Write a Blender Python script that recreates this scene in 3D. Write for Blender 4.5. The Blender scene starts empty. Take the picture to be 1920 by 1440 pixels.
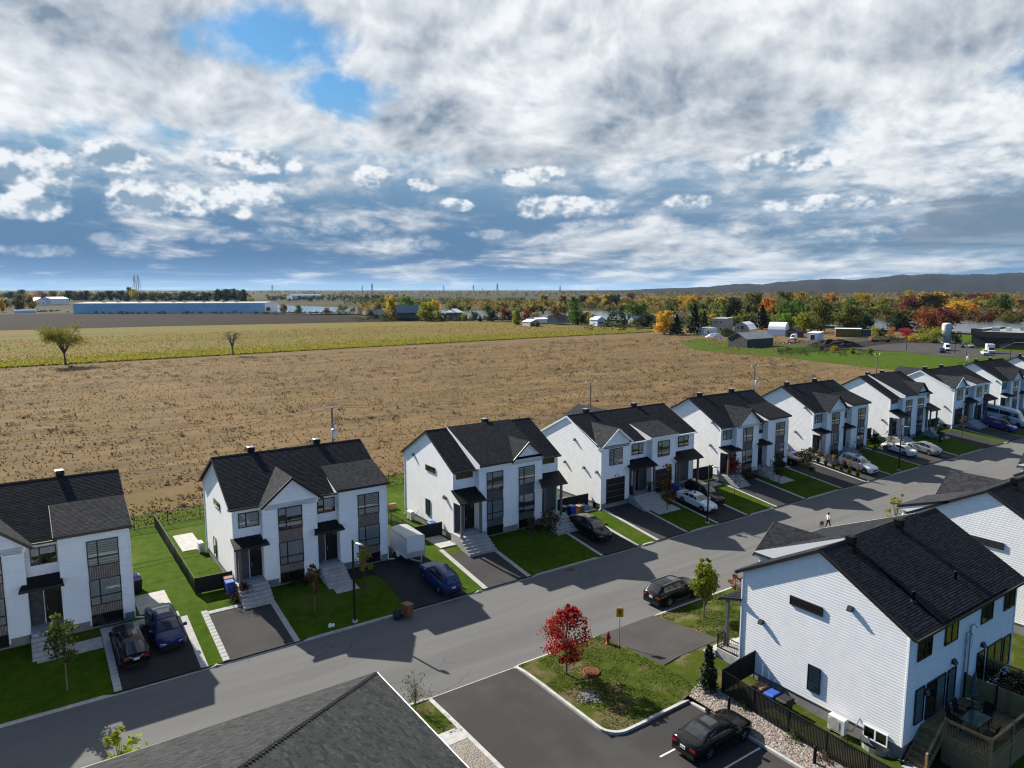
import bpy, math, random
import numpy as np
from mathutils import Vector, Matrix, Euler
random.seed(7); RNG = np.random.default_rng(7)
S = bpy.context.scene; COL = S.collection; R = math.radians; PI = math.pi

# ------------------------------------------------------------------ camera
AZ, PITCH, FPX, EYE = R(55.2), math.atan(177/1340), 1340.0, 24.5
FW = Vector((math.cos(AZ), math.sin(AZ), 0)); RT = Vector((math.sin(AZ), -math.cos(AZ), 0)); UP = Vector((0, 0, 1))
F3 = FW*math.cos(PITCH) - UP*math.sin(PITCH); U3 = FW*math.sin(PITCH) + UP*math.cos(PITCH)
cam = bpy.data.cameras.new('camera'); cam.sensor_width = 36; cam.lens = 36*FPX/1920
cam.clip_start = .5; cam.clip_end = 90000
co = bpy.data.objects.new('camera', cam); COL.objects.link(co)
co.matrix_world = Matrix(((RT.x, U3.x, -F3.x, 0), (RT.y, U3.y, -F3.y, 0), (RT.z, U3.z, -F3.z, EYE), (0, 0, 0, 1)))
S.camera = co
S.render.resolution_x, S.render.resolution_y = 1024, 768
S.cycles.use_denoising = True; S.cycles.denoising_prefilter = 'ACCURATE'; S.cycles.filter_width = 1.2
S.cycles.max_bounces = 6; S.cycles.diffuse_bounces = 3; S.cycles.glossy_bounces = 3; S.cycles.transmission_bounces = 4
S.cycles.transparent_max_bounces = 12; S.cycles.volume_bounces = 0
S.cycles.caustics_reflective = S.cycles.caustics_refractive = False
S.view_settings.view_transform = 'Standard'; S.view_settings.look = 'None'
S.view_settings.gamma = 1; S.view_settings.use_curve_mapping = False; S.view_settings.exposure = 1.15

# ------------------------------------------------------------------ sky and sun
SUN_EL, SUN_ROT = R(33.7), R(-11.3)
W = bpy.data.worlds.new('World'); S.world = W; W.use_nodes = True; W.cycles.sampling_method = 'MANUAL'; W.cycles.sample_map_resolution = 512
def N(t, kind, **k):
    n = t.nodes.new(kind)
    for a, v in k.items(): setattr(n, a, v)
    return n
def wire(t, a, b): t.links.new(a, b)
class G:
    """tiny node-graph helper"""
    def __init__(s, t): s.t = t
    def math(s, op, a, b=None, c=None, clamp=False):
        n = N(s.t, 'ShaderNodeMath', operation=op, use_clamp=clamp)
        for i, v in enumerate((a, b, c)):
            if v is None: continue
            if isinstance(v, (int, float)): n.inputs[i].default_value = v
            else: wire(s.t, v, n.inputs[i])
        return n.outputs[0]
    def noise(s, vec, scale, detail=4, rough=.5, dist=0, lac=2.0, dims='3D'):
        n = N(s.t, 'ShaderNodeTexNoise', noise_dimensions=dims)
        if vec is not None: wire(s.t, vec, n.inputs['Vector'])
        n.inputs['Scale'].default_value = scale; n.inputs['Detail'].default_value = detail
        n.inputs['Roughness'].default_value = rough; n.inputs['Distortion'].default_value = dist; n.inputs['Lacunarity'].default_value = lac
        return n.outputs[0]
    def ramp(s, f, stops, interp='LINEAR'):
        n = N(s.t, 'ShaderNodeValToRGB'); e = n.color_ramp; e.interpolation = interp
        while len(e.elements) < len(stops): e.elements.new(.5)
        for el, (p, c) in zip(e.elements, stops):
            el.position = p
            el.color = (c, c, c, 1) if isinstance(c, (int, float)) else (*c, 1)
        wire(s.t, f, n.inputs[0]); return n.outputs[0]
    def mix(s, f, a, b, mode='MIX'):
        n = N(s.t, 'ShaderNodeMix', data_type='RGBA', blend_type=mode)
        for i, v in ((0, f), (6, a), (7, b)):
            if isinstance(v, (int, float)): n.inputs[i].default_value = v
            elif isinstance(v, tuple): n.inputs[i].default_value = (*v, 1)
            else: wire(s.t, v, n.inputs[i])
        return n.outputs[2]
    def sep(s, v):
        n = N(s.t, 'ShaderNodeSeparateXYZ'); wire(s.t, v, n.inputs[0]); return n.outputs
    def comb(s, x, y, z):
        n = N(s.t, 'ShaderNodeCombineXYZ')
        for i, v in enumerate((x, y, z)):
            if isinstance(v, (int, float)): n.inputs[i].default_value = v
            else: wire(s.t, v, n.inputs[i])
        return n.outputs[0]
    def smooth(s, v, lo, hi):
        n = N(s.t, 'ShaderNodeMapRange', interpolation_type='SMOOTHSTEP')
        wire(s.t, v, n.inputs[0]); n.inputs[1].default_value = lo; n.inputs[2].default_value = hi
        return n.outputs[0]
def build_sky():
    t = W.node_tree; t.nodes.clear(); g = G(t)
    d = N(t, 'ShaderNodeTexCoord').outputs['Generated']
    sky = N(t, 'ShaderNodeTexSky', sky_type='NISHITA', sun_disc=False)
    sky.sun_elevation = SUN_EL; sky.sun_rotation = SUN_ROT; sky.altitude = 60; sky.air_density = 1.0; sky.dust_density = .5; sky.ozone_density = 2
    x, y, z = g.sep(d); el = g.math('MAXIMUM', z, 0.0); A_, S_, M_ = 'ADD', 'SUBTRACT', 'MULTIPLY'
    # compass: 0 along the camera's heading, growing to the right
    side = g.math(A_, g.math(M_, x, RT.x), g.math(M_, y, RT.y)); fwd = g.math(A_, g.math(M_, x, FW.x), g.math(M_, y, FW.y))
    az = g.math('ARCTAN2', side, fwd)
    near = lambda v, c, w0, w1: g.smooth(g.math('ABSOLUTE', g.math(S_, v, c)), w0, w1)      # 1 at c, 0 beyond w0
    def spot(a, e, wa, we, core=.1): return g.math(M_, near(az, a, wa, wa*core), near(z, e, we, we*core))
    def where(px, py):      # compass and height of a direction in the photograph
        r = (F3 + RT*((px-960)/FPX) - U3*((py-720)/FPX)).normalized(); return math.atan2(r.dot(RT), r.dot(FW)), r.z
    def spots(ls):
        o = None
        for px, py, w, h in ls: a, e = where(px, py); q = spot(a, e, w/1340, h/1340, .0); o = q if o is None else g.math('MAXIMUM', o, q)
        return o
    blue = g.mix(1.0, sky.outputs[0], (.22, .42, .54), 'MULTIPLY')
    # rain-blue veil of far cloud low down; paler haze right on the horizon
    veilL = g.ramp(g.math(M_, el, 2.6), [(0, (1.25, 2.35, 3.5)), (.035, (.52, 1.25, 2.45)), (.12, (.40, .95, 1.85)), (.26, (.62, 1.25, 2.1)), (.5, (1.35, 2.3, 3.2)), (1, (1.2, 2.2, 3.2))])
    veilR = g.ramp(g.math(M_, el, 2.6), [(0, (1.45, 2.45, 3.5)), (.035, (.75, 1.55, 2.65)), (.12, (.68, 1.25, 2.0)), (.26, (1.0, 1.6, 2.35)), (.5, (1.5, 2.2, 2.9)), (1, (1.2, 2.2, 3.2))])
    veil = g.mix(g.smooth(az, -.15, .45), veilL, veilR)
    base = g.mix(g.math(S_, 1.0, g.smooth(el, .15, .27)), blue, veil)
    # cloud space: a cylinder round us, log height, so heads shrink towards the horizon without turning into streaks
    hl = g.math('MAXIMUM', g.math('SQRT', g.math(A_, g.math(M_, x, x), g.math(M_, y, y))), .05)
    Pr = g.comb(g.math(M_, g.math('DIVIDE', x, hl), 4.0), g.math(M_, g.math('DIVIDE', y, hl), 4.0), g.math(M_, g.math('LOGARITHM', g.math(A_, el, .05), 2.71828), 1.75))
    def vadd(a, b): n = N(t, 'ShaderNodeVectorMath', operation='ADD'); wire(t, a, n.inputs[0]); wire(t, b, n.inputs[1]) if not isinstance(b, tuple) else setattr(n.inputs[1], 'default_value', b); return n.outputs[0]
    def vscale(a, k): n = N(t, 'ShaderNodeVectorMath', operation='SCALE'); wire(t, a, n.inputs[0]); n.inputs[3].default_value = k; return n.outputs[0]
    wn = N(t, 'ShaderNodeTexNoise'); wire(t, Pr, wn.inputs['Vector']); wn.inputs['Scale'].default_value = .9; wn.inputs['Detail'].default_value = 2
    Pw = vadd(Pr, vscale(vadd(wn.outputs[1], (-.5, -.5, -.5)), .5))
    def billow(vec, sc, det=3.0, ro=.55):      # cauliflower heads: rounded cells inside rounded cells
        n = N(t, 'ShaderNodeTexVoronoi', feature='F1', normalize=True); wire(t, vec, n.inputs['Vector']); n.inputs['Scale'].default_value = sc; n.inputs['Detail'].default_value = det; n.inputs['Roughness'].default_value = ro; n.inputs['Lacunarity'].default_value = 2.3
        return g.math(S_, 1.0, n.outputs['Distance'])
    n1 = g.noise(Pw, 1.45, 9, .62); n1s = g.noise(vadd(Pw, (-.015, .06, .10)), 1.45, 9, .62)
    n2 = billow(vadd(Pw, (17.3, -8.1, 3)), 3.0, 2.0); n2s = billow(vadd(Pw, (17.28, -8.05, 3.07)), 3.0, 2.0)
    big = g.noise(vadd(Pr, (5.5, 2.2, 7)), .5, 3, .5)
    gaps = g.math('MAXIMUM', g.math('MAXIMUM', spot(-.33, .295, .20, .060), spot(-.22, .245, .13, .05)), spot(.66, .235, .13, .05))
    dens = g.math(A_, g.math(A_, g.math(M_, n1, .74), g.math(M_, n2, .28)), g.math(A_, g.math(M_, g.math(S_, big, .5), .25), -.055))
    cover = g.ramp(g.math(M_, el, 2.6), [(0, -.13), (.16, -.10), (.30, -.03), (.42, .08), (.56, .20), (1, .22)])
    cover = g.math(A_, cover, g.math(M_, g.smooth(az, -.25, .25), .07))
    dens = g.math(A_, dens, g.math(S_, cover, g.math(M_, gaps, .29)))
    away = g.math(S_, 1.0, g.math(M_, g.smooth(fwd, .35, -.35), .30)); dens = g.math(S_, dens, g.math(M_, g.smooth(fwd, .45, -.25), .34))
    a1 = g.smooth(dens, .50, .68)
    relief = g.math(A_, g.math(M_, g.math(S_, n1, n1s), 2.3), g.math(M_, g.math(S_, n2, n2s), 1.6))
    dark = spots([(1350, 195, 330, 120), (1800, 50, 330, 110), (820, 230, 170, 60), (120, 20, 330, 80), (560, 30, 120, 40), (1000, 300, 220, 40), (1150, 250, 160, 60)])
    thick = g.smooth(g.math(A_, g.math(A_, g.math(A_, g.math(M_, big, .55), g.math(M_, n2, .35)), g.math(M_, n1, .25)), g.math(M_, dark, .30)), .56, .92)
    light = g.math(A_, g.math(S_, .84, g.math(M_, thick, .54)), relief, clamp=True)
    light = g.math(M_, light, g.math(A_, .80, g.math(M_, g.smooth(z, .05, .24), .20)))
    deck = g.mix(light, (1.15, 1.50, 1.95), (5.0, 5.1, 5.2))
    col = g.mix(g.math(M_, a1, .96), base, deck)
    # fair-weather puffs in the clear lane below the deck, white-topped and flat-based
    def puffs(col, field, sc, off, lo, hi, amt, shade_):
        k = 13.0; Q = g.comb(g.math(M_, az, k), g.math(M_, z, k*1.45), off); Q2 = g.comb(g.math(A_, g.math(M_, az, k), -.10), g.math(A_, g.math(M_, z, k*1.45), .26), off)
        hd = lambda q: g.math(A_, g.math(M_, billow(q, sc*1.7, 2.0, .6), .55), g.math(M_, g.noise(q, sc, 5, .55), .45))
        c1, c2 = hd(Q), hd(Q2)
        a = g.smooth(g.math(A_, g.math(S_, c1, .10), g.math(M_, g.math(S_, field, .5), .62)), lo, hi); lit = g.smooth(g.math(A_, g.math(S_, c1, c2), g.math(M_, c1, .10)), -.02, .15)
        return g.mix(g.math(M_, a, amt), col, g.mix(lit, shade_, (4.9, 5.0, 5.15)))
    f1 = spots([(60, 320, 150, 80), (215, 295, 130, 48), (470, 303, 170, 44), (300, 370, 170, 62), (455, 372, 150, 60), (700, 332, 80, 40), (795, 345, 60, 30), (860, 385, 60, 22), (1045, 388, 200, 40), (1295, 378, 90, 30), (990, 330, 150, 36), (1480, 300, 220, 40), (1560, 380, 200, 30), (40, 385, 130, 45)])
    f2 = spots([(640, 425, 190, 40), (400, 440, 130, 36), (230, 450, 110, 34), (760, 460, 190, 30), (540, 440, 120, 28), (930, 440, 140, 22), (1130, 420, 200, 24), (1320, 430, 240, 26), (1600, 440, 260, 30), (60, 470, 150, 24), (1750, 330, 200, 50)])
    col = puffs(col, f2, 1.5, 8.0, .54, .76, .34, (1.3, 2.05, 2.8))
    col = puffs(col, f1, 1.25, 3.0, .47, .63, .92, (1.35, 1.95, 2.6))
    f3 = spots([(1850, 415, 190, 75), (1760, 440, 140, 40)])
    k3 = g.noise(g.comb(g.math(M_, az, 14.0), g.math(M_, z, 20.0), 21.0), 1.2, 7, .55); col = g.mix(g.math(M_, g.smooth(g.math(A_, k3, g.math(M_, g.math(S_, f3, .5), .6)), .48, .62), .80), col, (.85, 1.25, 1.75))
    # streaks: grey-white banks to the right, thin bright lines on the horizon
    st = g.noise(g.comb(g.math(M_, az, 2.2), g.math(M_, z, 34), 5.0), 1.3, 8, .6)
    sa = g.math(M_, g.math(M_, g.smooth(st, .50, .66), g.smooth(az, -.05, .35)), g.math(M_, g.smooth(z, .02, .05), g.smooth(z, .20, .13)))
    col = g.mix(g.math(M_, sa, .30), col, (2.8, 3.4, 4.0))
    st2 = g.noise(g.comb(g.math(M_, az, 4.0), g.math(M_, z, 90), 11.0), 1.6, 6, .6)
    sb = g.math(M_, g.smooth(st2, .52, .66), g.smooth(z, .026, .012)); col = g.mix(g.math(M_, sb, .45), col, (3.2, 3.7, 4.1))
    col = g.mix(g.math(M_, g.smooth(fwd, .35, -.35), .62), col, g.mix(1.0, sky.outputs[0], (.20, .50, .80), 'MULTIPLY'))
    col = g.mix(1.0, col, (.86, .86, .86), 'MULTIPLY')
    bg = N(t, 'ShaderNodeBackground'); bg.inputs[1].default_value = .1
    wire(t, col, bg.inputs[0]); o = N(t, 'ShaderNodeOutputWorld'); wire(t, bg.outputs[0], o.inputs[0])
build_sky()
sun = bpy.data.lights.new('sun', 'SUN'); sun.energy = 5.0; sun.angle = R(.53); sun.color = (1, .93, .82)
so = bpy.data.objects.new('sun', sun); COL.objects.link(so)
SUNDIR = Vector((-.20, 1.0, .68)).normalized()
so.rotation_euler = (-SUNDIR).to_track_quat('-Z', 'Y').to_euler(); so.location = SUNDIR*200

def at(px, py, z=0.0):
    """ground point (at height z) seen at photo pixel px, py"""
    r = F3 + RT*((px-960)/FPX) - U3*((py-720)/FPX); k = (z-EYE)/r.z
    return Vector((r.x*k, r.y*k, z))
def hgt(px, py, y):
    r = F3 + RT*((px-960)/FPX) - U3*((py-720)/FPX); return EYE + r.z*y/r.y

# ------------------------------------------------------------------ materials
M = {}
def dim(c, k): return tuple(v*k for v in c)
DIM = {'concrete': .95, 'foundation': .7, 'gravel': .6, 'w_pebble': .6, 'soil': .7, 'w_asphalt': .75, 'w_asphalt_worn': .55, 'w_lot': .55, 'leaf': 1, 'leaf_near': .8, 'needle': .7, 'rust': .7, 'sign_yellow': .7, 'deck_wood': 1, 'wood_panel': 1, 'barn_wood': .6, 'roof_sheet': .6, 'tinted': .6, 'w_water': .6, 'paint_white': .85, 'roof_white': .8, 'sheet_white': .9, 'hydrant_red': .75, 'plastic_white': .8, 'cream': .65, 'container_yellow': .7, 'sheet_blue': .65, 'roof_flat': .55, 'fieldstone': .6, 'pole_wood': .7, 'galv': .7, 'metal_grey': .7, 'line_paint': .75, 'road_stain': .6}
def mat(name, c1, c2=None, scale=3, rough=.8, detail=5, bump=0, bscale=None, spec=.3, metal=0, lo=.35, hi=.65, objcol=False, coat=0, trans=0, space='Object'):
    c1, c2 = dim(c1, DIM.get(name, 1)), (dim(c2, DIM.get(name, 1)) if c2 else None)
    m = bpy.data.materials.new(name); m.use_nodes = True; t = m.node_tree; g = G(t)
    b = t.nodes['Principled BSDF']; M[name] = m
    b.inputs['Roughness'].default_value = rough; b.inputs['Specular IOR Level'].default_value = spec
    b.inputs['Metallic'].default_value = metal; b.inputs['Coat Weight'].default_value = coat; b.inputs['Coat Roughness'].default_value = .05
    b.inputs['Base Color'].default_value = (*c1, 1)
    vec = N(t, 'ShaderNodeTexCoord').outputs[space]
    if space == 'Object' and name.startswith('w_'): vec = N(t, 'ShaderNodeNewGeometry').outputs['Position']
    col = None
    if c2 is not None:
        f = g.noise(vec, scale, detail, .6)
        col = g.mix(g.smooth(f, lo, hi), c1, c2)
    if objcol:
        oi = N(t, 'ShaderNodeObjectInfo')
        col = g.mix(1.0, oi.outputs['Color'], col if col is not None else c1, 'MULTIPLY')
    if col is not None: wire(t, col, b.inputs['Base Color'])
    if bump:
        bn = N(t, 'ShaderNodeBump'); bn.inputs['Strength'].default_value = bump; bn.inputs['Distance'].default_value = .02
        wire(t, g.noise(vec, bscale or scale*4, 4, .6), bn.inputs['Height']); wire(t, bn.outputs[0], b.inputs['Normal'])
    if trans:
        ts = N(t, 'ShaderNodeBsdfTranslucent'); mx = N(t, 'ShaderNodeMixShader'); mx.inputs[0].default_value = trans
        if col is not None: wire(t, col, ts.inputs[0])
        else: ts.inputs[0].default_value = (*c1, 1)
        o = t.nodes['Material Output']; wire(t, b.outputs[0], mx.inputs[1]); wire(t, ts.outputs[0], mx.inputs[2]); wire(t, mx.outputs[0], o.inputs[0])
    return m
def shingle_mat(name, dark, light, w=.32, e=.145):
    m = bpy.data.materials.new(name); m.use_nodes = True; t = m.node_tree; g = G(t); M[name] = m
    b = t.nodes['Principled BSDF']; b.inputs['Roughness'].default_value = .95; b.inputs['Specular IOR Level'].default_value = .06
    uv = N(t, 'ShaderNodeUVMap'); uv.uv_map = 'UVMap'
    br = N(t, 'ShaderNodeTexBrick', offset=.37, offset_frequency=2, squash=.7, squash_frequency=3); wire(t, uv.outputs[0], br.inputs['Vector'])
    br.inputs['Color1'].default_value = (0, 0, 0, 1); br.inputs['Color2'].default_value = (1, 1, 1, 1); br.inputs['Mortar'].default_value = (.2, .2, .2, 1)
    br.inputs['Scale'].default_value = 1; br.inputs['Brick Width'].default_value = w; br.inputs['Row Height'].default_value = e
    br.inputs['Mortar Size'].default_value = .006; br.inputs['Bias'].default_value = -.1
    gr = g.noise(uv.outputs[0], 55, 3, .7)
    pat = g.noise(uv.outputs[0], .5, 3, .5)
    f = g.math('ADD', g.math('MULTIPLY', br.outputs[0], .5), g.math('ADD', g.math('MULTIPLY', gr, .35), g.math('MULTIPLY', pat, .25)))
    wire(t, g.mix(g.smooth(f, .1, .95), dark, light), b.inputs['Base Color'])
    bn = N(t, 'ShaderNodeBump'); bn.inputs['Strength'].default_value = .5; bn.inputs['Distance'].default_value = .008
    wire(t, br.outputs[0], bn.inputs['Height']); wire(t, bn.outputs[0], b.inputs['Normal'])
def glass_mat(name, tint, rough=.02, mixf=.0):
    m = bpy.data.materials.new(name); m.use_nodes = True; t = m.node_tree; t.nodes.clear(); g = G(t); M[name] = m
    tr = N(t, 'ShaderNodeBsdfTransparent'); tr.inputs[0].default_value = (*tint, 1)
    gl = N(t, 'ShaderNodeBsdfGlossy'); gl.inputs[0].default_value = (.95, .97, 1, 1); gl.inputs[1].default_value = rough
    fr = N(t, 'ShaderNodeFresnel'); fr.inputs[0].default_value = 1.55
    f = g.math('ADD', g.math('MULTIPLY', fr.outputs[0], 1.5), mixf, clamp=True)
    mx = N(t, 'ShaderNodeMixShader'); wire(t, f, mx.inputs[0]); wire(t, tr.outputs[0], mx.inputs[1]); wire(t, gl.outputs[0], mx.inputs[2])
    o = N(t, 'ShaderNodeOutputMaterial'); wire(t, mx.outputs[0], o.inputs[0])

mat('siding', (.84, .84, .84), (.79, .80, .81), 1.2, .55, spec=.35)
mat('white_trim', (.80, .80, .80), rough=.5)
mat('black_trim', (.012, .012, .013), rough=.4, spec=.4)
mat('black_metal', (.007, .0075, .009), rough=.55, spec=.15)
mat('concrete', (.40, .395, .38), (.31, .31, .30), 2.5, .9, bump=.3, bscale=30)
mat('foundation', (.34, .34, .33), (.27, .27, .265), 1.5, .9, bump=.2)
mat('wood_panel', (.19, .145, .12), (.13, .10, .085), 4, .75)
mat('grey_panel', (.105, .105, .11), (.07, .07, .075), 4, .75)
mat('stone', (.085, .085, .09), (.05, .05, .055), 5, .8, bump=.4)
mat('post_wood', (.17, .13, .11), (.11, .085, .075), 6, .7)
mat('post_grey', (.12, .12, .125), (.09, .09, .095), 5, .6)
mat('door_black', (.008, .008, .009), rough=.35)
mat('door_handle', (.5, .5, .5), rough=.3, metal=1)
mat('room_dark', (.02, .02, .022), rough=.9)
mat('blind', (.72, .74, .76), (.64, .66, .68), 2, .8); mat('blind_sheer', (.36, .37, .39), (.30, .31, .33), 2, .8)
mat('curtain', (.60, .61, .62), (.42, .43, .44), 9, .9)
glass_mat('glass', (.78, .83, .85), .02, .03)
glass_mat('car_glass', (.10, .12, .13), .015, .06)
shingle_mat('shingle_black', (.0105, .012, .0155), (.030, .033, .039))
shingle_mat('shingle_grey', (.018, .019, .0225), (.048, .050, .056))
mat('deck_wood', (.30, .21, .10), (.19, .13, .06), 5, .8)
mat('fence_slat', (.008, .0085, .009), (.013, .0135, .014), 20, .7)
mat('fence_pipe', (.012, .012, .012), rough=.4)
mat('w_asphalt', (.030, .030, .032), (.043, .042, .043), .35, .95, bump=.25, bscale=40, spec=.2)
mat('w_asphalt_worn', (.085, .082, .080), (.066, .064, .064), .45, .95, bump=.25, bscale=40, spec=.2)
mat('w_lot', (.058, .057, .057), (.085, .083, .081), .22, .95, bump=.25, bscale=40, spec=.2, lo=.42, hi=.7)
mat('line_paint', (.75, .75, .75), (.6, .6, .6), 6, .7)
mat('soil', (.035, .026, .02), (.022, .017, .013), 3, .95)
mat('gravel', (.42, .38, .33), (.24, .20, .17), 9, .95)
mat('bin_blue', (.02, .07, .32), rough=.45); mat('bin_brown', (.16, .075, .04), rough=.5); mat('bin_black', (.014, .015, .017), rough=.45); mat('bin_green', (.03, .10, .05), rough=.5)
mat('metal_grey', (.42, .44, .46), rough=.4, metal=.6); mat('plastic_white', (.72, .72, .70), rough=.5)
mat('pole_wood', (.25, .21, .165), (.17, .14, .11), 3, .9)
mat('galv', (.50, .52, .54), rough=.45, metal=.3)
mat('hydrant_red', (.32, .015, .02), rough=.4); mat('rust', (.25, .085, .03), (.15, .05, .02), 8, .85)
mat('sign_yellow', (.85, .38, .01), rough=.5); mat('tyre', (.010, .010, .011), rough=.8)
mat('rim', (.40, .41, .42), rough=.3, metal=.8); mat('rim_dark', (.05, .05, .055), rough=.3, metal=.6)
mat('lens_clear', (.55, .58, .60), rough=.12, spec=.8); mat('lens_red', (.25, .006, .008), rough=.2, spec=.6)
mat('plate', (.65, .67, .70), rough=.5); mat('plate_ink', (.03, .06, .25), rough=.5)
mat('chrome', (.75, .76, .77), rough=.12, metal=1); mat('bark', (.09, .07, .055), (.055, .042, .034), 8, .95)
mat('bark_pale', (.16, .14, .12), (.10, .085, .07), 8, .95)
mat('leaf', (1, 1, 1), (.62, .62, .55), 0.9, .8, objcol=True, trans=.45, spec=.08, lo=.3, hi=.7)
mat('leaf_near', (1, 1, 1), (.55, .6, .5), 2.2, .75, objcol=True, trans=.45, spec=.12, lo=.3, hi=.7)
mat('needle', (1, 1, 1), (.55, .55, .5), 1.5, .8, objcol=True, lo=.3, hi=.7)
mat('plain', (1, 1, 1), rough=.7, objcol=True)
mat('cloth', (1, 1, 1), rough=.95, objcol=True)
mat('tinted', (1, 1, 1), (.82, .82, .82), .6, .7, objcol=True)
mat('roof_sheet', (.42, .45, .48), (.30, .32, .35), .5, .5, metal=.3)
mat('barn_wood', (.20, .185, .17), (.11, .10, .095), 1.2, .9)
for nm, c, coat, metal in (('black', (.006, .006, .007), 1, 0), ('navy', (.008, .014, .075), 1, .3), ('blue', (.012, .032, .12), .9, .3), ('white', (.72, .73, .74), .8, 0),
                    ('violet', (.055, .06, .26), .9, .3), ('silver', (.23, .25, .27), .8, .6), ('gunmetal', (.02, .021, .024), 1, .4), ('offwhite', (.6, .62, .64), .4, 0)):
    mat('paint_'+nm, c, rough=.16, spec=.30, coat=0, metal=metal*.6)

# ------------------------------------------------------------------ mesh building
class MB:
    def __init__(s): s.v = []; s.f = []; s.mi = []; s.m = []; s.uv = []; s.sm = []
    def mid(s, m):
        if m not in s.m: s.m.append(m)
        return s.m.index(m)
    def poly(s, pts, m, uv=None, smooth=False):
        i = len(s.v); s.v += [tuple(p) for p in pts]; s.f.append(tuple(range(i, i+len(pts)))); s.mi.append(s.mid(m)); s.sm.append(smooth)
        s.uv += list(uv) if uv else [(0, 0)]*len(pts)
    def faces(s, vs, fs, m, smooth=False):
        i = len(s.v); s.v += [tuple(p) for p in vs]; k = s.mid(m)
        for f in fs: s.f.append(tuple(a+i for a in f)); s.mi.append(k); s.sm.append(smooth); s.uv += [(0, 0)]*len(f)
    def box(s, x0, x1, y0, y1, z0, z1, m):
        v = [(x, y, z) for z in (z0, z1) for y in (y0, y1) for x in (x0, x1)]
        s.faces(v, [(0, 2, 3, 1), (4, 5, 7, 6), (0, 1, 5, 4), (2, 6, 7, 3), (0, 4, 6, 2), (1, 3, 7, 5)], m)
    def bbox(s, x0, x1, y0, y1, z0, z1, m, b=.02):
        """box with a bevelled top edge"""
        v = [(x, y, z0) for y in (y0, y1) for x in (x0, x1)] + [(x, y, z1-b) for y in (y0, y1) for x in (x0, x1)] + [(x, y, z1) for y in (y0+b, y1-b) for x in (x0+b, x1-b)]
        s.faces(v, [(0, 2, 3, 1), (0, 1, 5, 4), (2, 6, 7, 3), (0, 4, 6, 2), (1, 3, 7, 5), (4, 5, 9, 8), (7, 6, 10, 11), (6, 4, 8, 10), (5, 7, 11, 9), (8, 9, 11, 10)], m)
    def beam(s, p, q, w, h, m, up=(0, 0, 1)):
        p, q, up = Vector(p), Vector(q), Vector(up); d = (q-p).normalized()
        a = d.cross(up)
        if a.length < 1e-5: a = d.cross(Vector((1, 0, 0)))
        a = a.normalized()*(w/2); b = a.cross(d).normalized()*(h/2)
        v = [e+i*a+j*b for e in (p, q) for j in (-1, 1) for i in (-1, 1)]
        s.faces(v, [(0, 2, 3, 1), (4, 5, 7, 6), (0, 1, 5, 4), (2, 6, 7, 3), (0, 4, 6, 2), (1, 3, 7, 5)], m)
    def tube(s, pts, rs, n, m, cap=True):
        pts = [Vector(p) for p in pts]
        if isinstance(rs, (int, float)): rs = [rs]*len(pts)
        vs = []; fs = []
        for i, p in enumerate(pts):
            d = (pts[min(i+1, len(pts)-1)]-pts[max(i-1, 0)]).normalized()
            a = d.orthogonal() if abs(d.z) < .99 else Vector((1, 0, 0)); a = (a-d*a.dot(d)).normalized(); b = d.cross(a)
            for k in range(n):
                th = 2*PI*k/n; vs.append(p+(a*math.cos(th)+b*math.sin(th))*rs[i])
        for i in range(len(pts)-1):
            for k in range(n): fs.append((i*n+k, i*n+(k+1) % n, (i+1)*n+(k+1) % n, (i+1)*n+k))
        s.faces(vs, fs, m, n > 5)
        if cap:
            s.poly([vs[k] for k in range(n)][::-1], m); s.poly(vs[-n:], m)
    def lathe(s, prof, n, m, c=(0, 0, 0), axis='z', smooth=True):
        vs = []; fs = []; c = Vector(c)
        for r, h in prof:
            for k in range(n):
                a = 2*PI*k/n; x, y = r*math.cos(a), r*math.sin(a)
                vs.append(c+(Vector((x, y, h)) if axis == 'z' else Vector((x, h, y)) if axis == 'y' else Vector((h, x, y))))
        for i in range(len(prof)-1):
            for k in range(n): fs.append((i*n+k, i*n+(k+1) % n, (i+1)*n+(k+1) % n, (i+1)*n+k))
        s.faces(vs, fs, m, smooth)
        if prof[0][0] > 1e-4: s.poly(vs[:n][::-1], m)
        if prof[-1][0] > 1e-4: s.poly(vs[-n:], m)
    def banded(s, O, U, V, Nn, poly, e, lift, m, butt=None, v0=None, top=.1):
        """courses of height e over a convex polygon (u, v); each course's lower edge stands proud by lift"""
        O, U, V, Nn = Vector(O), Vector(U), Vector(V), Vector(Nn)
        vmin = min(p[1] for p in poly); vmax = max(p[1] for p in poly)
        def span(v):
            us = []
            for (a, b), (c, d) in zip(poly, poly[1:]+poly[:1]):
                if (b-v)*(d-v) <= 0 and abs(b-d) > 1e-9: us.append(a+(c-a)*(v-b)/(d-b))
                elif abs(b-d) <= 1e-9 and abs(b-v) < 1e-6: us += [a, c]
            return (min(us), max(us)) if us else (0, 0)
        lev = {round(vmin+1e-5, 5), round(vmax-1e-5, 5)}
        v = vmin
        while v < vmax: lev.add(round(v+1e-5, 5)); v += e
        lev |= {round(p[1]-1e-5, 5) for p in poly if vmin+.02 < p[1] < vmax-.02}
        lev = sorted(l for l in lev if l < vmax)
        for a, b in zip(lev, lev[1:]):
            fa = ((a-vmin) % e)/e; fb = ((b-vmin-2e-5) % e)/e
            la, lb = lift*(1-fa*(1-top)), lift*(1-fb*(1-top))
            p0, p1 = span(a); q0, q1 = span(b)
            w = lambda u, vv, l: O+U*u+V*vv+Nn*l
            s.poly([w(p0, a, la), w(p1, a, la), w(q1, b, lb), w(q0, b, lb)], m, [(p0, a), (p1, a), (q1, b), (q0, b)])
            if fa < .02: s.poly([w(p0, a, 0), w(p1, a, 0), w(p1, a, la), w(p0, a, la)], butt or m)
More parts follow.
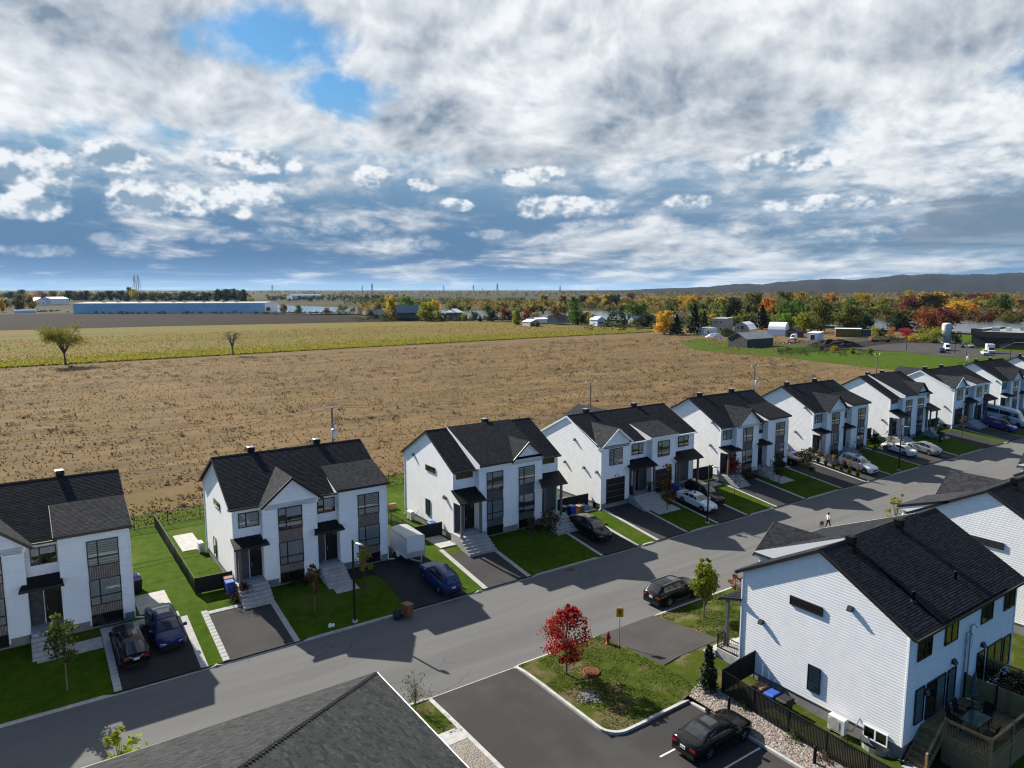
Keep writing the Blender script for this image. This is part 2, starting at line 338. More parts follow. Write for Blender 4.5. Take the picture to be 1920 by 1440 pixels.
    def lapped(s, O, U, V, Nn, poly, e, lift, m):
        O, U, V, Nn = Vector(O), Vector(U), Vector(V), Vector(Nn); vmin = min(p[1] for p in poly); vmax = max(p[1] for p in poly)
        def span(v):
            us = []
            for (a, b), (c, d) in zip(poly, poly[1:]+poly[:1]):
                if (b-v)*(d-v) <= 0 and abs(b-d) > 1e-9: us.append(a+(c-a)*(v-b)/(d-b))
            return (min(us), max(us)) if us else (0, 0)
        lev = [vmin+1e-5]; v = vmin
        while v < vmax:
            for q in (v+.70*e, v+e): lev.append(q+1e-5 if q == v+e else q)
            v += e
        lev = sorted(set(l for l in lev if l < vmax-1e-3) | {vmax-1e-5} | {p[1]-1e-5 for p in poly if vmin+.03 < p[1] < vmax-.03})
        w = lambda u, vv, l: O+U*u+V*vv+Nn*l
        off = lambda f: lift if f < .7 else lift*(1-.92*(f-.7)/.3)
        for a, b in zip(lev, lev[1:]):
            fa = ((a-vmin) % e)/e; fb = ((b-vmin-4e-5) % e)/e; p0, p1 = span(a); q0, q1 = span(b); la, lb = off(fa), off(fb)
            s.poly([w(p0, a, la), w(p1, a, la), w(q1, b, lb), w(q0, b, lb)], m)
            if fa < .02: s.poly([w(p0, a, 0), w(p1, a, 0), w(p1, a, la), w(p0, a, la)], m)
    def mesh(s, name):
        me = bpy.data.meshes.new(name); me.from_pydata(s.v, [], s.f)
        for n in s.m: me.materials.append(M[n])
        me.polygons.foreach_set('material_index', s.mi); me.polygons.foreach_set('use_smooth', s.sm)
        if any(u != (0, 0) for u in s.uv):
            l = me.uv_layers.new(name='UVMap'); l.data.foreach_set('uv', [c for u in s.uv for c in u])
        me.update(); return me
    def build(s, name, parent=None, loc=None, rot=None, **k):
        return link(name, s.mesh(name), parent, loc, rot, **k)
def link(name, data, parent=None, loc=None, rot=None, label=None, cat=None, group=None, kind=None, color=None):
    o = bpy.data.objects.new(name, data); COL.objects.link(o)
    if parent is not None: o.parent = parent
    if loc is not None: o.location = loc
    if rot is not None: o.rotation_euler = rot if not isinstance(rot, (int, float)) else (0, 0, rot)
    if label: o['label'] = label
    if cat: o['category'] = cat
    if group: o['group'] = group
    if kind: o['kind'] = kind
    if color: o.color = (*color, 1)
    return o
def thing(name, label, cat, loc=(0, 0, 0), rot=0, group=None): return link(name, None, None, loc, rot, label, cat, group)
def fastmesh(name, V, F, mats, mi=None, smooth=False, uv=None):
    """V (n,3), F (m,k) numpy arrays"""
    me = bpy.data.meshes.new(name); n, m, k = len(V), len(F), F.shape[1]
    me.vertices.add(n); me.vertices.foreach_set('co', np.asarray(V, np.float32).ravel())
    me.loops.add(m*k); me.loops.foreach_set('vertex_index', np.asarray(F, np.int32).ravel())
    me.polygons.add(m); me.polygons.foreach_set('loop_start', np.arange(0, m*k, k, dtype=np.int32)); me.polygons.foreach_set('loop_total', np.full(m, k, np.int32))
    for a in mats: me.materials.append(M[a])
    if mi is not None: me.polygons.foreach_set('material_index', np.asarray(mi, np.int32))
    if smooth: me.polygons.foreach_set('use_smooth', np.ones(m, bool))
    me.update(calc_edges=True); me.validate(); return me
def lerp(x, pts):
    if x <= pts[0][0]: return pts[0][1]
    for (a, b), (c, d) in zip(pts, pts[1:]):
        if x <= c: return b+(d-b)*(x-a)/(c-a) if c > a else d
    return pts[-1][1]
# ------------------------------------------------------------------ terrain
def smooth01(a, b, x):
    t = min(1, max(0, (x-a)/(b-a))); return t*t*(3-2*t)
KERB_F, KERB_N = 47.15, 36.0
def zt(x, y):
    """height of the ground"""
    if y >= KERB_F: return lerp(y, [(47.15, .10), (47.4, .12), (55.2, 1.15), (77, 1.15), (83, .6)])
    if y <= KERB_N:
        m = lerp(y, [(12, .30), (17, .30), (22, .42), (26.5, .74), (29, .86), (35.8, .13), (36, .08)])
        return .08+(m-.08)*smooth01(30.6, 33.4, x)
    return 0
def stripes(name, base, spots, sx, sy, scale, detail=7, rough=.62, lo=.35, hi=.65, extra=None, bump=.0, k=.56, cracks=0):
    """ground cover whose patches are stretched along the rows (world x)"""
    base, spots = dim(base, k), dim(spots, k); extra = [(dim(q[0], k), *q[1:]) for q in extra or ()]
    m = bpy.data.materials.new(name); m.use_nodes = True; t = m.node_tree; g = G(t); M[name] = m
    b = t.nodes['Principled BSDF']; b.inputs['Roughness'].default_value = 1; b.inputs['Specular IOR Level'].default_value = .05
    x, y, z = g.sep(N(t, 'ShaderNodeNewGeometry').outputs['Position'])
    P = g.comb(g.math('MULTIPLY', x, sx), g.math('MULTIPLY', y, sy), 0.0)
    col = g.mix(g.smooth(g.noise(P, scale, detail, rough, .4), lo, hi), base, spots)
    if extra:
        for c, s2, kx, ky, l2, h2, amt in extra:
            P2 = g.comb(g.math('MULTIPLY', x, kx), g.math('MULTIPLY', y, ky), s2*7.3)
            col = g.mix(g.math('MULTIPLY', g.smooth(g.noise(P2, s2, 6, .6), l2, h2), amt), col, c)
    if cracks:
        vo = N(t, 'ShaderNodeTexVoronoi', feature='DISTANCE_TO_EDGE'); vo.inputs['Scale'].default_value = cracks
        wire(t, g.comb(g.math('ADD', g.math('MULTIPLY', x, .5), g.math('MULTIPLY', g.noise(g.comb(x, y, 0.0), .6, 4, .6), 1.6)), y, 0.0), vo.inputs['Vector'])
        ck = g.math('MULTIPLY', g.smooth(vo.outputs[0], .010, .002), g.smooth(g.noise(g.comb(x, y, 3.0), .09, 3, .5), .50, .58)); col = g.mix(g.math('MULTIPLY', ck, .55), col, dim((.07, .07, .07), k))
    wire(t, col, b.inputs['Base Color'])
    if bump:
        bn = N(t, 'ShaderNodeBump'); bn.inputs['Strength'].default_value = bump; bn.inputs['Distance'].default_value = .05
        wire(t, g.noise(g.comb(x, y, z), 9, 5, .7), bn.inputs['Height']); wire(t, bn.outputs[0], b.inputs['Normal'])
stripes('w_grass', k=.66, base=(.044, .098, .003), spots=(.074, .128, .006), sx=1, sy=1, scale=1.3, bump=.6, extra=[((.028, .052, .010), 6, 1, 1, .5, .7, .6), ((.135, .135, .04), .30, 1, 1, .52, .72, .55), ((.16, .14, .06), 1.7, 1, 1, .62, .72, .5)])
stripes('w_lawn_shade', (.020, .040, .009), (.030, .052, .011), 1, 1, 1.3, bump=.6, extra=[((.014, .026, .007), 6, 1, 1, .5, .7, .6)])
stripes('w_lawn_dry', (.060, .098, .009), (.088, .112, .016), 1, 1, 1.0, bump=.7, extra=[((.20, .155, .085), .55, 1, 1, .49, .64, .9), ((.035, .055, .015), 5, 1, 1, .5, .7, .5), ((.16, .14, .07), 3.2, 1, 1, .58, .7, .6)])
stripes('w_meadow', (.240, .163, .084), (.185, .130, .066), k=.62, sx=.30, sy=1, scale=.16, lo=.40, hi=.60, bump=.8,
        extra=[((.118, .090, .054), .22, .22, 1, .47, .60, .75), ((.155, .125, .045), .09, .5, 1, .5, .68, .7), ((.27, .165, .085), 1.2, .4, 1, .5, .7, .5), ((.105, .082, .050), .9, .5, 1, .54, .66, .65)])
if 0: stripes('w_meadow_old', (.165, .100, .048), (.120, .078, .040), .35, 1, .22, lo=.38, hi=.62, bump=.8,
        extra=[((.062, .046, .030), .30, .22, 1, .52, .60, .7), ((.115, .098, .036), .09, .5, 1, .5, .68, .7), ((.20, .125, .065), 1.2, .4, 1, .5, .7, .5), ((.045, .034, .024), 1.5, .6, 1, .58, .68, .6)])
stripes('w_crop', (.23, .165, .060), (.20, .175, .050), .12, 1, .05, lo=.42, hi=.58, bump=1,
        extra=[((.185, .200, .035), .045, .08, 1, .52, .62, .7), ((.13, .11, .03), .5, .5, 1, .5, .68, .6), ((.085, .085, .022), .03, .12, .7, .56, .66, .55)])
stripes('w_plough', (.018, .0145, .0135), (.026, .0205, .0185), .03, 1, .12, bump=.6, extra=[((.048, .036, .028), .2, .02, 1, .62, .70, .6)])
stripes('w_far', (.100, .095, .050), (.052, .055, .036), .3, 1, .006, lo=.4, hi=.6, extra=[((.145, .105, .050), .003, .2, 1, .5, .6, .8), ((.035, .045, .022), .012, .3, 1, .52, .6, .8), ((.075, .11, .035), .004, .3, 1, .6, .66, .7)])
stripes('w_road', (.170, .171, .169), (.146, .148, .148), .15, 1, .5, lo=.3, hi=.7, bump=.25, k=.74, cracks=.28, extra=[((.118, .119, .121), .30, .03, 1, .50, .66, .5), ((.200, .198, .192), .4, .05, 1, .56, .70, .5), ((.22, .21, .20), 1.4, .4, 1, .66, .76, .35), ((.11, .11, .11), 28, 1, 1, .5, .8, .35)])
mat('w_water', (.20, .25, .30), rough=.16, spec=.8, bump=.15, c2=(.17, .22, .27), scale=.02, bscale=.6)
mat('w_pebble', (.36, .31, .27), (.19, .165, .15), 9, .95, bump=1, bscale=22, lo=.4, hi=.6)

def drape(name, c, m, dz=.02, nx=None, ny=None, kind='structure', parent=None, zf=None, thick=.0, label=None):
    """sheet over the quad c (corners anticlockwise) that follows the ground"""
    (ax, ay), (bx, by), (cx, cy), (ex, ey) = c
    nx = nx or max(1, int(max(abs(bx-ax), abs(cx-ex))/1.2)); ny = ny or max(1, int(max(abs(ey-ay), abs(cy-by))/.8))
    V = []; F = []
    for j in range(ny+1):
        v = j/ny
        for i in range(nx+1):
            u = i/nx
            x = (ax*(1-u)+bx*u)*(1-v)+(ex*(1-u)+cx*u)*v; y = (ay*(1-u)+by*u)*(1-v)+(ey*(1-u)+cy*u)*v
            V.append((x, y, (zf or zt)(x, y)+dz))
    for j in range(ny):
        for i in range(nx): a = j*(nx+1)+i; F.append((a, a+1, a+nx+2, a+nx+1))
    b = MB(); b.faces(V, F, m, True)
    return b.build(name, parent, kind=kind, label=label)
def rect(x0, x1, y0, y1): return [(x0, y0), (x1, y0), (x1, y1), (x0, y1)]

# plain out to the horizon, and the fields as sheets a little above it
b = MB(); b.poly([(-30500, -30500, -.35), (30500, -30500, -.35), (30500, 30500, -.35), (-30500, 30500, -.35)], 'w_far'); b.build('ground', kind='structure')
b = MB(); b.poly([(-900, 83, .6), (420, 83, .6), (420, 300, .6), (-900, 300, .6)], 'w_meadow'); b.build('meadow', kind='structure')
b = MB(); b.poly([(-900, 262, .66), (-5, 268, .66), (124, 280, .66), (300, 289, .66), (318, 306, .66), (310, 357, .66), (296, 425, .66), (300, 472, .66), (196, 500, .66), (78, 516, .66), (-900, 530, .66)], 'w_crop'); b.build('crop_field', kind='structure')
b = MB(); b.poly([(-900, 532, .63), (78, 517.5, .63), (196, 501.5, .63), (296, 474, .63), (258, 560, .63), (252, 640, .63), (212, 740, .63), (60, 850, .63), (-900, 1000, .63)], 'w_plough'); b.build('ploughed_field', kind='structure')
b = MB()
for x0, x1 in ((180, 420),): b.poly([(210, 83.5, .64), (420, 83.5, .64), (420, 175, .64), (330, 185, .64), (262, 215, .64), (232, 198, .64)], 'w_grass')
b.build('grass_strip', kind='structure')
# river: slack water between the fields and the far bank
b = MB(); W_ = .68
near = [(205, 775), (225, 720), (272, 668), (310, 506), (383, 440), (440, 262), (426, 226), (432, 170), (470, 60)]
far_ = [(330, 1250), (360, 930), (400, 760), (430, 697), (530, 600), (560, 334), (575, 290), (600, 235), (660, 100)]
near = near[:len(far_)]
for i in range(len(near)-1): b.poly([(*near[i], W_), (*far_[i], W_), (*far_[i+1], W_), (*near[i+1], W_)], 'w_water')
b.build('river', kind='structure')
# second channel, further off
b = MB()
q = [at(1700, 588, .7), at(1770, 574, .7), at(1840, 577, .7), at(1960, 582, .7), at(1990, 596, .7), at(1850, 590, .7)]
b.poly(q, 'w_water'); b.build('river_channel', kind='structure')

# street, kerbs, lawns
b = MB()
for i in range(-6, 26): b.poly([(i*16, KERB_N, 0), (i*16+16, KERB_N, 0), (i*16+16, KERB_F, 0), (i*16, KERB_F, 0)], 'w_road')
b.build('road', kind='structure')
DRIVES = [(-14, -9.2, 'w_asphalt', 53.2), (3.8, 8.3, 'w_asphalt', 54.2), (10.15, 14.4, 'w_asphalt_worn', 53.4), (23.4, 28.5, 'w_asphalt', 62), (30.45, 34.45, 'w_asphalt_worn', 53.6), (43.2, 47.4, 'w_asphalt', 54.3),
          (50.5, 54.3, 'w_asphalt_worn', 55.38), (59.4, 63.9, 'w_asphalt', 55.38), (69.5, 74.6, 'w_asphalt_worn', 54.4), (82.7, 87.8, 'w_asphalt', 58), (89.2, 94.0, 'w_asphalt_worn', 54.4), (102.6, 113.0, 'w_asphalt_worn', 55),
          (122.5, 128.3, 'w_asphalt', 55), (131.2, 136.6, 'w_asphalt_worn', 55.38), (140, 147, 'w_asphalt', 55.3), (150, 155, 'w_asphalt', 54.4)]
NEARDR = [(32.5, 38.0, 'w_asphalt_worn', 29.8), (47.5, 52.5, 'w_asphalt_worn', 29), (64, 69, 'w_asphalt_worn', 29)]
def kerb(name, y0, y1, gaps, x0, x1):
    cuts = []; x = x0
    for a, c in sorted(gaps): cuts += [(x, a, .13), (a, c, .025)]; x = c
    cuts.append((x, x1, .13)); k = MB()
    for a, c, h in cuts:
        n = max(1, int((c-a)/4)); 
        for i in range(n):
            p, q = a+(c-a)*i/n, a+(c-a)*(i+1)/n
            if h > .1:
                e0, e1 = (.5 if i == 0 else .006), (.5 if i == n-1 else .006)
                zs = [(p, .03 if i == 0 else h), (p+e0, h), (q-e1, h), (q, .03 if i == n-1 else h)]
            else: zs = [(p, h), (q, h)]
            for (xa, za), (xb, zb) in zip(zs, zs[1:]):
                s0 = .03 if (y0 > 40) else 0; s1 = 0 if y0 > 40 else .03
                vs = [(xa, y0, -.1), (xb, y0, -.1), (xb, y0+s0, zb), (xa, y0+s0, za), (xa, y1-s1, za), (xb, y1-s1, zb), (xb, y1, -.1), (xa, y1, -.1)]
                k.faces(vs, [(0, 1, 2, 3), (3, 2, 5, 4), (4, 5, 6, 7)], 'concrete')
    k.build(name, kind='structure')
kerb('kerb', KERB_F, KERB_F+.2, [(d[0]-.5, d[1]+.5) for d in DRIVES], -60, 300)
kerb('kerb', KERB_N-.2, KERB_N, [(19.0, 25.1)]+[(d[0], d[1]) for d in NEARDR], -60, 300)
# far lawns: fronts lie in the houses' shade, sides and backs get the sun
drape('lawn', rect(-60, 200, KERB_F+.15, 83), 'w_grass', 0, 120, 30)
drape('lawn', rect(200, 300, KERB_F+.15, 83), 'w_grass', 0, 20, 30)
DRV = []
for x0, x1, m, y1 in DRIVES: DRV.append(drape('driveway', rect(x0, x1, KERB_F+.12, y1), m, .022))
for x0, x1, m, y1 in NEARDR: drape('driveway', rect(x0, x1, y1, KERB_N-.02), m, .022)
def strip(x0, x1, y0, y1, m='concrete', dz=.035): return drape('concrete_strip', rect(x0, x1, y0, y1), m, dz, 1)
for x0, x1, y1 in ((8.3, 8.75, 54), (14.4, 14.8, 53.3), (30.0, 30.45, 54.8), (34.45, 34.87, 53.8), (42.85, 43.2, 54), (47.4, 47.75, 54), (50.1, 50.5, 55.4), (54.3, 54.62, 55.2), (59.1, 59.4, 54.6), (63.9, 64.25, 54.6),
                   (69.2, 69.5, 54.6), (74.6, 75.0, 54.2), (82.4, 82.7, 57), (87.8, 88.1, 57), (88.95, 89.2, 56), (94.0, 94.3, 54.2), (102.3, 102.6, 55), (113.0, 113.4, 55), (130.8, 131.2, 55.4), (136.6, 136.9, 55.4)):
    strip(x0, x1, KERB_F+.12, y1)
# pavers along two drives, laid one by one
pv = MB(); pv.bbox(-.215, .215, -.215, .215, 0, .05, 'concrete', .012); pm = pv.mesh('paver')
def pavers(parent, x, y0, y1, n=None):
    k = int((y1-y0)/.445)
    for i in range(k):
        y = y0+.2225+i*.445; sl = (zt(x, y+.2)-zt(x, y-.2))/.4
        link('paver', pm, parent, (x+random.uniform(-.006, .006), y, zt(x, y)+.004+random.uniform(0, .008)), (math.atan(sl), 0, random.uniform(-.01, .01)))
pavers(DRV[2], 9.9, KERB_F+.2, 54.4)
pavers(DRV[1], 3.55, KERB_F+.2, 55.0)
for i in range(10): x = 10.35+i*.445; link('paver', pm, DRV[2], (x, 53.62, zt(x, 53.62)+.004), (math.atan(.13), 0, 0))
# side paths and slabs
def slab(x0, x1, y0, y1, h=.06, z=None, m='concrete'):
    z = zt((x0+x1)/2, (y0+y1)/2) if z is None else z
    k = MB(); k.bbox(x0, x1, y0, y1, z-.2, z+h, m, .02); return k.build('path_slab', kind='structure')
drape('path', rect(-.4, 3.3, 52.5, 53.9), 'concrete', .03); drape('path', rect(5.9, 8.1, 55.6, 59.4), 'concrete', .03); drape('path', rect(3.3, 8.3, 54.2, 54.9), 'concrete', .03)
slab(10.9, 12.65, 67.4, 72.4); slab(30.35, 32.0, 55.0, 58.4, .05); slab(48.2, 49.75, 55.6, 57.2, .05); drape('path', rect(19.3, 21.2, 51.9, 53.5), 'concrete', .03); drape('path', rect(55.0, 58.4, 51.6, 53.0), 'concrete', .03); slab(66.2, 69.0, 54.6, 56.2)
drape('path', rect(76.4, 79.2, 51.6, 53.2), 'concrete', .03); drape('path', rect(92.6, 96, 52, 53.2), 'concrete', .03); drape('planting_bed', rect(20.9, 23.3, 53.4, 55.1), 'soil', .03)
drape('planting_bed', rect(88.1, 88.95, 48, 56), 'soil', .03)
# near side: lawns, parking lot and its island
drape('lawn', rect(-60, 18.75, 4, KERB_N-.15), 'w_lawn_dry', -.02, 50, 16)
drape('lawn', rect(32.4, 300, 2, KERB_N-.15), 'w_lawn_dry', 0, 150, 30)
b = MB(); b.poly([(19.0, 0, .03), (25.3, 0, .03), (25.3, 35.9, .03), (19.0, 35.9, .03)], 'w_lot'); b.poly([(25.3, 0, .03), (31.5, 0, .03), (31.5, 26.75, .03), (25.3, 26.75, .03)], 'w_lot'); b.build('parking_lot', kind='structure')
drape('lawn', [(25.4, 26.9), (32.5, 26.9), (32.5, 35.84), (25.4, 35.84)], 'w_lawn_dry', .06, 10, 12)
drape('gravel_bed', [(31.6, 2), (33.2, 2), (33.2, 27.2), (31.6, 27.0)], 'w_pebble', .03)
drape('gravel_bed', rect(13.5, 18.75, 20, 31.2), 'gravel', .03); slab(13.5, 18.75, 31.2, 32.4, .05, .08); 
def kerbline(pts, w=.2, h=.15, z=.03):
    k = MB(); P = [Vector((*p, 0)) for p in pts]; rows = []
    for i, p in enumerate(P):
        d = ((P[i]-P[i-1]).normalized() if i else Vector((0, 0, 0)))+((P[i+1]-P[i]).normalized() if i < len(P)-1 else Vector((0, 0, 0))); d.normalize(); n = Vector((-d.y, d.x, 0))*w/2
        hh = h*.3 if i in (0,) else h
        rows.append([p-n*1.15-Vector((0, 0, .1)), p-n+Vector((0, 0, z+hh)), p+n+Vector((0, 0, z+hh)), p+n*1.15-Vector((0, 0, .1))])
    vs = [v for r in rows for v in r]; fs = []
    for i in range(len(P)-1):
        for j in range(3): a = i*4+j; fs.append((a, a+1, a+5, a+4))
    k.faces(vs, fs, 'concrete'); k.faces(rows[0], [(0, 1, 2, 3)], 'concrete'); k.faces(rows[-1], [(3, 2, 1, 0)], 'concrete')
    k.build('kerb', kind='structure')
arc = lambda cx, cy, r, a0, a1, n=7: [(cx+r*math.cos(R(a0+(a1-a0)*i/n)), cy+r*math.sin(R(a0+(a1-a0)*i/n))) for i in range(n+1)]
kerbline([(25.3, 35.85), (25.3, 34.9), (25.32, 33.0)]+[(25.3, 31.8), (25.28, 28.2)]+arc(26.4, 27.85, 1.12, 180, 270)+[(27.9, 26.72), (28.3, 26.76), (31.45, 26.8)])
kerbline([(31.5, 26.85), (31.52, 25.0), (31.5, 14), (31.5, 2)])
kerbline([(18.9, 35.85), (18.9, 34), (18.9, 2)], .26, .06)
b = MB()
for y in (16.5, 19.05, 21.6, 24.15): b.poly([(26.3, y-.055, .036), (31.3, y-.055, .036), (31.3, y+.055, .036), (26.3, y+.055, .036)], 'line_paint')
b.build('bay_lines', kind='structure')
# ------------------------------------------------------------------ houses
X, Y, Z = Vector((1, 0, 0)), Vector((0, 1, 0)), Vector((0, 0, 1))
MESHES = {}
def win(parent, O, U, Nn, w, h, vs=(), hs=(), cover=None, frame='black_trim', fb=.065, name='window'):
    """window on a wall: O lower corner, U along the wall, Nn outwards; panes and blinds are its children"""
    O, U, Nn = Vector(O), Vector(U), Vector(Nn)
    rotz = math.atan2(U.y, U.x); key = ('win', round(w, 2), round(h, 2), vs, hs, frame, fb)
    if key not in MESHES:
        b = MB(); d0, d1 = -.012, -.075
        b.box(0, w, d1, d0, 0, fb, frame); b.box(0, w, d1, d0, h-fb, h, frame); b.box(0, fb, d1, d0, fb, h-fb, frame); b.box(w-fb, w, d1, d0, fb, h-fb, frame)
        for v in vs: b.box(v*w-.045, v*w+.045, d1-.002, d0, fb, h-fb, frame)
        ed = [0]+[v*w for v in vs]+[w]
        for hh in hs:
            for a, c in zip(ed, ed[1:]): b.box(a+.046, c-.046, d1+.004, d0, hh*h-.04, hh*h+.04, frame)
        b.poly([(.02, -.017, .02), (w-.02, -.017, .02), (w-.02, -.017, h-.02), (.02, -.017, h-.02)], 'room_dark')
        MESHES[key] = b.mesh(name)
    o = link(name, MESHES[key], parent, O, rotz)
    us = [0]+list(vs)+[1]; zs = [0]+list(hs)+[1]
    for i in range(len(us)-1):
        for j in range(len(zs)-1):
            a, c, e, f = us[i]*w+.03, us[i+1]*w-.03, zs[j]*h+.03, zs[j+1]*h-.03
            b = MB(); b.poly([(a, -.052, e), (c, -.052, e), (c, -.052, f), (a, -.052, f)], 'glass'); b.build('pane', o)
            cv = cover if isinstance(cover, str) or cover is None else cover[min(i, len(cover)-1)]
            if not cv: continue
            b = MB()
            if cv == 'zebra':
                n = max(2, int((f-e)/.15)); b.poly([(a, -.028, e), (c, -.028, e), (c, -.028, f), (a, -.028, f)], 'blind_sheer')
                for k in range(n): z0 = e+(f-e)*k/n; b.poly([(a, -.030, z0), (c, -.030, z0), (c, -.034, z0+(f-e)/n*.5), (a, -.034, z0+(f-e)/n*.5)], 'blind')
                b.build('blind', o)
            elif cv == 'half':
                z0 = e+(f-e)*random.uniform(.3, .6); b.poly([(a, -.03, z0), (c, -.03, z0), (c, -.03, f), (a, -.03, f)], 'blind'); b.build('blind', o)
            elif cv == 'shade': b.poly([(a, -.03, e), (c, -.03, e), (c, -.03, f), (a, -.03, f)], 'blind'); b.build('blind', o)
            else:
                n = max(4, int((c-a)/.09))
                for k in range(n):
                    x0, x1 = a+(c-a)*k/n, a+(c-a)*(k+1)/n; y0, y1 = (-.026, -.036) if k % 2 else (-.036, -.026)
                    b.poly([(x0, y0, e), (x1, y1, e), (x1, y1, f), (x0, y0, f)], 'curtain')
                b.build('curtain', o)
    return o
def siding(b, O, U, Nn, poly, m='siding', e=.165): b.lapped(O, U, Z, Nn, poly, e, .024, m)
def slope(b, O, U, V, poly, m, e=.15, lift=.011):
    U, V = Vector(U).normalized(), Vector(V).normalized(); Nn = U.cross(V)
    if Nn.z < 0: Nn = -Nn
    b.banded(O, U, V, Nn, poly, e, lift, m, v0=0)
def cut(par, name, f, *a, **k):
    b = MB(); f(b, *a, **k); return b.build(name, par)
def porch(par, x0, x1, yw, zw, xa, xb, yf, zf_, posts=(), postm='post_wood', zfloor=2.0, cheek=None):
    """standing-seam awning from the wall (x0..x1 at yw, zw) down to its front edge (xa..xb at yf, zf_)"""
    b = MB(); A, B_, C_, D = Vector((x0, yw, zw)), Vector((x1, yw, zw)), Vector((xb, yf, zf_)), Vector((xa, yf, zf_)); t = Vector((0, 0, -.14))
    b.faces([A, B_, C_, D, A+t, B_+t, C_+t, D+t], [(0, 3, 2, 1), (4, 5, 6, 7), (0, 4, 7, 3), (1, 2, 6, 5), (3, 7, 6, 2)], 'black_metal')
    n = max(3, int((xb-xa)/.42))
    for i in range(n+1):
        f = i/n; b.beam(A.lerp(B_, f)+Z*.02, D.lerp(C_, f)+Z*.02, .03, .045, 'black_metal')
    o = b.build('porch_roof', par)
    b = MB(); b.box(xa-.05, xb+.05, yf-.11, yf-.003, zf_-.17, zf_-.02, 'black_trim'); b.build('gutter', o)
    b = MB(); b.poly([A+t*1.02, D+t*1.02, C_+t*1.02, B_+t*1.02], 'white_trim'); b.build('soffit', o)
    if cheek:
        b = MB(); b.faces([(x0+.01, yw, zw-.15), (x0+.01, yf+.1, zf_-.16), (x0+.01, yf+.1, zf_-.30), (x0+.01, yw, zf_-.30)], [(0, 1, 2, 3)], 'siding'); b.build('cheek', o)
    for px_, py_ in posts:
        b = MB(); b.box(px_-.10, px_+.10, py_-.10, py_+.10, zfloor, zf_-.1, postm); b.box(px_-.13, px_+.13, py_-.13, py_+.13, zfloor, zfloor+.12, postm); b.build('porch_post', par)
def stoop(par, x0, x1, yw, yf, zfloor, zg, tread=.30, wide=.0, rails=False, m='concrete'):
    b = MB(); b.bbox(x0, x1, yf, yw-.02, zg-.6, zfloor, m, .02); b.build('landing', par)
    n = max(2, int(round((zfloor-zg)/.19))-1); dz = (zfloor-zg)/(n+1)
    for i in range(n):
        z1 = zfloor-dz*(i+1); y1 = yf-tread*i
        b = MB(); b.bbox(x0-wide, x1+wide, y1-tread, y1-.002, zg-.7, z1, m, .015); b.build('step', par)
    if rails:
        for xr in (x0+.08, x1-.08):
            b = MB(); ya, yb = yf+.1, yf-tread*n; za, zb = zfloor, zfloor-dz*n
            b.beam((xr, ya, za+.95), (xr, yb, zb+.9), .05, .05, 'black_trim'); b.beam((xr, ya, za+.12), (xr, yb, zb+.1), .03, .03, 'black_trim')
            for f in (0, 1): b.beam((xr, ya+(yb-ya)*f, za+(zb-za)*f-.05), (xr, ya+(yb-ya)*f, za+(zb-za)*f+.95), .05, .05, 'black_trim', (1, 0, 0))
            for k in range(1, 8): f = k/8; b.beam((xr, ya+(yb-ya)*f, za+(zb-za)*f+.1), (xr, ya+(yb-ya)*f, za+(zb-za)*f+.92), .016, .016, 'black_trim', (1, 0, 0))
            b.build('handrail', par)
def door(par, x0, x1, y, z0, z1, wreath=False):
    b = MB(); b.box(x0, x1, y-.05, y+.0, z0, z1, 'door_black'); b.box(x0-.05, x0-.002, y-.07, y, z0, z1+.05, 'black_trim'); b.box(x1+.002, x1+.05, y-.07, y, z0, z1+.05, 'black_trim')
    w = x1-x0
    for k in range(3): b.box(x0+w*.2, x1-w*.2, y-.065, y-.051, z0+.3+k*.62, z0+.72+k*.62, 'door_black')
    b.box(x0-.02, x1+.02, y-.14, y-.052, z0-.03, z0+.04, 'metal_grey'); o = b.build('door', par)
    b = MB(); b.box(x0+.08, x0+.11, y-.12, y-.052, z0+.9, z0+1.25, 'door_handle'); b.build('handle', o)
    b = MB(); b.poly([(x0+.05, y-.056, z1-.38), (x1-.05, y-.056, z1-.38), (x1-.05, y-.056, z1-.06), (x0+.05, y-.056, z1-.06)], 'glass'); b.build('transom', o)
    if wreath:
        b = MB(); cx, cz = (x0+x1)/2, z0+1.55; pts = [(cx+.2*math.cos(a), y-.1, cz+.2*math.sin(a)) for a in [2*PI*k/14 for k in range(15)]]
        b.tube(pts, [.05+.015*(k % 2) for k in range(15)], 6, 'soil'); o2 = b.build('wreath', o)
def clad(par, x0, x1, y, z0, z1, m='wood_panel', e=.14):
    """upright boards with open joints"""
    n = max(1, int(round((x1-x0)/e))); b = MB(); w = (x1-x0)/n
    b.poly([(x0, y-.018, z0), (x1, y-.018, z0), (x1, y-.018, z1), (x0, y-.018, z1)], 'room_dark')
    for i in range(n): d = random.uniform(0, .006); b.box(x0+i*w+.008, x0+(i+1)*w-.008, y-.042-d, y-.019, z0, z1, m)
    b.build('cladding', par, kind='stuff')
def stonework(par, x0, x1, y, z0, z1):
    b = MB(); b.box(x0, x1, y-.03, y, z0, z1, 'stone'); o = b.build('stone_facing', par); z = z0; k = 0
    while z < z1-.05:
        h = min(.3, z1-z); x = x0-(.3 if k % 2 else 0)
        while x < x1-.02:
            a, c = max(x, x0), min(x+.6, x1)
            if c-a > .05: q = MB(); d = random.uniform(.004, .02); q.box(a+.006, c-.006, y-.032-d, y-.031, z+.006, z+h-.006, 'stone'); q.build('stone', o)
            x += .6
        z += h; k += 1
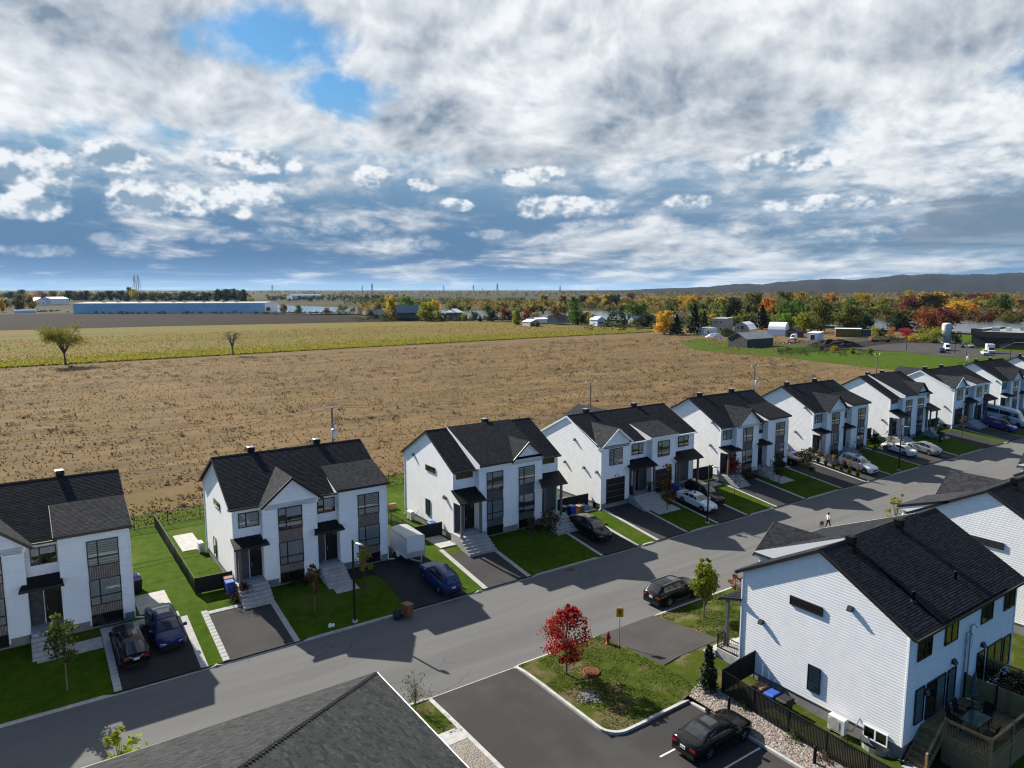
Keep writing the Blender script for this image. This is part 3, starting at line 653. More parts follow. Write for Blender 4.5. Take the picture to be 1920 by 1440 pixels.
def garage(par, x0, x1, y, z0, z1):
    b = MB(); n = 4; h = (z1-z0)/n
    b.box(x0-.09, x0, y-.05, y, z0, z1+.09, 'black_trim'); b.box(x1, x1+.09, y-.05, y, z0, z1+.09, 'black_trim'); b.box(x0, x1, y-.05, y, z1+.002, z1+.09, 'black_trim')
    b.poly([(x0, y-.02, z0), (x1, y-.02, z0), (x1, y-.02, z1), (x0, y-.02, z1)], 'room_dark'); o = b.build('garage_door', par)
    for i in range(n): q = MB(); q.bbox(x0+.01, x1-.01, y-.04, y-.021, z0+i*h+.008, z0+(i+1)*h-.008, 'door_black', .004); q.build('panel', o)
def goose(par, x, y, z):
    b = MB(); b.box(x-.10, x+.02, y-.06, y, z-.09, z+.05, 'black_trim'); pts = [(x, y-.05, z), (x+.02, y-.25, z+.22), (x+.06, y-.48, z+.18), (x+.08, y-.52, z-.02)]
    b.tube(pts, .018, 6, 'black_trim'); b.lathe([(.03, .05), (.06, .0), (.20, -.12), (.19, -.13)], 12, 'black_trim', (x+.08, y-.52, z-.06)); b.build('wall_light', par)
def hood(par, p, Nn, big=1):
    Nn = Vector(Nn); T = Nn.cross(Z); p = Vector(p); b = MB(); w = .13*big
    v = [p+T*w+Z*.14, p-T*w+Z*.14, p-T*w-Z*.10, p+T*w-Z*.10]; q = [a+Nn*(.12 if i < 2 else .24)-Z*(.03 if i < 2 else .02) for i, a in enumerate(v)]
    b.faces(v+q, [(0, 1, 5, 4), (4, 5, 6, 7), (2, 3, 7, 6), (0, 4, 7, 3), (1, 2, 6, 5)], 'black_trim'); b.build('vent_hood', par)
def roofvent(par, x, y, z, s=1):
    b = MB(); w = .23*s; b.box(x-w*1.3, x+w*1.3, y-w*1.3, y+w*1.3, z-.25, z+.06, 'black_metal'); b.box(x-w, x+w, y-w, y+w, z+.061, z+.34, 'black_metal')
    for k in range(4): b.box(x-w*1.28, x+w*1.28, y-w*1.28, y+w*1.28, z+.36+k*.085, z+.40+k*.085, 'black_metal'); b.box(x-w*1.05, x+w*1.05, y-w*1.05, y+w*1.05, z+.401+k*.085, z+.444+k*.085, 'black_trim')
    b.faces([(x-w*1.3, y-w*1.3, z+.70), (x+w*1.3, y-w*1.3, z+.70), (x+w*1.3, y+w*1.3, z+.70), (x-w*1.3, y+w*1.3, z+.70), (x-w*.7, y-w*.7, z+.75), (x+w*.7, y-w*.7, z+.75), (x+w*.7, y+w*.7, z+.75), (x-w*.7, y+w*.7, z+.75)],
            [(0, 1, 5, 4), (1, 2, 6, 5), (2, 3, 7, 6), (3, 0, 4, 7), (4, 5, 6, 7), (3, 2, 1, 0)], 'metal_grey' if s > .9 else 'black_metal')
    b.build('roof_vent', par)
def spout(par, x, y, z0, z1, dx=0, dy=-1, kick=.8, m='white_trim'):
    b = MB(); b.beam((x, y, z0+.12), (x, y, z1), .075, .075, m, (1, 0, 0)); b.beam((x, y, z0+.12), (x+dx*kick, y+dy*kick, z0-.05), .075, .075, m)
    b.beam((x, y, z1), (x-dx*.3, y-dy*-.35, z1+.35), .075, .075, m); b.build('downspout', par)

PITCH_M = .56
def house(kind, label, x0, y0=55.2, dz=0.0, flip=False, group=None, vents=(3.6, 9.5), rails=False, gable_end=(True, True), tex=('shingle_black', 'shingle_black'), covers=('zebra', 'zebra', 'curtain', 'half'), hoods=(), zg=1.15, wreath=False, winside=True, trim=None, ridge_z=None):
    """kind A: gabled bay and sloped bay; B: wide bay with a gable beside its end; C: two garages. Local frame: x along the street, y=0 the bays' front"""
    h = thing('semi_detached_house', label, 'house', (x0, y0, dz), PI if flip else 0, group)
    Wd, bayz = {'A': (12.95, 0), 'B': (12.55, 0), 'C': (15.5, .2)}[kind]
    tr = trim or ('white_trim' if kind == 'C' else 'black_trim'); wl, wr = (.32, Wd-.2) if kind == 'A' else (.2, Wd-.2) if kind == 'B' else (.15, Wd-.15)
    yr, yb = (1.0 if kind == 'C' else .8), 10.8; s_ = PITCH_M; ye, ze = yr-.4, 7.85; ry = (ye+yb+.4)/2; rz = ze+s_*(ry-ye)
    if kind == 'C': rz -= .25; s_ = (rz-ze)/(ry-ye)
    yl = bayz if kind == 'C' else yr; zb = 1.75; cov = lambda: random.choice(covers)
    # walls
    b = MB(); front = lambda xa, xb, yy, z1, z0=zb: siding(b, (xa, yy, z0), X, -Y, [(0, 0), (xb-xa, 0), (xb-xa, z1-z0), (0, z1-z0)])
    jog = lambda xx, ya, ybk, z1, out, z0=zb: siding(b, (xx, max(ya, ybk), z0), -Y, Vector((out, 0, 0)), [(0, 0), (abs(ya-ybk), 0), (abs(ya-ybk), z1-z0), (0, z1-z0)])
    def gable_wall(xx, out, yf):
        D = yb-yf; O = (xx, yb, zb); r = ze-zb
        siding(b, O, -Y, Vector((out, 0, 0)), [(0, 0), (D, 0), (D, ze+s_*(max(yf, ye)-ye)-zb-.02), (yb-ry, rz-zb-.05), (0, r+s_*.4-.02)])
    zr_ = ze+s_*(yr-ye)-.08; ws = []
    if kind == 'A':
        bays = [(2.35, 6.6, 0, 7.8), (8.58, wr, 0, 8.05)]; rec = [(wl, 2.35), (6.6, 8.58)]
        cols = [(3.5, 5.43, 0), (10.15, 12.08, 0)]; gab = (4.65, 2.5, 7.78, 9.85, -.35); gw = [(4.65-2.13, 4.65+2.13)]
    elif kind == 'B':
        bays = [(2.55, 9.85, 0, 8.1)]; rec = [(wl, 2.55), (9.85, wr)]
        cols = [(3.33, 5.2, 0), (7.03, 8.92, 0)]; gab = (8.08, 2.05, 8.12, 9.9, -.35); gw = [(8.08-1.77, 8.08+1.77)]
    else:
        bays = [(wl, 4.2, .2, 8.0), (7.75, 11.45, .2, 8.2)]; rec = [(4.2, 7.75), (11.45, wr)]
        cols = []; gab = (2.33, 2.3, 8.03, 9.82, -.15); gw = [(.15, 4.2)]
    for xa, xb, yy, z1 in bays:
        front(xa, xb, yy, z1); 
        if xa > wl+.1: jog(xa, yy, yr, z1, -1)
        if xb < wr-.1: jog(xb, yy, yr, z1, 1)
        elif kind == 'A': jog(xb, yy, yr, z1, 1)
        if kind == 'C' and xa <= wl+.1: pass
    for xa, xb in rec: front(xa, xb, yr, zr_)
    cx, hw, tz, az_, gy = gab; gs = (az_-tz)/hw; yw = bays[0][2]
    whw = gw[0][1]-cx; siding(b, (cx-whw, yw, tz-.35), X, -Y, [(0, 0), (2*whw, 0), (2*whw, .35+gs*(hw-whw)-.06), (whw, .35+gs*hw-.06), (0, .35+gs*(hw-whw)-.06)])
    gable_wall(wl, -1, yl); gable_wall(wr, 1, yr)
    b.lapped((wr, yb, zb), -X, Z, Y, [(0, 0), (wr-wl, 0), (wr-wl, ze+s_*.4-zb), (0, ze+s_*.4-zb)], .165, .024, 'siding')
    # corner boards
    for xx, yy, z1 in [(xa, yy, z1) for xa, xb, yy, z1 in bays]+[(xb, yy, z1) for xa, xb, yy, z1 in bays]+[(wl, yr, zr_), (wr, yr, zr_), (wl, yb, 7.9), (wr, yb, 7.9)]:
        if kind == 'C' and xx == wl and yy == yr: continue
        b.box(xx-.055, xx+.055, yy-.03, yy+.05, zb, z1-.05, 'white_trim')
    wall = b.build('wall', h)
    b = MB(); zf0 = zg-.9
    for xa, xb, yy, z1 in bays: b.box(xa+.03, xb-.03, yy+.03, yr+.5, zf0, zb+.02, 'foundation')
    b.box(wl+.03, wr-.03, yr+.031, yb-.03, zf0-.4, zb+.018, 'foundation'); b.build('foundation', h)
    # roofs
    b = MB(); V = Vector((0, ry-ye, rz-ze)).normalized(); L = math.hypot(ry-ye, rz-ze); tA, tB = tex
    slope(b, (0, ye, ze), X, V, [(0, 0), (Wd, 0), (Wd, L), (0, L)], tA)
    Vb = Vector((0, -(ry-ye), rz-ze)).normalized(); slope(b, (Wd, 2*ry-ye, ze), -X, Vb, [(0, 0), (Wd, 0), (Wd, L), (0, L)], tA)
    # ridge caps
    n = int(Wd/.3)
    for i in range(n): b.faces([(i*Wd/n, ry-.15, rz-.055), ((i+1)*Wd/n-.01, ry-.15, rz-.055), ((i+1)*Wd/n-.01, ry, rz+.035), (i*Wd/n, ry, rz+.035), ((i+1)*Wd/n-.01, ry+.15, rz-.055), (i*Wd/n, ry+.15, rz-.055)], [(0, 1, 2, 3), (3, 2, 4, 5)], tA)
    # gabled bay
    yv = ye+(az_-ze)/s_; yt = ye+max(0, (tz-ze)/s_)
    def gslope(sgn):
        Vg = Vector((-sgn*hw, 0, az_-tz)).normalized(); Lg = math.hypot(hw, az_-tz)
        pts = [(0, 0), (0, Lg), (yv-gy, Lg), (max(yt-gy, .05), 0)]
        slope(b, (cx+sgn*hw, gy, tz), Y, Vg, pts, tB)
    gslope(-1); gslope(1)
    fas = []
    if kind in 'AC':
        xa, xb = (8.3, Wd) if kind == 'A' else (7.15, 11.62)
        e_y, e_z, t_y = -.4+bayz, 8.2, 3.3; t_z = ze+s_*(t_y-ye)+.02
        Ve = Vector((0, t_y-e_y, t_z-e_z)).normalized(); Le = math.hypot(t_y-e_y, t_z-e_z)
        slope(b, (xa, e_y, e_z), X, Ve, [(0, 0), (xb-xa, 0), (xb-xa, Le), (0, Le)], tB)
        for xx in (xa, xb):
            zl = lambda yy: ze+s_*(yy-ye)
            b.faces([(xx, e_y, e_z), (xx, t_y, t_z), (xx, ye, ze), (xx, e_y, e_z-.2)], [(0, 1, 2, 3)], 'white_trim')
        fas.append(((xa, e_y, e_z), (xb, e_y, e_z), tr)); fas.append(((xa-.015, e_y, e_z), (xa-.015, t_y, t_z), tr))
        if kind == 'A': fas.append(((xb+.015, e_y, e_z), (xb+.015, t_y, t_z), tr))
    if kind == 'B':
        xa, xb, e_y, e_z = 2.4, 10.0, -.35, 8.28; Ve = Vector((0, ry-e_y, rz+.12-e_z)).normalized(); Le = math.hypot(ry-e_y, rz+.12-e_z)
        slope(b, (xa, e_y, e_z), X, Ve, [(0, 0), (xb-xa, 0), (xb-xa, Le), (0, Le)], tA)
        slope(b, (xb, 2*ry-ye, ze+.12), -X, Vb, [(0, 0), (xb-xa, 0), (xb-xa, L), (0, L)], tA)
        for xx in (xa, xb): b.faces([(xx, e_y, e_z), (xx, ry, rz+.12), (xx, ry, rz-.05), (xx, ye, ze-.05), (xx, e_y, e_z-.3)], [(0, 1, 2, 3, 4)], 'white_trim')
        fas.append(((xa, e_y, e_z), (cx-hw, e_y, e_z), tr)); fas.append(((xa-.012, e_y, e_z+.02), (xa-.012, ry, rz+.13), 'white_trim'))
    if kind == 'C':   # rear wing
        wx, whw_, wz, wy = 8.4, 4.3, 10.05, 13.9; 
        for sg in (-1, 1):
            Vg = Vector((-sg*whw_, 0, wz-7.8)).normalized(); Lg = math.hypot(whw_, wz-7.8); slope(b, (wx+sg*whw_, wy, 7.8), -Y, Vg, [(0, 0), (0, Lg), (wy-ry-1.2, Lg), (wy-yb-.4, 0)], tB)
    roof = b.build('roof', h)
    if kind == 'C':
        b = MB(); siding(b, (wx+4, wy-.4, zb), -X, Y, [(0, 0), (8, 0), (8, 6.05), (4, 8.2), (0, 6.05)])
        for sg in (-1, 1): siding(b, (wx+sg*4, wy-.4 if sg > 0 else yb, zb), -Y if sg > 0 else Y, Vector((sg, 0, 0)), [(0, 0), (wy-.4-yb, 0), (wy-.4-yb, 6.1), (0, 6.1)])
        b.build('rear_wing', h)
    # fascias, gutters
    fas += [((0, ye, ze), (Wd, ye, ze), tr), ((0, 2*ry-ye, ze), (Wd, 2*ry-ye, ze), tr)]
    for xx in (-.015, Wd+.015): fas += [((xx, ye, ze), (xx, ry, rz), tr), ((xx, 2*ry-ye, ze), (xx, ry, rz), tr)]
    for sg in (-1, 1): fas.append(((cx+sg*hw, gy, tz), (cx, gy, az_), tr))
    b = MB()
    for p, q, m in fas: p, q = Vector(p), Vector(q); b.beam(p-Z*.10, q-Z*.10, .035, .19, m)
    b.build('fascia', roof)
    b = MB(); b.box(-.05, Wd+.05, ye-.13, ye-.02, ze-.16, ze-.03, tr); b.build('gutter', roof); b = MB()
    b.box(-.05, Wd+.05, 2*ry-ye+.02, 2*ry-ye+.13, ze-.16, ze-.03, tr); b.build('gutter', roof)
    for vx in vents: roofvent(roof, vx, ry+.45, rz-.3)
    # front openings
    panel = 'grey_panel' if kind == 'B' else 'wood_panel'; F = -Y
    for xa, xb, yy in cols:
        win(h, (xa, yy-.026, 5.6), X, F, xb-xa, 1.82, (.33,), (.34,), cov()); win(h, (xa, yy-.026, 2.78), X, F, xb-xa, 1.87, (.33,), (.34,), cov()); win(h, (xa, yy-.026, 1.28), X, F, xb-xa, .86, (.33,), (), None)
        clad(h, xa, xb, yy, 4.66, 5.59, panel); clad(h, xa, xb, yy, 2.15, 2.77, panel)
        b = MB()
        for u in (xa-.05, xb+.05): b.box(u-.048, u+.048, yy-.05, yy, 1.4, 7.5, 'white_trim')
        b.build('window_trim', h)
    if kind == 'A':
        win(h, (.69, yr-.026, 6.14), X, F, 1.58, 1.18, (.36,), (), cov()); win(h, (6.95, yr-.026, 6.17), X, F, 1.5, 1.22, (.36,), (), 'half')
        stonework(h, .4, 1.36, yr, 2.0, 4.95); door(h, 1.46, 2.28, yr, 2.02, 4.46, wreath); stonework(h, 6.68, 7.5, yr, 2.0, 4.95); door(h, 7.6, 8.5, yr, 2.02, 4.5)
        porch(h, .05, 2.34, yr, 5.40, .0, 2.55, -.62, 5.03, [(.36, -.45)], cheek=True); porch(h, 6.65, 8.57, yr, 5.42, 6.22, 8.66, -.62, 5.05)
        stoop(h, .15, 2.32, yr, -.75, 2.0, zg-.35, .32, .05, rails); stoop(h, 6.66, 8.54, yr, -.75, 2.0, zg-.35, .32, .05, rails)
        b = MB(); b.box(4.3, 4.62, -.04, -.017, 8.4, 8.92, 'white_trim'); [b.box(4.34, 4.58, -.055, -.041, 8.44+k*.07, 8.47+k*.07, 'white_trim') for k in range(6)]; b.build('gable_vent', h)
    if kind == 'B':
        win(h, (.48, yr-.026, 7.02), X, F, 1.78, .52, (), (), None); win(h, (10.4, yr-.026, 7.05), X, F, 1.62, .52, (), (), None)
        stonework(h, .25, 1.3, yr, 2.0, 5.2); door(h, 1.4, 2.36, yr, 2.05, 4.42); door(h, 9.98, 10.8, yr, 2.05, 4.42); stonework(h, 10.95, 12.3, yr, 2.0, 5.2)
        porch(h, -.05, 2.54, yr, 6.08, -.2, 2.50, -1.15, 5.32, [(.02, -.95), (2.08, -.95)], 'post_grey', cheek=True); porch(h, 9.9, 12.6, yr, 6.12, 9.0, 12.15, -1.15, 5.40, [(9.5, -.95), (11.6, -.95)], 'post_grey')
        stoop(h, -.1, 2.5, yr, -1.1, 2.05, zg-.25, .34, .12); stoop(h, 9.9, 12.3, yr, -1.1, 2.05, zg-.25, .34, .12)
        b = MB(); b.box(7.9, 8.22, -.04, -.017, 8.5, 9.02, 'white_trim'); [b.box(7.94, 8.18, -.055, -.041, 8.54+k*.07, 8.57+k*.07, 'white_trim') for k in range(6)]; b.build('gable_vent', h)
    if kind == 'C':
        yy = .2
        win(h, (1.25, yy-.026, 5.8), X, F, 1.88, 1.82, (.33,), (.34,), cov()); win(h, (8.57, yy-.026, 5.75), X, F, 1.9, 1.82, (.33,), (.34,), cov())
        garage(h, .95, 3.48, yy, 1.62, 4.28); garage(h, 8.35, 10.88, yy, 1.62, 4.22); goose(h, 2.2, yy-.024, 4.62); goose(h, 9.6, yy-.024, 4.58)
        win(h, (5.3, yr-.026, 6.26), X, F, 1.75, 1.24, (.6,), (), 'half'); win(h, (12.75, yr-.026, 6.24), X, F, 1.75, 1.24, (.55,), (), cov())
        door(h, 5.6, 6.42, yr, 2.1, 4.46); stonework(h, 6.55, 7.7, yr, 2.0, 5.0); stonework(h, 4.24, 5.4, yr, 2.0, 5.0); door(h, 11.7, 12.55, yr, 2.1, 4.46); stonework(h, 12.7, 14.7, yr, 2.0, 5.0)
        porch(h, 4.22, 7.74, yr, 5.8, 3.75, 7.72, -.62, 5.2, [(4.45, -.4), (7.5, -.4)], 'post_wood'); porch(h, 11.47, 15.5, yr, 5.75, 11.1, 15.3, -.62, 5.1, [(11.55, -.4), (14.75, -.4)], 'post_wood')
        stoop(h, 4.25, 7.7, yr, -.6, 2.08, zg-.2, .34, .1); stoop(h, 11.5, 15.1, yr, -.6, 2.08, zg-.2, .34, .1)
        b = MB(); b.box(1.9, 2.2, yy-.04, yy-.017, 8.4, 8.95, 'white_trim'); b.build('gable_vent', h)
    # gable sides
    if winside:
        win(h, (wl-.026, 6.05+yr, 6.62) if kind == 'A' else (wl-.026, 5.3+yr, 6.9), -Y, -X, 1.9, .56, (), (), None) if kind != 'C' else None
        if kind != 'C': win(h, (wl-.026, 7.0+yr if kind == 'A' else 5.4+yr, 2.0 if kind == 'A' else 2.4), -Y, -X, .85, 1.6, (), (), 'shade')
    for yy, zz in hoods: hood(h, (wl-.024, yy, zz), -X)
    spout(h, wl-.05, yb+.02, zg-.05, 7.4, 0, 1, .5); spout(h, wl-.05, yl-.06, zg+.0, 7.4, -1, 0, .9 if kind != 'C' else .4); spout(h, wr+.05, bays[-1][2]-.05 if kind == 'A' else yr-.06, zg+.0, 7.4, 1, 0, .9)
    return h, dict(ry=ry, rz=rz, ye=ye, ze=ze, Wd=Wd, wl=wl, wr=wr, yb=yb, yr=yr, zb=zb)

HG = 'white semi-detached houses in the far row along the street'
house('A', 'white semi-detached house by the two parked cars, cut by the edge of the picture', -7.25, group=HG, vents=(9.2,), tex=('shingle_black', 'shingle_grey'), covers=('zebra', 'curtain'))
house('A', 'white house with two roof vents between the cut-off house and the grey trailer', 12.4, group=HG, vents=(3.3, 9.0), tex=('shingle_black', 'shingle_grey'), hoods=((1.35, 7.6),), wreath=True)
house('B', 'white house with a white flashing strip down its stepped roof, behind the two-tree lawn', 32.1, group=HG, vents=(7.2,), hoods=((8.75, 7.95), (2.4, 5.05), (2.15, 5.0)))
house('C', 'white garage house with white fascias behind the white sedan', 49.9, group=HG, vents=(3.2, 10.8), hoods=((4.6, 8.05), (6.25, 5.2), (2.95, 5.2), (.85, 5.15)), tex=('shingle_black', 'shingle_grey'))
house('A', 'white house with brown cladding behind the small red tree', 69.75, group=HG, vents=(2.6, 9.0), rails=True, hoods=((2.1, 8.2), (2.3, 5.3)), winside=False)
house('A', 'white house with railed steps behind the white SUV and the plume grasses', 89.2, group=HG, vents=(1.9, 8.8), rails=True, hoods=((2.1, 8.2), (3.4, 4.6)), winside=False)
house('B', 'white house with stepped roof behind the white sedan parked beside the silver car', 109.6, group=HG, vents=(3.2, 7.6), hoods=((1.8, 4.4),), winside=False)
house('C', 'white garage house behind the violet crossover and the white van', 129.2, group=HG, vents=(2.6, 8.6), hoods=((1.5, 4.7),), tex=('shingle_black', 'shingle_grey'))
house('A', 'white house rising right behind the white van', 149.0, group=HG, vents=(2.5, 8.6), hoods=((1.6, 7.6),), winside=False)
house('B', 'farthest white house of the row, a gable peeping out beside the dark industrial building', 168.8, group=HG, vents=(3,), winside=False)

# near side of the street: N1 whole, its neighbours by the picture's edge
n1, q1 = house('B', 'white house seen from its rear corner, with black slat fence and timber deck', 48.87, 27.3, -.62, True, 'white houses on the near side of the street', vents=(), winside=False, zg=1.35)
rf = [c for c in n1.children if c.name.startswith('roof')][0]
for vx in (10.4, 5.4): roofvent(rf, vx, q1['ry']+.5, q1['rz']-.25, .85)
for vx in (10.15, 5.6):
    b = MB(); zz = q1['rz']-.56*(9.75-q1['ry']); b.lathe([(.075, -.3), (.075, .5), (.095, .5), (.095, .56), (0, .57)], 10, 'black_metal', (vx, 9.75, zz)); b.lathe([(.2, -.02), (.09, .09)], 10, 'black_metal', (vx, 9.75, zz)); b.build('vent_pipe', rf)
# windows of its sunlit end wall and of its shaded back (local frame is turned half round)
wl, wr, yb = q1['wl'], q1['wr'], q1['yb']; LX = lambda wx: (48.87-wx)/1.05; LY = lambda wy: 27.3-wy; DZ = .62; n1.scale = (1.05, 1, 1)
win(n1, (wr+.026, LY(23.25), 6.38+DZ), Y, X, 2.06, .54, (), (), None)
win(n1, (wr+.026, LY(21.88), 1.76+DZ), Y, X, .79, 1.54, (), (), 'zebra')
win(n1, (wr+.026, LY(18.5), .72+DZ), Y, X, 1.32, .72, (.5,), (), None, 'white_trim')
for wy, wz in ((25.08, 4.55), (19.62, 7.48)): hood(n1, (wr+.024, LY(wy), wz+DZ), X, 1.1)
for wx in (36.75, 39.66, 44.0, 47.0): win(n1, (LX(wx), yb+.026, 5.55+DZ), -X, Y, 1.38, 1.32, (.5,), (), None)
for wx, w_, z0, z1, vs, cv in ((36.85, .88, 2.0, 3.96, (), 'zebra'), (38.05, 1.95, 1.86, 3.94, (.5,), (None, 'curtain')), (40.35, .9, 1.94, 3.92, (), 'zebra'), (43.9, .9, 1.9, 3.85, (), None), (45.2, 1.9, 1.7, 3.85, (.5,), None), (47.45, .88, 1.86, 3.78, (), None)):
    win(n1, (LX(wx), yb+.026, z0+DZ), -X, Y, w_, z1-z0, vs, (), cv, name='patio_door' if w_ > 1.5 else 'window')
for wx, wz in ((40.9, 4.3), (44.45, 4.22), (37.9, 3.55)):
    hood(n1, (LX(wx), yb+.024, wz+DZ), Y, 1.25)
b = MB()
for wx, zt_ in ((42.65, 5.9), (42.15, 5.6)): b.tube([(LX(wx), yb+.1, .9+DZ), (LX(wx), yb+.1, zt_+DZ), (LX(wx)-.05, yb+.25, zt_+.15+DZ), (LX(wx)-.1, yb+.35, zt_-.05+DZ)], .04, 7, 'galv')
b.tube([(LX(42.3)+.35*math.cos(a), yb+.22, 5.0+.45*math.sin(a)+DZ) for a in [PI*k/8*1.6 for k in range(9)]], .014, 5, 'galv'); b.build('service_mast', n1)
b = MB(); b.box(LX(42.95), LX(42.7), yb+.02, yb+.16, 1.6+DZ, 2.1+DZ, 'metal_grey'); b.build('meter_box', n1)
b = MB(); pts = [(wr+.03+.55*math.sin(a), LY(17.84)+.75*math.cos(a), 0) for a in [PI*k/8 for k in range(9)]]
for p, q in zip(pts, pts[1:]): b.faces([(p[0], p[1], .1+DZ), (q[0], q[1], .1+DZ), (q[0], q[1], .62+DZ), (p[0], p[1], .62+DZ)], [(0, 1, 2, 3)], 'galv')
b.build('window_well', n1)
b = MB(); pts = [(12.25, -1.08, 1.42), (12.25, .72, 1.42)]; pts2 = [(12.25, -1.08, 1.42), (11.2, -1.08, 1.42)]
for (p, q) in (pts, pts2):
    p, q = Vector(p)+Z*.63, Vector(q)+Z*.63
    for zz in (.08, .95): b.beam(p+Z*zz, q+Z*zz, .045, .045, 'black_trim')
    for k in range(13): r_ = p.lerp(q, k/12); b.beam(r_, r_+Z*.95, .022 if k % 12 else .05, .022 if k % 12 else .05, 'black_trim', (1, 0, 0))
b.build('railing', n1)
n2, q2 = house('A', 'white house behind the rear-corner house, its slit window facing us', 69.4, 27.25, -.62, True, 'white houses on the near side of the street', vents=(), winside=False, zg=1.35, tex=('shingle_black', 'shingle_grey'))
rf = [c for c in n2.children if c.name.startswith('roof')][0]; roofvent(rf, 9.6, q2['ry']+.45, q2['rz']-.25, .85)
win(n2, (q2['wr']+.026, 27.25-22.35, 6.12+DZ), Y, X, 2.2, .5, (), (), None)
n3, q3 = house('B', 'white house farthest along the near side, only its gable corner in view', 88.9, 27.25, -.62, True, 'white houses on the near side of the street', vents=(), winside=False, zg=1.35, tex=('shingle_black', 'shingle_grey'))

# N0: the hipped grey roof close below the camera
h0 = thing('hipped_house', 'house under a large grey hipped roof close below us', 'house')
ex, ey, ez, hs = 12.09, 27.96, 7.6, .40; T = 9.4; bx0, by0 = ex-2*T-8, ey-2*T
mat('shingle_hip', (.026, .0285, .030), (.040, .0435, .0455), 9, .95, spec=.08, bump=.4, bscale=60, lo=.3, hi=.7)
mat('shingle_hip_dark', (.018, .0195, .0205), (.029, .0315, .033), 9, .95, spec=.08, bump=.4, bscale=60, lo=.3, hi=.7)
mat('shingle_hip_pale', (.034, .037, .039), (.052, .056, .058), 9, .95, spec=.08, bump=.4, bscale=60, lo=.3, hi=.7)
b = MB(); Nz = math.hypot(1, hs); LT = T*Nz
planes = [(Vector((ex, ey, ez)), -X, Vector((0, -1, hs)), 2*T+8), (Vector((ex, by0, ez)), Y, Vector((-1, 0, hs)), 2*T), (Vector((bx0, ey, ez)), -Y, Vector((1, 0, hs)), 2*T), (Vector((bx0, by0, ez)), X, Vector((0, 1, hs)), 2*T+8)]
for O, U, V, Ln in planes:
    V = V.normalized(); Nn = U.cross(V); Nn = Nn if Nn.z > 0 else -Nn
    b.poly([O, O+U*Ln, O+U*(Ln-T)+V*LT, O+U*T+V*LT], 'shingle_hip_dark')
roof0 = b.build('roof', h0)
SH = {}
def shingle_mesh(m, w):
    if (m, w) not in SH:
        q = MB(); e = .19; v = [(0, 0, .006), (w, 0, .006), (w, e, .001), (0, e, .001), (0, 0, -.003), (w, 0, -.003)]
        q.faces(v, [(0, 1, 2, 3), (4, 5, 1, 0)], m); q.faces([(0, 0, .006), (0, e, .001), (0, e, -.003), (0, 0, -.003)], [(0, 1, 2, 3)], m); SH[m, w] = q.mesh('shingle')
    return SH[m, w]
cand = []; rest = MB(); e = .145
for O, U, V, Ln in planes[:2]:
    V = V.normalized(); Nn = U.cross(V); Nn = Nn if Nn.z > 0 else -Nn; flip = U.cross(V).z < 0
    vv = 0; row = 0
    while vv < LT-.05:
        u0 = vv*T/LT; u1 = Ln-vv*T/LT; u = u0-random.uniform(0, .3)
        while u < u1-.02:
            w = random.choice((.16, .22, .28, .34)); a, c = max(u, u0), min(u+w, u1)
            p = O+U*((a+c)/2)+V*vv; rel = p-Vector((0, 0, EYE)); dep = rel.dot(F3)
            if c-a > .03 and dep > 1:
                sx, sy = 960+FPX*rel.dot(RT)/dep, 720-FPX*rel.dot(U3)/dep
                if -60 < sx < 1000 and 1200 < sy < 1560: cand.append((sy, a, c, vv, O, U, V, Nn, flip, random.choices(('shingle_hip', 'shingle_hip_dark', 'shingle_hip_pale'), (6, 2.2, 1.6))[0], random.uniform(0, .006), w))
            u += w
        vv += e; row += 1
vis = [i for i, q in enumerate(cand) if q[0] < 1436]; vis.sort(key=lambda i: -cand[i][0]); ind = set(i for i in vis if cand[i][2]-cand[i][1] > cand[i][11]-.01); ind = set(sorted(ind, key=lambda i: -cand[i][0])[:300])
for i, (sy, a, c, vv, O, U, V, Nn, flip, m, up, w) in enumerate(cand):
    if i in ind:
        uu = -U if flip else U; o = O+U*(c if flip else a)+V*vv+Nn*(.004+up)
        mw = Matrix((( uu.x, V.x, Nn.x, o.x), (uu.y, V.y, Nn.y, o.y), (uu.z, V.z, Nn.z, o.z), (0, 0, 0, 1)))
        so_ = link('shingle', shingle_mesh(m, w), roof0); so_.matrix_local = mw
    else:
        f = lambda u_, v_, l: O+U*u_+V*v_+Nn*(l+.004+up)
        rest.faces([f(a, vv, .006), f(c, vv, .006), f(c, vv+.19, .001), f(a, vv+.19, .001), f(a, vv, -.003), f(c, vv, -.003)], [(0, 1, 2, 3), (4, 5, 1, 0)], m)
rest.build('shingles', roof0, kind='stuff')
b = MB(); p0 = Vector((ex, ey, ez)); dv = Vector((-1, -1, hs)); n = 62
for i in range(n):
    a, c = p0+dv*(T*i/n), p0+dv*(T*(i+1.25)/n); b.faces([a+Vector((.0, -.17, .01)), c+Vector((0, -.17, .004)), c+Z*.045, a+Z*.055, c+Vector((-.17, 0, .004)), a+Vector((-.17, 0, .01))], [(0, 1, 2, 3), (3, 2, 4, 5)], 'shingle_hip_dark')
b.build('hip_cap', roof0)
b = MB(); b.beam((ex+.03, ey+.03, ez-.06), (ex+.03, by0, ez-.06), .05, .14, 'white_trim'); b.beam((ex+.02, ey+.03, ez-.06), (bx0, ey+.03, ez-.06), .04, .14, 'black_trim'); b.build('fascia', roof0)
b = MB(); siding(b, (ex-.4, ey-.4, .3), -X, Y, [(0, 0), (2*T+7, 0), (2*T+7, 7.2), (0, 7.2)]); siding(b, (ex-.4, by0+.4, .3), Y, X, [(0, 0), (2*T-.8, 0), (2*T-.8, 7.2), (0, 7.2)]); b.build('wall', h0)
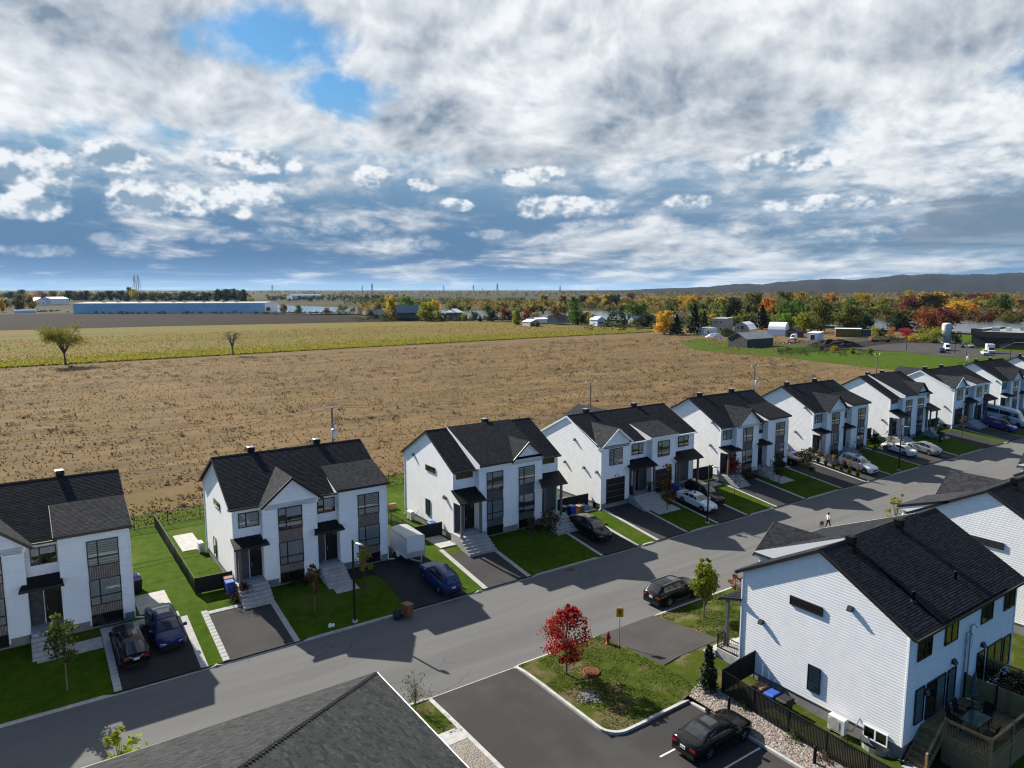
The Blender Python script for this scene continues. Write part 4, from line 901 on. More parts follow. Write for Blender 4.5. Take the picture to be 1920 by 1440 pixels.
# ------------------------------------------------------------------ vehicles
KINDS = {  # length, width, height, wheelbase, front overhang, wheel radius, profile of bonnet/belt (x from the nose as a share of length, z), roof line (share, z), rear glass start share, belt
 'suv':   dict(L=4.95, W=1.96, H=1.73, wb=2.9, fo=.93, r=.385, top=[(0, .78), (.02, .98), (.10, 1.07), (.27, 1.16), (.9, 1.14), (.985, 1.10), (1, .95)], roof=[(.265, 1.17), (.40, 1.66), (.47, 1.73), (.70, 1.73), (.88, 1.67), (.985, 1.12)], rear=.885, pil=(.43, .60, .765)),
 'compact':dict(L=4.42, W=1.78, H=1.66, wb=2.63, fo=.88, r=.35, top=[(0, .75), (.02, .95), (.10, 1.02), (.27, 1.10), (.9, 1.08), (.985, 1.04), (1, .9)], roof=[(.265, 1.1), (.40, 1.58), (.46, 1.66), (.74, 1.66), (.91, 1.62), (.985, 1.06)], rear=.915, pil=(.44, .62, .785)),
 'wagon': dict(L=4.95, W=1.93, H=1.80, wb=2.89, fo=.95, r=.37, top=[(0, .78), (.02, .98), (.10, 1.06), (.27, 1.15), (.9, 1.12), (.985, 1.08), (1, .95)], roof=[(.26, 1.16), (.395, 1.70), (.46, 1.79), (.74, 1.79), (.90, 1.72), (.985, 1.10)], rear=.90, pil=(.43, .60, .765)),
 'hatch': dict(L=4.33, W=1.77, H=1.60, wb=2.61, fo=.87, r=.34, top=[(0, .72), (.02, .92), (.10, 1.0), (.26, 1.08), (.9, 1.10), (.985, 1.06), (1, .85)], roof=[(.25, 1.08), (.41, 1.52), (.50, 1.60), (.68, 1.58), (.80, 1.50), (.985, 1.08)], rear=.80, pil=(.45, .63, .78)),
 'fast':  dict(L=4.75, W=1.90, H=1.60, wb=2.89, fo=.84, r=.36, top=[(0, .62), (.02, .78), (.10, .92), (.24, 1.04), (.9, 1.06), (.985, 1.04), (1, .8)], roof=[(.21, 1.02), (.40, 1.54), (.50, 1.61), (.62, 1.59), (.80, 1.40), (.975, 1.06)], rear=.70, pil=(.43, .61, .76)),
 'sedan': dict(L=4.76, W=1.85, H=1.44, wb=2.80, fo=.86, r=.345, top=[(0, .62), (.02, .80), (.10, .90), (.29, .99), (.78, 1.00), (.90, 1.03), (.985, .99), (1, .78)], roof=[(.27, .97), (.43, 1.39), (.52, 1.44), (.63, 1.42), (.72, 1.32), (.86, 1.02)], rear=.70, pil=(.46, .62, .75)),
 'van':   dict(L=6.9, W=2.05, H=2.75, wb=4.3, fo=1.0, r=.36, top=[(0, .85), (.02, 1.05), (.06, 1.18), (.14, 1.35), (.97, 1.35), (1, 1.3)], roof=[(.10, 1.28), (.21, 2.35), (.27, 2.68), (.60, 2.75), (.97, 2.72), (.998, 1.4)], rear=.975, pil=(.30, .34, .62)),
 'pickup':dict(L=5.8, W=2.0, H=1.93, wb=3.65, fo=.95, r=.42, top=[(0, .85), (.015, 1.1), (.10, 1.2), (.23, 1.28), (.64, 1.28), (.645, 1.28), (.98, 1.28), (1, 1.1)], roof=[(.225, 1.28), (.33, 1.86), (.38, 1.93), (.57, 1.92), (.62, 1.80), (.64, 1.28)], rear=.60, pil=(.37, .48, .60)),
}
def car(label, kind, paint, pos, heading, group=None, cat='car', slope_=0.0, name='parked_car', rails=False, rim='rim', cover=False, plate_back=True, stripe=None, side_glass=True):
    """pos: middle of the car on the ground; heading of the nose in degrees; +x local is forward"""
    k = KINDS[kind]; L, Wd, r = k['L'], k['W'], k['r']; P = 'paint_'+paint
    root = link(name, None, None, pos, (0, -slope_, R(heading)), label, cat, group)
    zs = lambda x: lerp((L/2-x)/L, k['top']); zr = lambda x: lerp((L/2-x)/L, k['roof']); xx = lambda f: L/2-f*L
    xf = L/2-k['fo']; xb = xf-k['wb']; W2 = Wd/2; ra = r*1.13
    def hw(x):
        f = abs(x)/(L/2); c = 1-.16*max(0, (f-.72)/.28)**2.2; return W2*c
    def ring(x):
        z0 = .24 if abs(x) < L/2-.25 else .30; a = 0
        for xw in (xf, xb):
            d = abs(x-xw)
            if d < ra: a = max(a, r+math.sqrt(ra*ra-d*d)*.98)
        zt_ = zs(x); w = hw(x); z2 = max(z0+.10, a); z3 = max(z2+.02, .60*zt_ if .6*zt_ > .5 else .5); z3 = min(z3, zt_-.13); z2 = min(z2, z3-.01)
        return [(0, z0), (w-.16, z0), (w-.16, z2-.02) if a else (w-.10, z0), (w-.012, z2), (w, z3), (w-.025, zt_-.09), (w-.10, zt_-.012), (w*.5, zt_+.018), (0, zt_+.025)]
    sx = set([L/2, L/2-.03, L/2-.09, -L/2, -L/2+.03, -L/2+.09])
    for xw in (xf, xb):
        for q in range(-8, 9): sx.add(xw+ra*math.sin(q/8*PI/2)*1.0); 
        sx.add(xw+ra+.03); sx.add(xw-ra-.03)
    for q in range(1, 24): sx.add(L/2-L*q/24)
    sx = sorted(x for x in sx if -L/2 <= x <= L/2); b = MB(); vs = []; fs = []
    nr = 17
    for x in sx:
        h = ring(x); e = abs(x) > L/2-.005; 
        if e: h = [(y*.93, .34+(z-.34)*.93) for y, z in h]
        full = [(-y, z) for y, z in h[::-1]]+h[1:]; vs += [(x, y, z) for y, z in full]
    n = len(vs)//len(sx)
    for i in range(len(sx)-1):
        for j in range(n): fs.append((i*n+j, i*n+(j+1) % n, (i+1)*n+(j+1) % n, (i+1)*n+j))
    b.faces(vs, fs, P, True); b.faces(vs[:n], [tuple(range(n))], P); b.faces(vs[-n:], [tuple(range(n))[::-1]], P)
    body = b.build('body', root)
    # lower sills, bumpers
    b = MB()
    for sgn in (-1, 1): b.box(xb+ra+.03, xf-ra-.03, sgn*(W2-.02)-.035, sgn*(W2-.02)+.035, .20, .36, 'black_trim')
    b.build('sill', root)
    if rails == 'chrome':
        b = MB()
        for sgn in (-1, 1): b.box(xb+ra+.1, xf-ra-.1, sgn*(W2+.012)-.015, sgn*(W2+.012)+.015, .33, .37, 'chrome')
        b.build('side_trim', root)
    b = MB(); b.box(-L/2-.02, -L/2+.10, -W2*.80, W2*.80, .27, .46, 'black_trim'); b.build('rear_bumper', root)
    b = MB(); b.box(L/2-.10, L/2+.02, -W2*.78, W2*.78, .24, .40, 'black_trim'); b.build('front_bumper', root)
    # cabin
    fr = [f for f, z in k['roof']]; xs = sorted(set([xx(f) for f in fr]+[xx(fr[0]+(fr[-1]-fr[0])*q/18) for q in range(19)]), reverse=True)
    def cabring(x):
        zb_, zt_ = zs(x)-.03, max(zr(x), zs(x)-.02); w = hw(x)-.115; hgt_ = zt_-zb_; ti = .24*min(1, hgt_/.6)*(.6 if kind == 'van' else 1); wr_ = w-ti*.72
        return [(w, zb_), (w-ti*.25, zb_+hgt_*.45), (wr_, zt_-.07*min(1, hgt_/.3)), (wr_-.10, zt_-.012), (wr_*.5, zt_+.015), (0, zt_+.022)]
    b = MB(); vs = []; fs = []
    for x in xs: h = cabring(x); vs += [(x, -y, z) for y, z in h]+[(x, y, z) for y, z in h[::-1][1:]]
    n = 11
    for i in range(len(xs)-1):
        for j in range(n-1): fs.append((i*n+j, i*n+j+1, (i+1)*n+j+1, (i+1)*n+j))
    b.faces(vs, fs, P, True); cab = b.build('cabin', root)
    # glass
    def roofpt(x, fy, up=.010):
        h = cabring(x); w = h[3][0]; z = h[3][1]+(h[5][1]-h[3][1])*(1-fy*fy); return (x, w*fy, z+up)
    def screen(nm, xa, xb_, m='car_glass', inner=.97):
        b = MB(); vs = []; fs = []; nn = 6
        for i in range(5):
            x = xa+(xb_-xa)*i/4
            for j in range(nn+1): vs.append(roofpt(x, (-1+2*j/nn)*inner))
        for i in range(4):
            for j in range(nn): a = i*(nn+1)+j; fs.append((a, a+1, a+nn+2, a+nn+1))
        b.faces(vs, fs, m, True); return b.build(nm, cab)
    rl = k['roof']; dark = MB()
    under = lambda nm, xa, xb_: screen(nm, xa, xb_)
    # opaque liner under the panes
    screen('windscreen', xx(rl[0][0]+.018), xx(rl[1][0]+(.02 if kind != 'van' else .0)), 'glass_car_pane')
    screen('rear_window', xx(k['rear']), xx(rl[-1][0]-.012 if kind not in ('van',) else .99), 'glass_car_pane', .9)
    ed = [rl[0][0]+.03]+list(k['pil'])+[k['rear']-.01 if kind not in ('sedan', 'pickup') else rl[-1][0]-.05]
    for sgn in (-1, 1):
        for a, c in zip(ed, ed[1:]):
            if kind == 'van' and not side_glass and a > .3: continue
            b = MB(); vs = []; fs = []; nn = 6
            for i in range(nn+1):
                x = xx(a+.008+(c-a-.016)*i/nn); h = cabring(x); zb_, zt_ = h[0][1]+.075, h[2][1]-.015; 
                if kind == 'van': zb_, zt_ = max(zb_, 1.52), min(zt_, 2.2)
                zt_ = max(zt_, zb_+.01)
                for z in (zb_, (zb_+zt_)/2, zt_):
                    (y0, z0), (y1, z1), (y2, z2) = h[:3]
                    y = y0+(y1-y0)*(z-z0)/max(1e-3, z1-z0) if z < z1 else y1+(y2-y1)*(z-z1)/max(1e-3, z2-z1)
                    vs.append((x, sgn*(y+.010), z))
            for i in range(nn):
                for j in range(2): q = i*3+j; fs.append((q, q+1, q+4, q+3))
            b.faces(vs, fs, 'glass_car_pane', True); b.build('side_window', cab)
    # doors: panels a hair proud, with handles
    dx = [k['pil'][0]-.135, k['pil'][1], k['pil'][2]+.02] if kind not in ('van', 'pickup') else [.16, .30] if kind == 'van' else [.23, .47, .62]
    for sgn in (-1, 1):
        for a, c in zip(dx, dx[1:]):
            b = MB(); vs = []; fs = []; nn = 8
            for i in range(nn+1):
                x = xx(a+.004+(c-a-.008)*i/nn); h = ring(x)
                for (y, z) in h[3:6]: vs.append((x, sgn*(y+.006), z+(.02 if (y, z) == h[3] else 0)))
            for i in range(nn):
                for j in range(2): q = i*3+j; fs.append((q, q+1, q+4, q+3))
            b.faces(vs, fs, P, True); d = b.build('door', root)
            x = xx(c-.035); h = ring(x); b = MB(); b.box(x-.0, x+.2, sgn*(h[5][0]+.012)-.02, sgn*(h[5][0]+.012)+.02, h[5][1]-.10, h[5][1]-.065, 'chrome' if rails == 'chrome' else P); b.build('handle', d)
        x = xx(rl[0][0]+.055); h = ring(x); b = MB(); b.bbox(x-.10, x+.10, sgn*(W2+.13)-.11, sgn*(W2+.13)+.11, zs(x)-.02, zs(x)+.15, P, .04); b.box(x-.03, x+.03, min(sgn*(W2-.16), sgn*(W2+.05)), max(sgn*(W2-.16), sgn*(W2+.05)), zs(x)-.03, zs(x)+.03, 'black_trim'); b.build('mirror', root)
        b = MB(); zh = zs(L/2-.12)-.11; y = hw(L/2-.10)-.16
        b.faces([(L/2-.015, sgn*(y-.26), zh-.05), (L/2-.07, sgn*(y+.10), zh-.04), (L/2-.30, sgn*(y+.175), zh+.02), (L/2-.30, sgn*(y+.165), zh+.11), (L/2-.08, sgn*(y+.06), zh+.07), (L/2-.03, sgn*(y-.26), zh+.04)], [(0, 1, 4, 5), (1, 2, 3, 4)], 'lens_clear'); b.build('headlight', root)
        b = MB(); zt_ = zs(-L/2+.05)-.10; y = hw(-L/2+.10)-.09
        b.faces([(-L/2-.012, sgn*(y-.30), zt_-.10), (-L/2-.004, sgn*(y+.055), zt_-.14), (-L/2+.20, sgn*(y+.10), zt_-.10), (-L/2+.24, sgn*(y+.09), zt_+.02), (-L/2+.015, sgn*(y+.045), zt_+.03), (-L/2-.006, sgn*(y-.30), zt_+.01)], [(0, 1, 4, 5), (1, 2, 3, 4)], 'lens_red'); b.build('taillight', root)
    b = MB(); zg_ = zs(L/2-.04)-.16; b.box(L/2-.03, L/2+.014, -W2*.42, W2*.42, zg_-.17, zg_+.03, 'black_trim'); b.build('grille', root)
    if plate_back:
        b = MB(); zp = .72 if kind not in ('sedan', 'fast') else .60; b.box(-L/2-.03, -L/2-.0, -.17, .17, zp, zp+.16, 'plate'); pl = b.build('licence_plate', root)
        b = MB(); [b.box(-L/2-.034, -L/2-.031, -.12+q*.045, -.09+q*.045, zp+.045, zp+.115, 'plate_ink') for q in range(6) if q != 3]; b.build('plate_marks', pl)
    for xw in (xf, xb):
        for sgn in (-1, 1):
            b = MB(); y0 = sgn*(W2-.115); b.lathe([(r*.62, -.11), (r*.93, -.115), (r, -.08), (r, .08), (r*.93, .115), (r*.62, .11)], 20, 'tyre', (xw, y0, r), 'y'); w = b.build('wheel', root)
            b = MB(); yo = y0+sgn*.085; b.lathe([(r*.66, 0), (r*.60, sgn*.02), (r*.58, -sgn*.03), (0, -sgn*.03)], 20, 'rim_dark', (xw, yo, r), 'y')
            for q in range(5):
                a = 2*PI*q/5+.3; b.beam((xw+.04*math.cos(a), yo+sgn*.012, r+.04*math.sin(a)), (xw+r*.62*math.cos(a), yo+sgn*.012, r+r*.62*math.sin(a)), .075, .03, rim, (0, 1, 0))
            b.lathe([(r*.69, -.012*sgn), (r*.69, .018*sgn), (r*.60, .02*sgn)], 20, rim, (xw, yo, r), 'y'); b.build('rim', w)
    if rails:
        b = MB()
        for sgn in (-1, 1):
            pts = [Vector(roofpt(xx(f), sgn*1.0, .05)) for f in (rl[2][0], (rl[2][0]+rl[-2][0])/2, rl[-2][0]-.02)]; b.tube(pts, .02, 6, 'chrome' if rails == 'chrome' else 'black_trim')
        b.build('roof_rail', cab)
    b = MB(); xs_ = xx((rl[2][0]+.03)); 
    if kind in ('suv', 'sedan', 'wagon', 'fast', 'hatch'): screen('sunroof', xx(rl[2][0]+.01), xx(rl[2][0]+.13), 'glass_car_pane', .66)
    return root, cab, xx, roofpt
m = mat('glass_car_pane', (.012, .014, .016), rough=.03, spec=.75, coat=.6)
HD = lambda h: h
def cz(x, y): return zt(x, y)+.025
def slope_at(x, y, deg):
    d = Vector((math.cos(R(deg)), math.sin(R(deg)))); return math.atan((zt(x+d.x*1.3, y+d.y*1.3)-zt(x-d.x*1.3, y-d.y*1.3))/2.6)
def put(label, kind, paint, x, y, deg, **k): return car(label, kind, paint, (x, y, cz(x, y)), deg, slope_=slope_at(x, y, deg), **k)
CG = 'cars parked on the drives'
put('black hatchback with tail to the street, beside the navy car on one drive', 'hatch', 'black', 4.75, 51.2, 92, group=CG)
put('navy car facing the street beside the black hatchback', 'fast', 'navy', 7.0, 52.3, -88, group=CG, plate_back=False)
_, cab_, xx_, rp_ = put('dark blue boxy SUV with grey bonnet cover, in front of the grey trailer', 'compact', 'blue', 27.2, 49.6, 91, group=CG, rails=True)
put('black fastback car on the drive under the red-brown sapling', 'fast', 'black', 45.2, 51.6, -90, group=CG, plate_back=False, rim='rim_dark')
put('white sedan behind the street lamp, beside the black SUV', 'sedan', 'white', 60.75, 51.6, -90, group=CG, plate_back=False)
put('black SUV beside the white sedan behind the street lamp', 'wagon', 'black', 63.05, 52.6, -90, group=CG, plate_back=False)
put('black sedan in deep shade at the house corner, behind a green sapling', 'sedan', 'black', 85.0, 57.0, -90, group=CG)
put('white SUV with roof rails beside the row of plume grasses', 'wagon', 'white', 91.7, 50.6, -92, group=CG, rails=True, plate_back=False)
put('white sedan with tail to the street, beside the silver car', 'sedan', 'white', 105.2, 52.0, 88, group=CG)
put('silver-grey hatch-backed car nearest the kerb beside a white sedan', 'fast', 'silver', 109.6, 50.6, 88, group=CG)
put('violet-blue crossover beside the white van', 'wagon', 'violet', 138.2, 51.6, -92, group=CG, plate_back=False)
put('tall white van with a dark window band, parked on a drive', 'van', 'offwhite', 144.4, 53.2, -90, cat='van', name='van', plate_back=False)
put('low grey car half hidden behind the white van', 'compact', 'silver', 143.2, 58.2, -90, group=CG)
car('black SUV with chrome trim parked at the kerb of the street', 'suv', 'black', (41.6, 37.35, .01), 0, rails='chrome')
car('black sedan in the parking bay by the gravel strip, tail lights towards us', 'sedan', 'black', (29.55, 23.38, .035), 0, rim='rim')
car('dark car at the kerb, only its roof showing over the hipped roof', 'fast', 'gunmetal', (9.9, 37.2, .01), 180, rails=False)
# grey cover over the boxy SUV's bonnet
b = MB(); k = KINDS['compact']; L = k['L']; vs = []; fs = []
for i in range(7):
    f = .015+.24*i/6
    for j in range(9): yy = (-1+j/4)*.74; vs.append((L/2-f*L, yy, lerp(f, k['top'])+.05+.015*math.sin(i*2.1+j*1.7)-.03*abs(yy)**3))
for i in range(6):
    for j in range(8): a = i*9+j; fs.append((a, a+1, a+10, a+9))
mat('cover_grey', (.30, .30, .33), (.22, .22, .25), 8, .8); b.faces(vs, fs, 'cover_grey', True); b.build('bonnet_cover', _)

# cargo trailer
tr = thing('cargo_trailer', 'light grey enclosed cargo trailer behind the dark blue SUV', 'trailer', (26.95, 54.9, zt(26.95, 55.2)+.02), R(-91))
b = MB(); L, w, h = 3.3, 1.8, 1.95; sec = [(-w/2, .5), (w/2, .5), (w/2, h+.25)]+[(w/2*math.cos(a)*1.0, h+.25+.22*math.sin(a)) for a in [PI*q/8 for q in range(1, 8)]]+[(-w/2, h+.25)]
vs = [(x, y, z) for x in (-L/2, L/2) for y, z in sec]; n = len(sec); b.faces(vs, [(q, (q+1) % n, n+(q+1) % n, n+q) for q in range(n)]+[tuple(range(n))[::-1], tuple(range(n, 2*n))], 'paint_offwhite'); body = b.build('body', tr)
b = MB(); b.box(L/2+.001, L/2+.02, -w/2, w/2, .5, 1.0, 'galv'); b.box(L/2+.001, L/2+.03, -w/2, -w/2+.05, .5, h+.3, 'galv'); b.box(L/2+.001, L/2+.03, w/2-.05, w/2, .5, h+.3, 'galv'); b.build('stone_guard', body)
b = MB(); vs = [(x, y*1.02, z+.03) for x in (-L/2-.03, L/2+.03) for y, z in sec[2:]]; n = len(sec)-2; b.faces(vs, [(q, q+1, n+q+1, n+q) for q in range(n-1)], 'galv'); b.build('roof', body)
for sgn in (-1, 1): b = MB(); b.beam((L/2, sgn*.5, .42), (L/2+1.1, 0, .42), .08, .1, 'galv'); b.build('drawbar', tr)
b = MB(); b.lathe([(.035, -.42), (.035, .5)], 8, 'galv', (L/2+.9, .08, .42)); b.build('jockey_stand', tr)
for sgn in (-1, 1):
    b = MB(); b.lathe([(.18, -.1), (.3, -.1), (.33, -.07), (.33, .07), (.3, .1), (.18, .1)], 16, 'tyre', (-.2, sgn*(w/2+.13), .33), 'y'); wh = b.build('wheel', tr); b = MB(); b.lathe([(.2, 0), (.0, sgn*.04)], 12, 'rim', (-.2, sgn*(w/2+.2), .33), 'y'); b.build('rim', wh)
    b = MB(); pts = [(-.2+.5*math.cos(a), .33+.42*math.sin(a)) for a in [PI*q/6 for q in range(7)]]; vs = [(x, sgn*(w/2+e), z) for x, z in pts for e in (0, .27)]; b.faces(vs, [(2*q, 2*q+1, 2*q+3, 2*q+2) for q in range(6)], 'paint_offwhite'); b.build('mudguard', tr)
b = MB(); b.box(-L/2-.03, -L/2-.001, -w/2+.08, -.01, .6, h+.2, 'paint_offwhite'); b.box(-L/2-.03, -L/2-.001, .01, w/2-.08, .6, h+.2, 'paint_offwhite'); b.build('rear_door', tr)
# ------------------------------------------------------------------ vegetation near by
def quads(cen, size, rng, flat=.0, aspect=.62):
    """leaf-like rhombs round the points cen"""
    n = len(cen); a = rng.normal(size=(n, 3)); a[:, 2] *= (1-flat); a /= np.linalg.norm(a, axis=1)[:, None]
    c = rng.normal(size=(n, 3)); b_ = np.cross(a, c); b_ /= np.linalg.norm(b_, axis=1)[:, None]; s = (size*rng.uniform(.7, 1.3, n))[:, None]
    V = np.stack([cen-a*s, cen-b_*s*aspect, cen+a*s, cen+b_*s*aspect], 1).reshape(-1, 3); F = np.arange(4*n).reshape(n, 4); return V, F
def crown_pts(n, z0, z1, rad, rng, clumps=26, spread=.30, hollow=.35):
    """points gathered in clumps inside a body of revolution; rad(t) radius at t in 0..1 of its height"""
    P = []
    while len(P) < clumps:
        t = rng.uniform(.02, .98); r = rad(t)*math.sqrt(rng.uniform(hollow**2, 1)); th = rng.uniform(0, 2*PI)
        if rng.uniform() < rad(t)/1.01+.15: P.append((r*math.cos(th), r*math.sin(th), z0+(z1-z0)*t, max(.25, rad(t))))
    P = np.array(P); i = rng.integers(0, clumps, n); w = P[i, 3][:, None]*spread
    return P[i, :3]+np.clip(rng.normal(size=(n, 3)), -1.7, 1.7)*w*np.array([1, 1, .75]), P[:, :3]
def tree(name, label, cat, pos, h, z0, rmax, shape, color, n=1500, leaf=.09, second=None, trunk=.05, bark='bark', clumps=26, group=None, spread=.30, seed=0, bare=0, m='leaf_near', lean=0):
    rng = np.random.default_rng(seed+11); root = thing(name, label, cat, pos, random.uniform(0, 6), group); rad = lambda t: rmax*shape(t)
    C, K = crown_pts(n, z0, h, rad, rng, clumps, spread)
    b = MB(); top = z0+(h-z0)*.8; b.tube([(0, 0, -.1), (.02, .01, z0*.6), (.0, .02, z0+(h-z0)*.35), (.01, -.02, top)], [trunk*1.25, trunk, trunk*.7, trunk*.2], 8, bark)
    for c in K[:: max(1, len(K)//(14 if not bare else 30))]:
        s = Vector((0, 0, z0*.8+(c[2]-z0)*.45)); e = Vector(c); b.tube([s, s.lerp(e, .5)+Z*.08, e], [trunk*.42, trunk*.25, trunk*.08], 5, bark, False)
        for q in range(bare): d = Vector(rng.normal(size=3)).normalized()*rmax*.5; d.z = abs(d.z); b.tube([s.lerp(e, .5), s.lerp(e, .5)+d], [trunk*.15, trunk*.05], 4, bark, False)
    b.build('trunk', root)
    if n:
        sp = int(n*(1-(second[1] if second else 0)))
        V, F = quads(C[:sp], leaf, rng); link('crown', fastmesh('crown', V, F, [m]), root, color=color)
        if second: V, F = quads(C[sp:], leaf, rng); link('crown', fastmesh('crown', V, F, [m]), root, color=second[0])
    return root
egg = lambda t: math.sin(PI*min(1, t*.92+.08))**.6*(1-.35*t)
spin = lambda t: math.sin(PI*(t*.94+.03))**.8*(1.05-.4*t)
col_ = lambda t: (math.sin(PI*(t*.9+.05))**.5)
rnd = lambda t: math.sqrt(max(0, 1-(2*t-1)**2))
cone = lambda t: (1-t)**.85+.04
P3 = lambda x, y, d=0: (x, y, zt(x, y)+d)
SG = 'saplings on the front lawns'
tree('red_maple', 'bright red maple on the grass island by the parking lot', 'tree', P3(27.3, 33.2, .05), 4.65, 1.25, 1.75, egg, (.42, .026, .034), 3900, .085, ((.52, .12, .04), .22), .055, clumps=70, spread=.16, seed=1, bark='bark_pale')
tree('columnar_tree', 'egg-shaped yellow-green tree on the dry lawn by the black SUV', 'tree', P3(40.4, 33.2), 4.6, 1.45, 1.12, spin, (.26, .30, .035), 5200, .085, None, .06, clumps=80, spread=.18, seed=2, bark='bark_pale')
tree('sapling', 'yellow-green sapling on the shaded lawn of the cut-off house', 'tree', P3(1.0, 48.9), 5.0, 1.7, .72, col_, (.14, .18, .035), 1300, .10, ((.05, .08, .02), .3), .045, clumps=24, seed=3, group=SG, bark='bark_pale')
tree('sapling', 'rust-leaved sapling by the steps of the house with two vents', 'tree', P3(17.0, 50.5), 3.7, 1.3, .5, col_, (.23, .085, .03), 520, .085, None, .035, clumps=18, seed=4, group=SG, bark='bark_pale')
tree('sapling', 'pale yellow sapling right behind the street lamp', 'tree', P3(21.2, 50.9), 3.9, 1.9, .62, col_, (.42, .36, .06), 520, .085, None, .035, clumps=16, seed=5, group=SG)
tree('sapling', 'nearly bare sapling on the lawn of the stepped-roof house', 'tree', P3(37.5, 50.9), 3.9, 1.6, .8, col_, (.20, .17, .06), 130, .07, None, .035, clumps=16, seed=6, group=SG, bare=3)
tree('sapling', 'red-brown sapling beside the bare one on the dark lawn', 'tree', P3(39.7, 50.9), 4.0, 1.5, .95, egg, (.15, .06, .03), 1000, .085, ((.06, .075, .02), .35), .04, clumps=26, seed=7, group=SG)
tree('sapling', 'slender sapling turning orange at its tip, in front of a garage door', 'tree', P3(56.6, 52.0), 5.3, 1.3, .75, lambda t: (1-t)**.6*.9+.15, (.09, .085, .02), 1000, .085, ((.42, .16, .03), .4), .04, clumps=30, seed=8, group=SG)
tree('sapling', 'small scarlet maple by the steps of the brown-clad house', 'tree', P3(71.4, 55.0), 3.5, .5, .95, egg, (.42, .015, .035), 1300, .085, None, .035, clumps=28, seed=9, group=SG)
tree('sapling', 'thin bare whip of a tree beside the black SUV', 'tree', P3(67.3, 51.5), 2.6, 1.4, .25, col_, (.05, .06, .02), 40, .06, None, .022, clumps=6, seed=10, group=SG)
tree('sapling', 'dark green sapling beside the railed steps of the brown-clad house', 'tree', P3(76.3, 51.9), 4.2, 1.1, .75, egg, (.055, .085, .022), 1100, .085, None, .04, clumps=26, seed=11, group=SG)
tree('sapling', 'broad olive sapling between the black sedan and the lamp lawn', 'tree', P3(81.3, 51.0), 4.0, 1.3, 1.25, rnd, (.12, .13, .035), 1300, .095, None, .045, clumps=30, seed=12, group=SG)
tree('sapling', 'dark leafy sapling behind the white SUV', 'tree', P3(99.7, 52.5), 3.9, .8, .85, egg, (.04, .055, .018), 900, .09, None, .04, clumps=26, seed=13, group=SG)
tree('sapling', 'sapling with an orange tip in front of the white sedan, by the lamp', 'tree', P3(98.9, 50.4), 4.6, 1.8, .8, col_, (.10, .12, .03), 420, .085, ((.38, .2, .05), .45), .035, clumps=18, seed=14, group=SG)
tree('sapling', 'small green sapling on the dark lawn before the farther stepped-roof house', 'tree', P3(114.6, 50.6), 3.0, .9, .75, egg, (.07, .10, .025), 700, .09, None, .035, clumps=20, seed=15, group=SG)
tree('sapling', 'thin sapling with tan leaves before the garage of the farther garage house', 'tree', P3(124.4, 51.6), 3.8, 1.2, .55, col_, (.22, .14, .06), 360, .085, None, .03, clumps=14, seed=16, group=SG)
tree('sapling', 'small leafy sapling in front of the violet crossover and the van', 'tree', P3(136.0, 50.0), 3.2, 1.3, .9, egg, (.13, .12, .03), 600, .09, None, .03, clumps=20, seed=26, group=SG)
p = at(1378, 1122, .5); tree('sapling', 'tiny rust-red sapling behind the egg-shaped tree', 'tree', (p.x, p.y, zt(p.x, p.y)), 2.3, .9, .5, egg, (.40, .13, .05), 260, .085, None, .025, clumps=12, seed=17)
tree('bare_shrub', 'nearly bare twiggy shrub at the corner of the hipped roof', 'shrub', P3(17.65, 35.3), 2.4, .3, 1.0, egg, (.14, .17, .05), 260, .06, None, .03, clumps=34, seed=18, bare=3)
tree('garden_tree', 'lime-green tree top poking up behind the hipped roof', 'tree', P3(2.4, 33.2), 5.7, 1.8, 1.15, egg, (.30, .36, .05), 900, .12, None, .05, clumps=26, seed=19, spread=.22)
tree('garden_tree', 'yellow-green tree top poking up behind the second near roof', 'tree', P3(66.5, 32.6), 5.6, 1.8, .9, egg, (.30, .32, .05), 420, .11, None, .05, clumps=18, seed=20, spread=.22)
tree('cedar', 'narrow dark cedar at the end of the black slat fence', 'tree', P3(32.75, 26.4), 2.75, .05, .52, lambda t: (1-t)**.6*.95+.06, (.022, .045, .012), 3200, .075, None, .04, clumps=110, spread=.22, seed=21, m='needle')
def shrub(label, x, y, h, r, color, n=420, leaf=.08, second=None, seed=0, z=None, cat='shrub', name='shrub'):
    return tree(name, label, cat, (x, y, zt(x, y) if z is None else z), h, .02, r, lambda t: rnd(.25+t*.7), color, n, leaf, second, .02, clumps=22, seed=seed+50)
shrub('rose bush with reddish leaves by the steps of the house with two vents', 12.55, 54.3, 1.3, .75, (.05, .045, .03), 650, .07, ((.14, .035, .03), .3), 1)
shrub('low dark shrub under the lower window of the gabled bay', 17.2, 54.6, .8, .7, (.025, .04, .015), 420, .07, None, 2)
shrub('spreading dark shrub under the gable window of the stepped-roof house', 40.3, 54.4, 1.0, .9, (.022, .038, .014), 520, .07, None, 3)
shrub('orange-brown bush below the window of the brown-clad house', 74.6, 54.5, 1.4, .75, (.12, .07, .03), 520, .07, None, 4)
shrub('rounded bush with autumn tints by the scarlet maple', 73.2, 54.6, 1.9, .6, (.08, .085, .03), 420, .07, ((.2, .1, .03), .3), 5)
shrub('dark bush on the lawn of the farther stepped-roof house', 121.2, 54.2, 1.3, .9, (.05, .045, .02), 420, .08, ((.16, .07, .03), .25), 6)
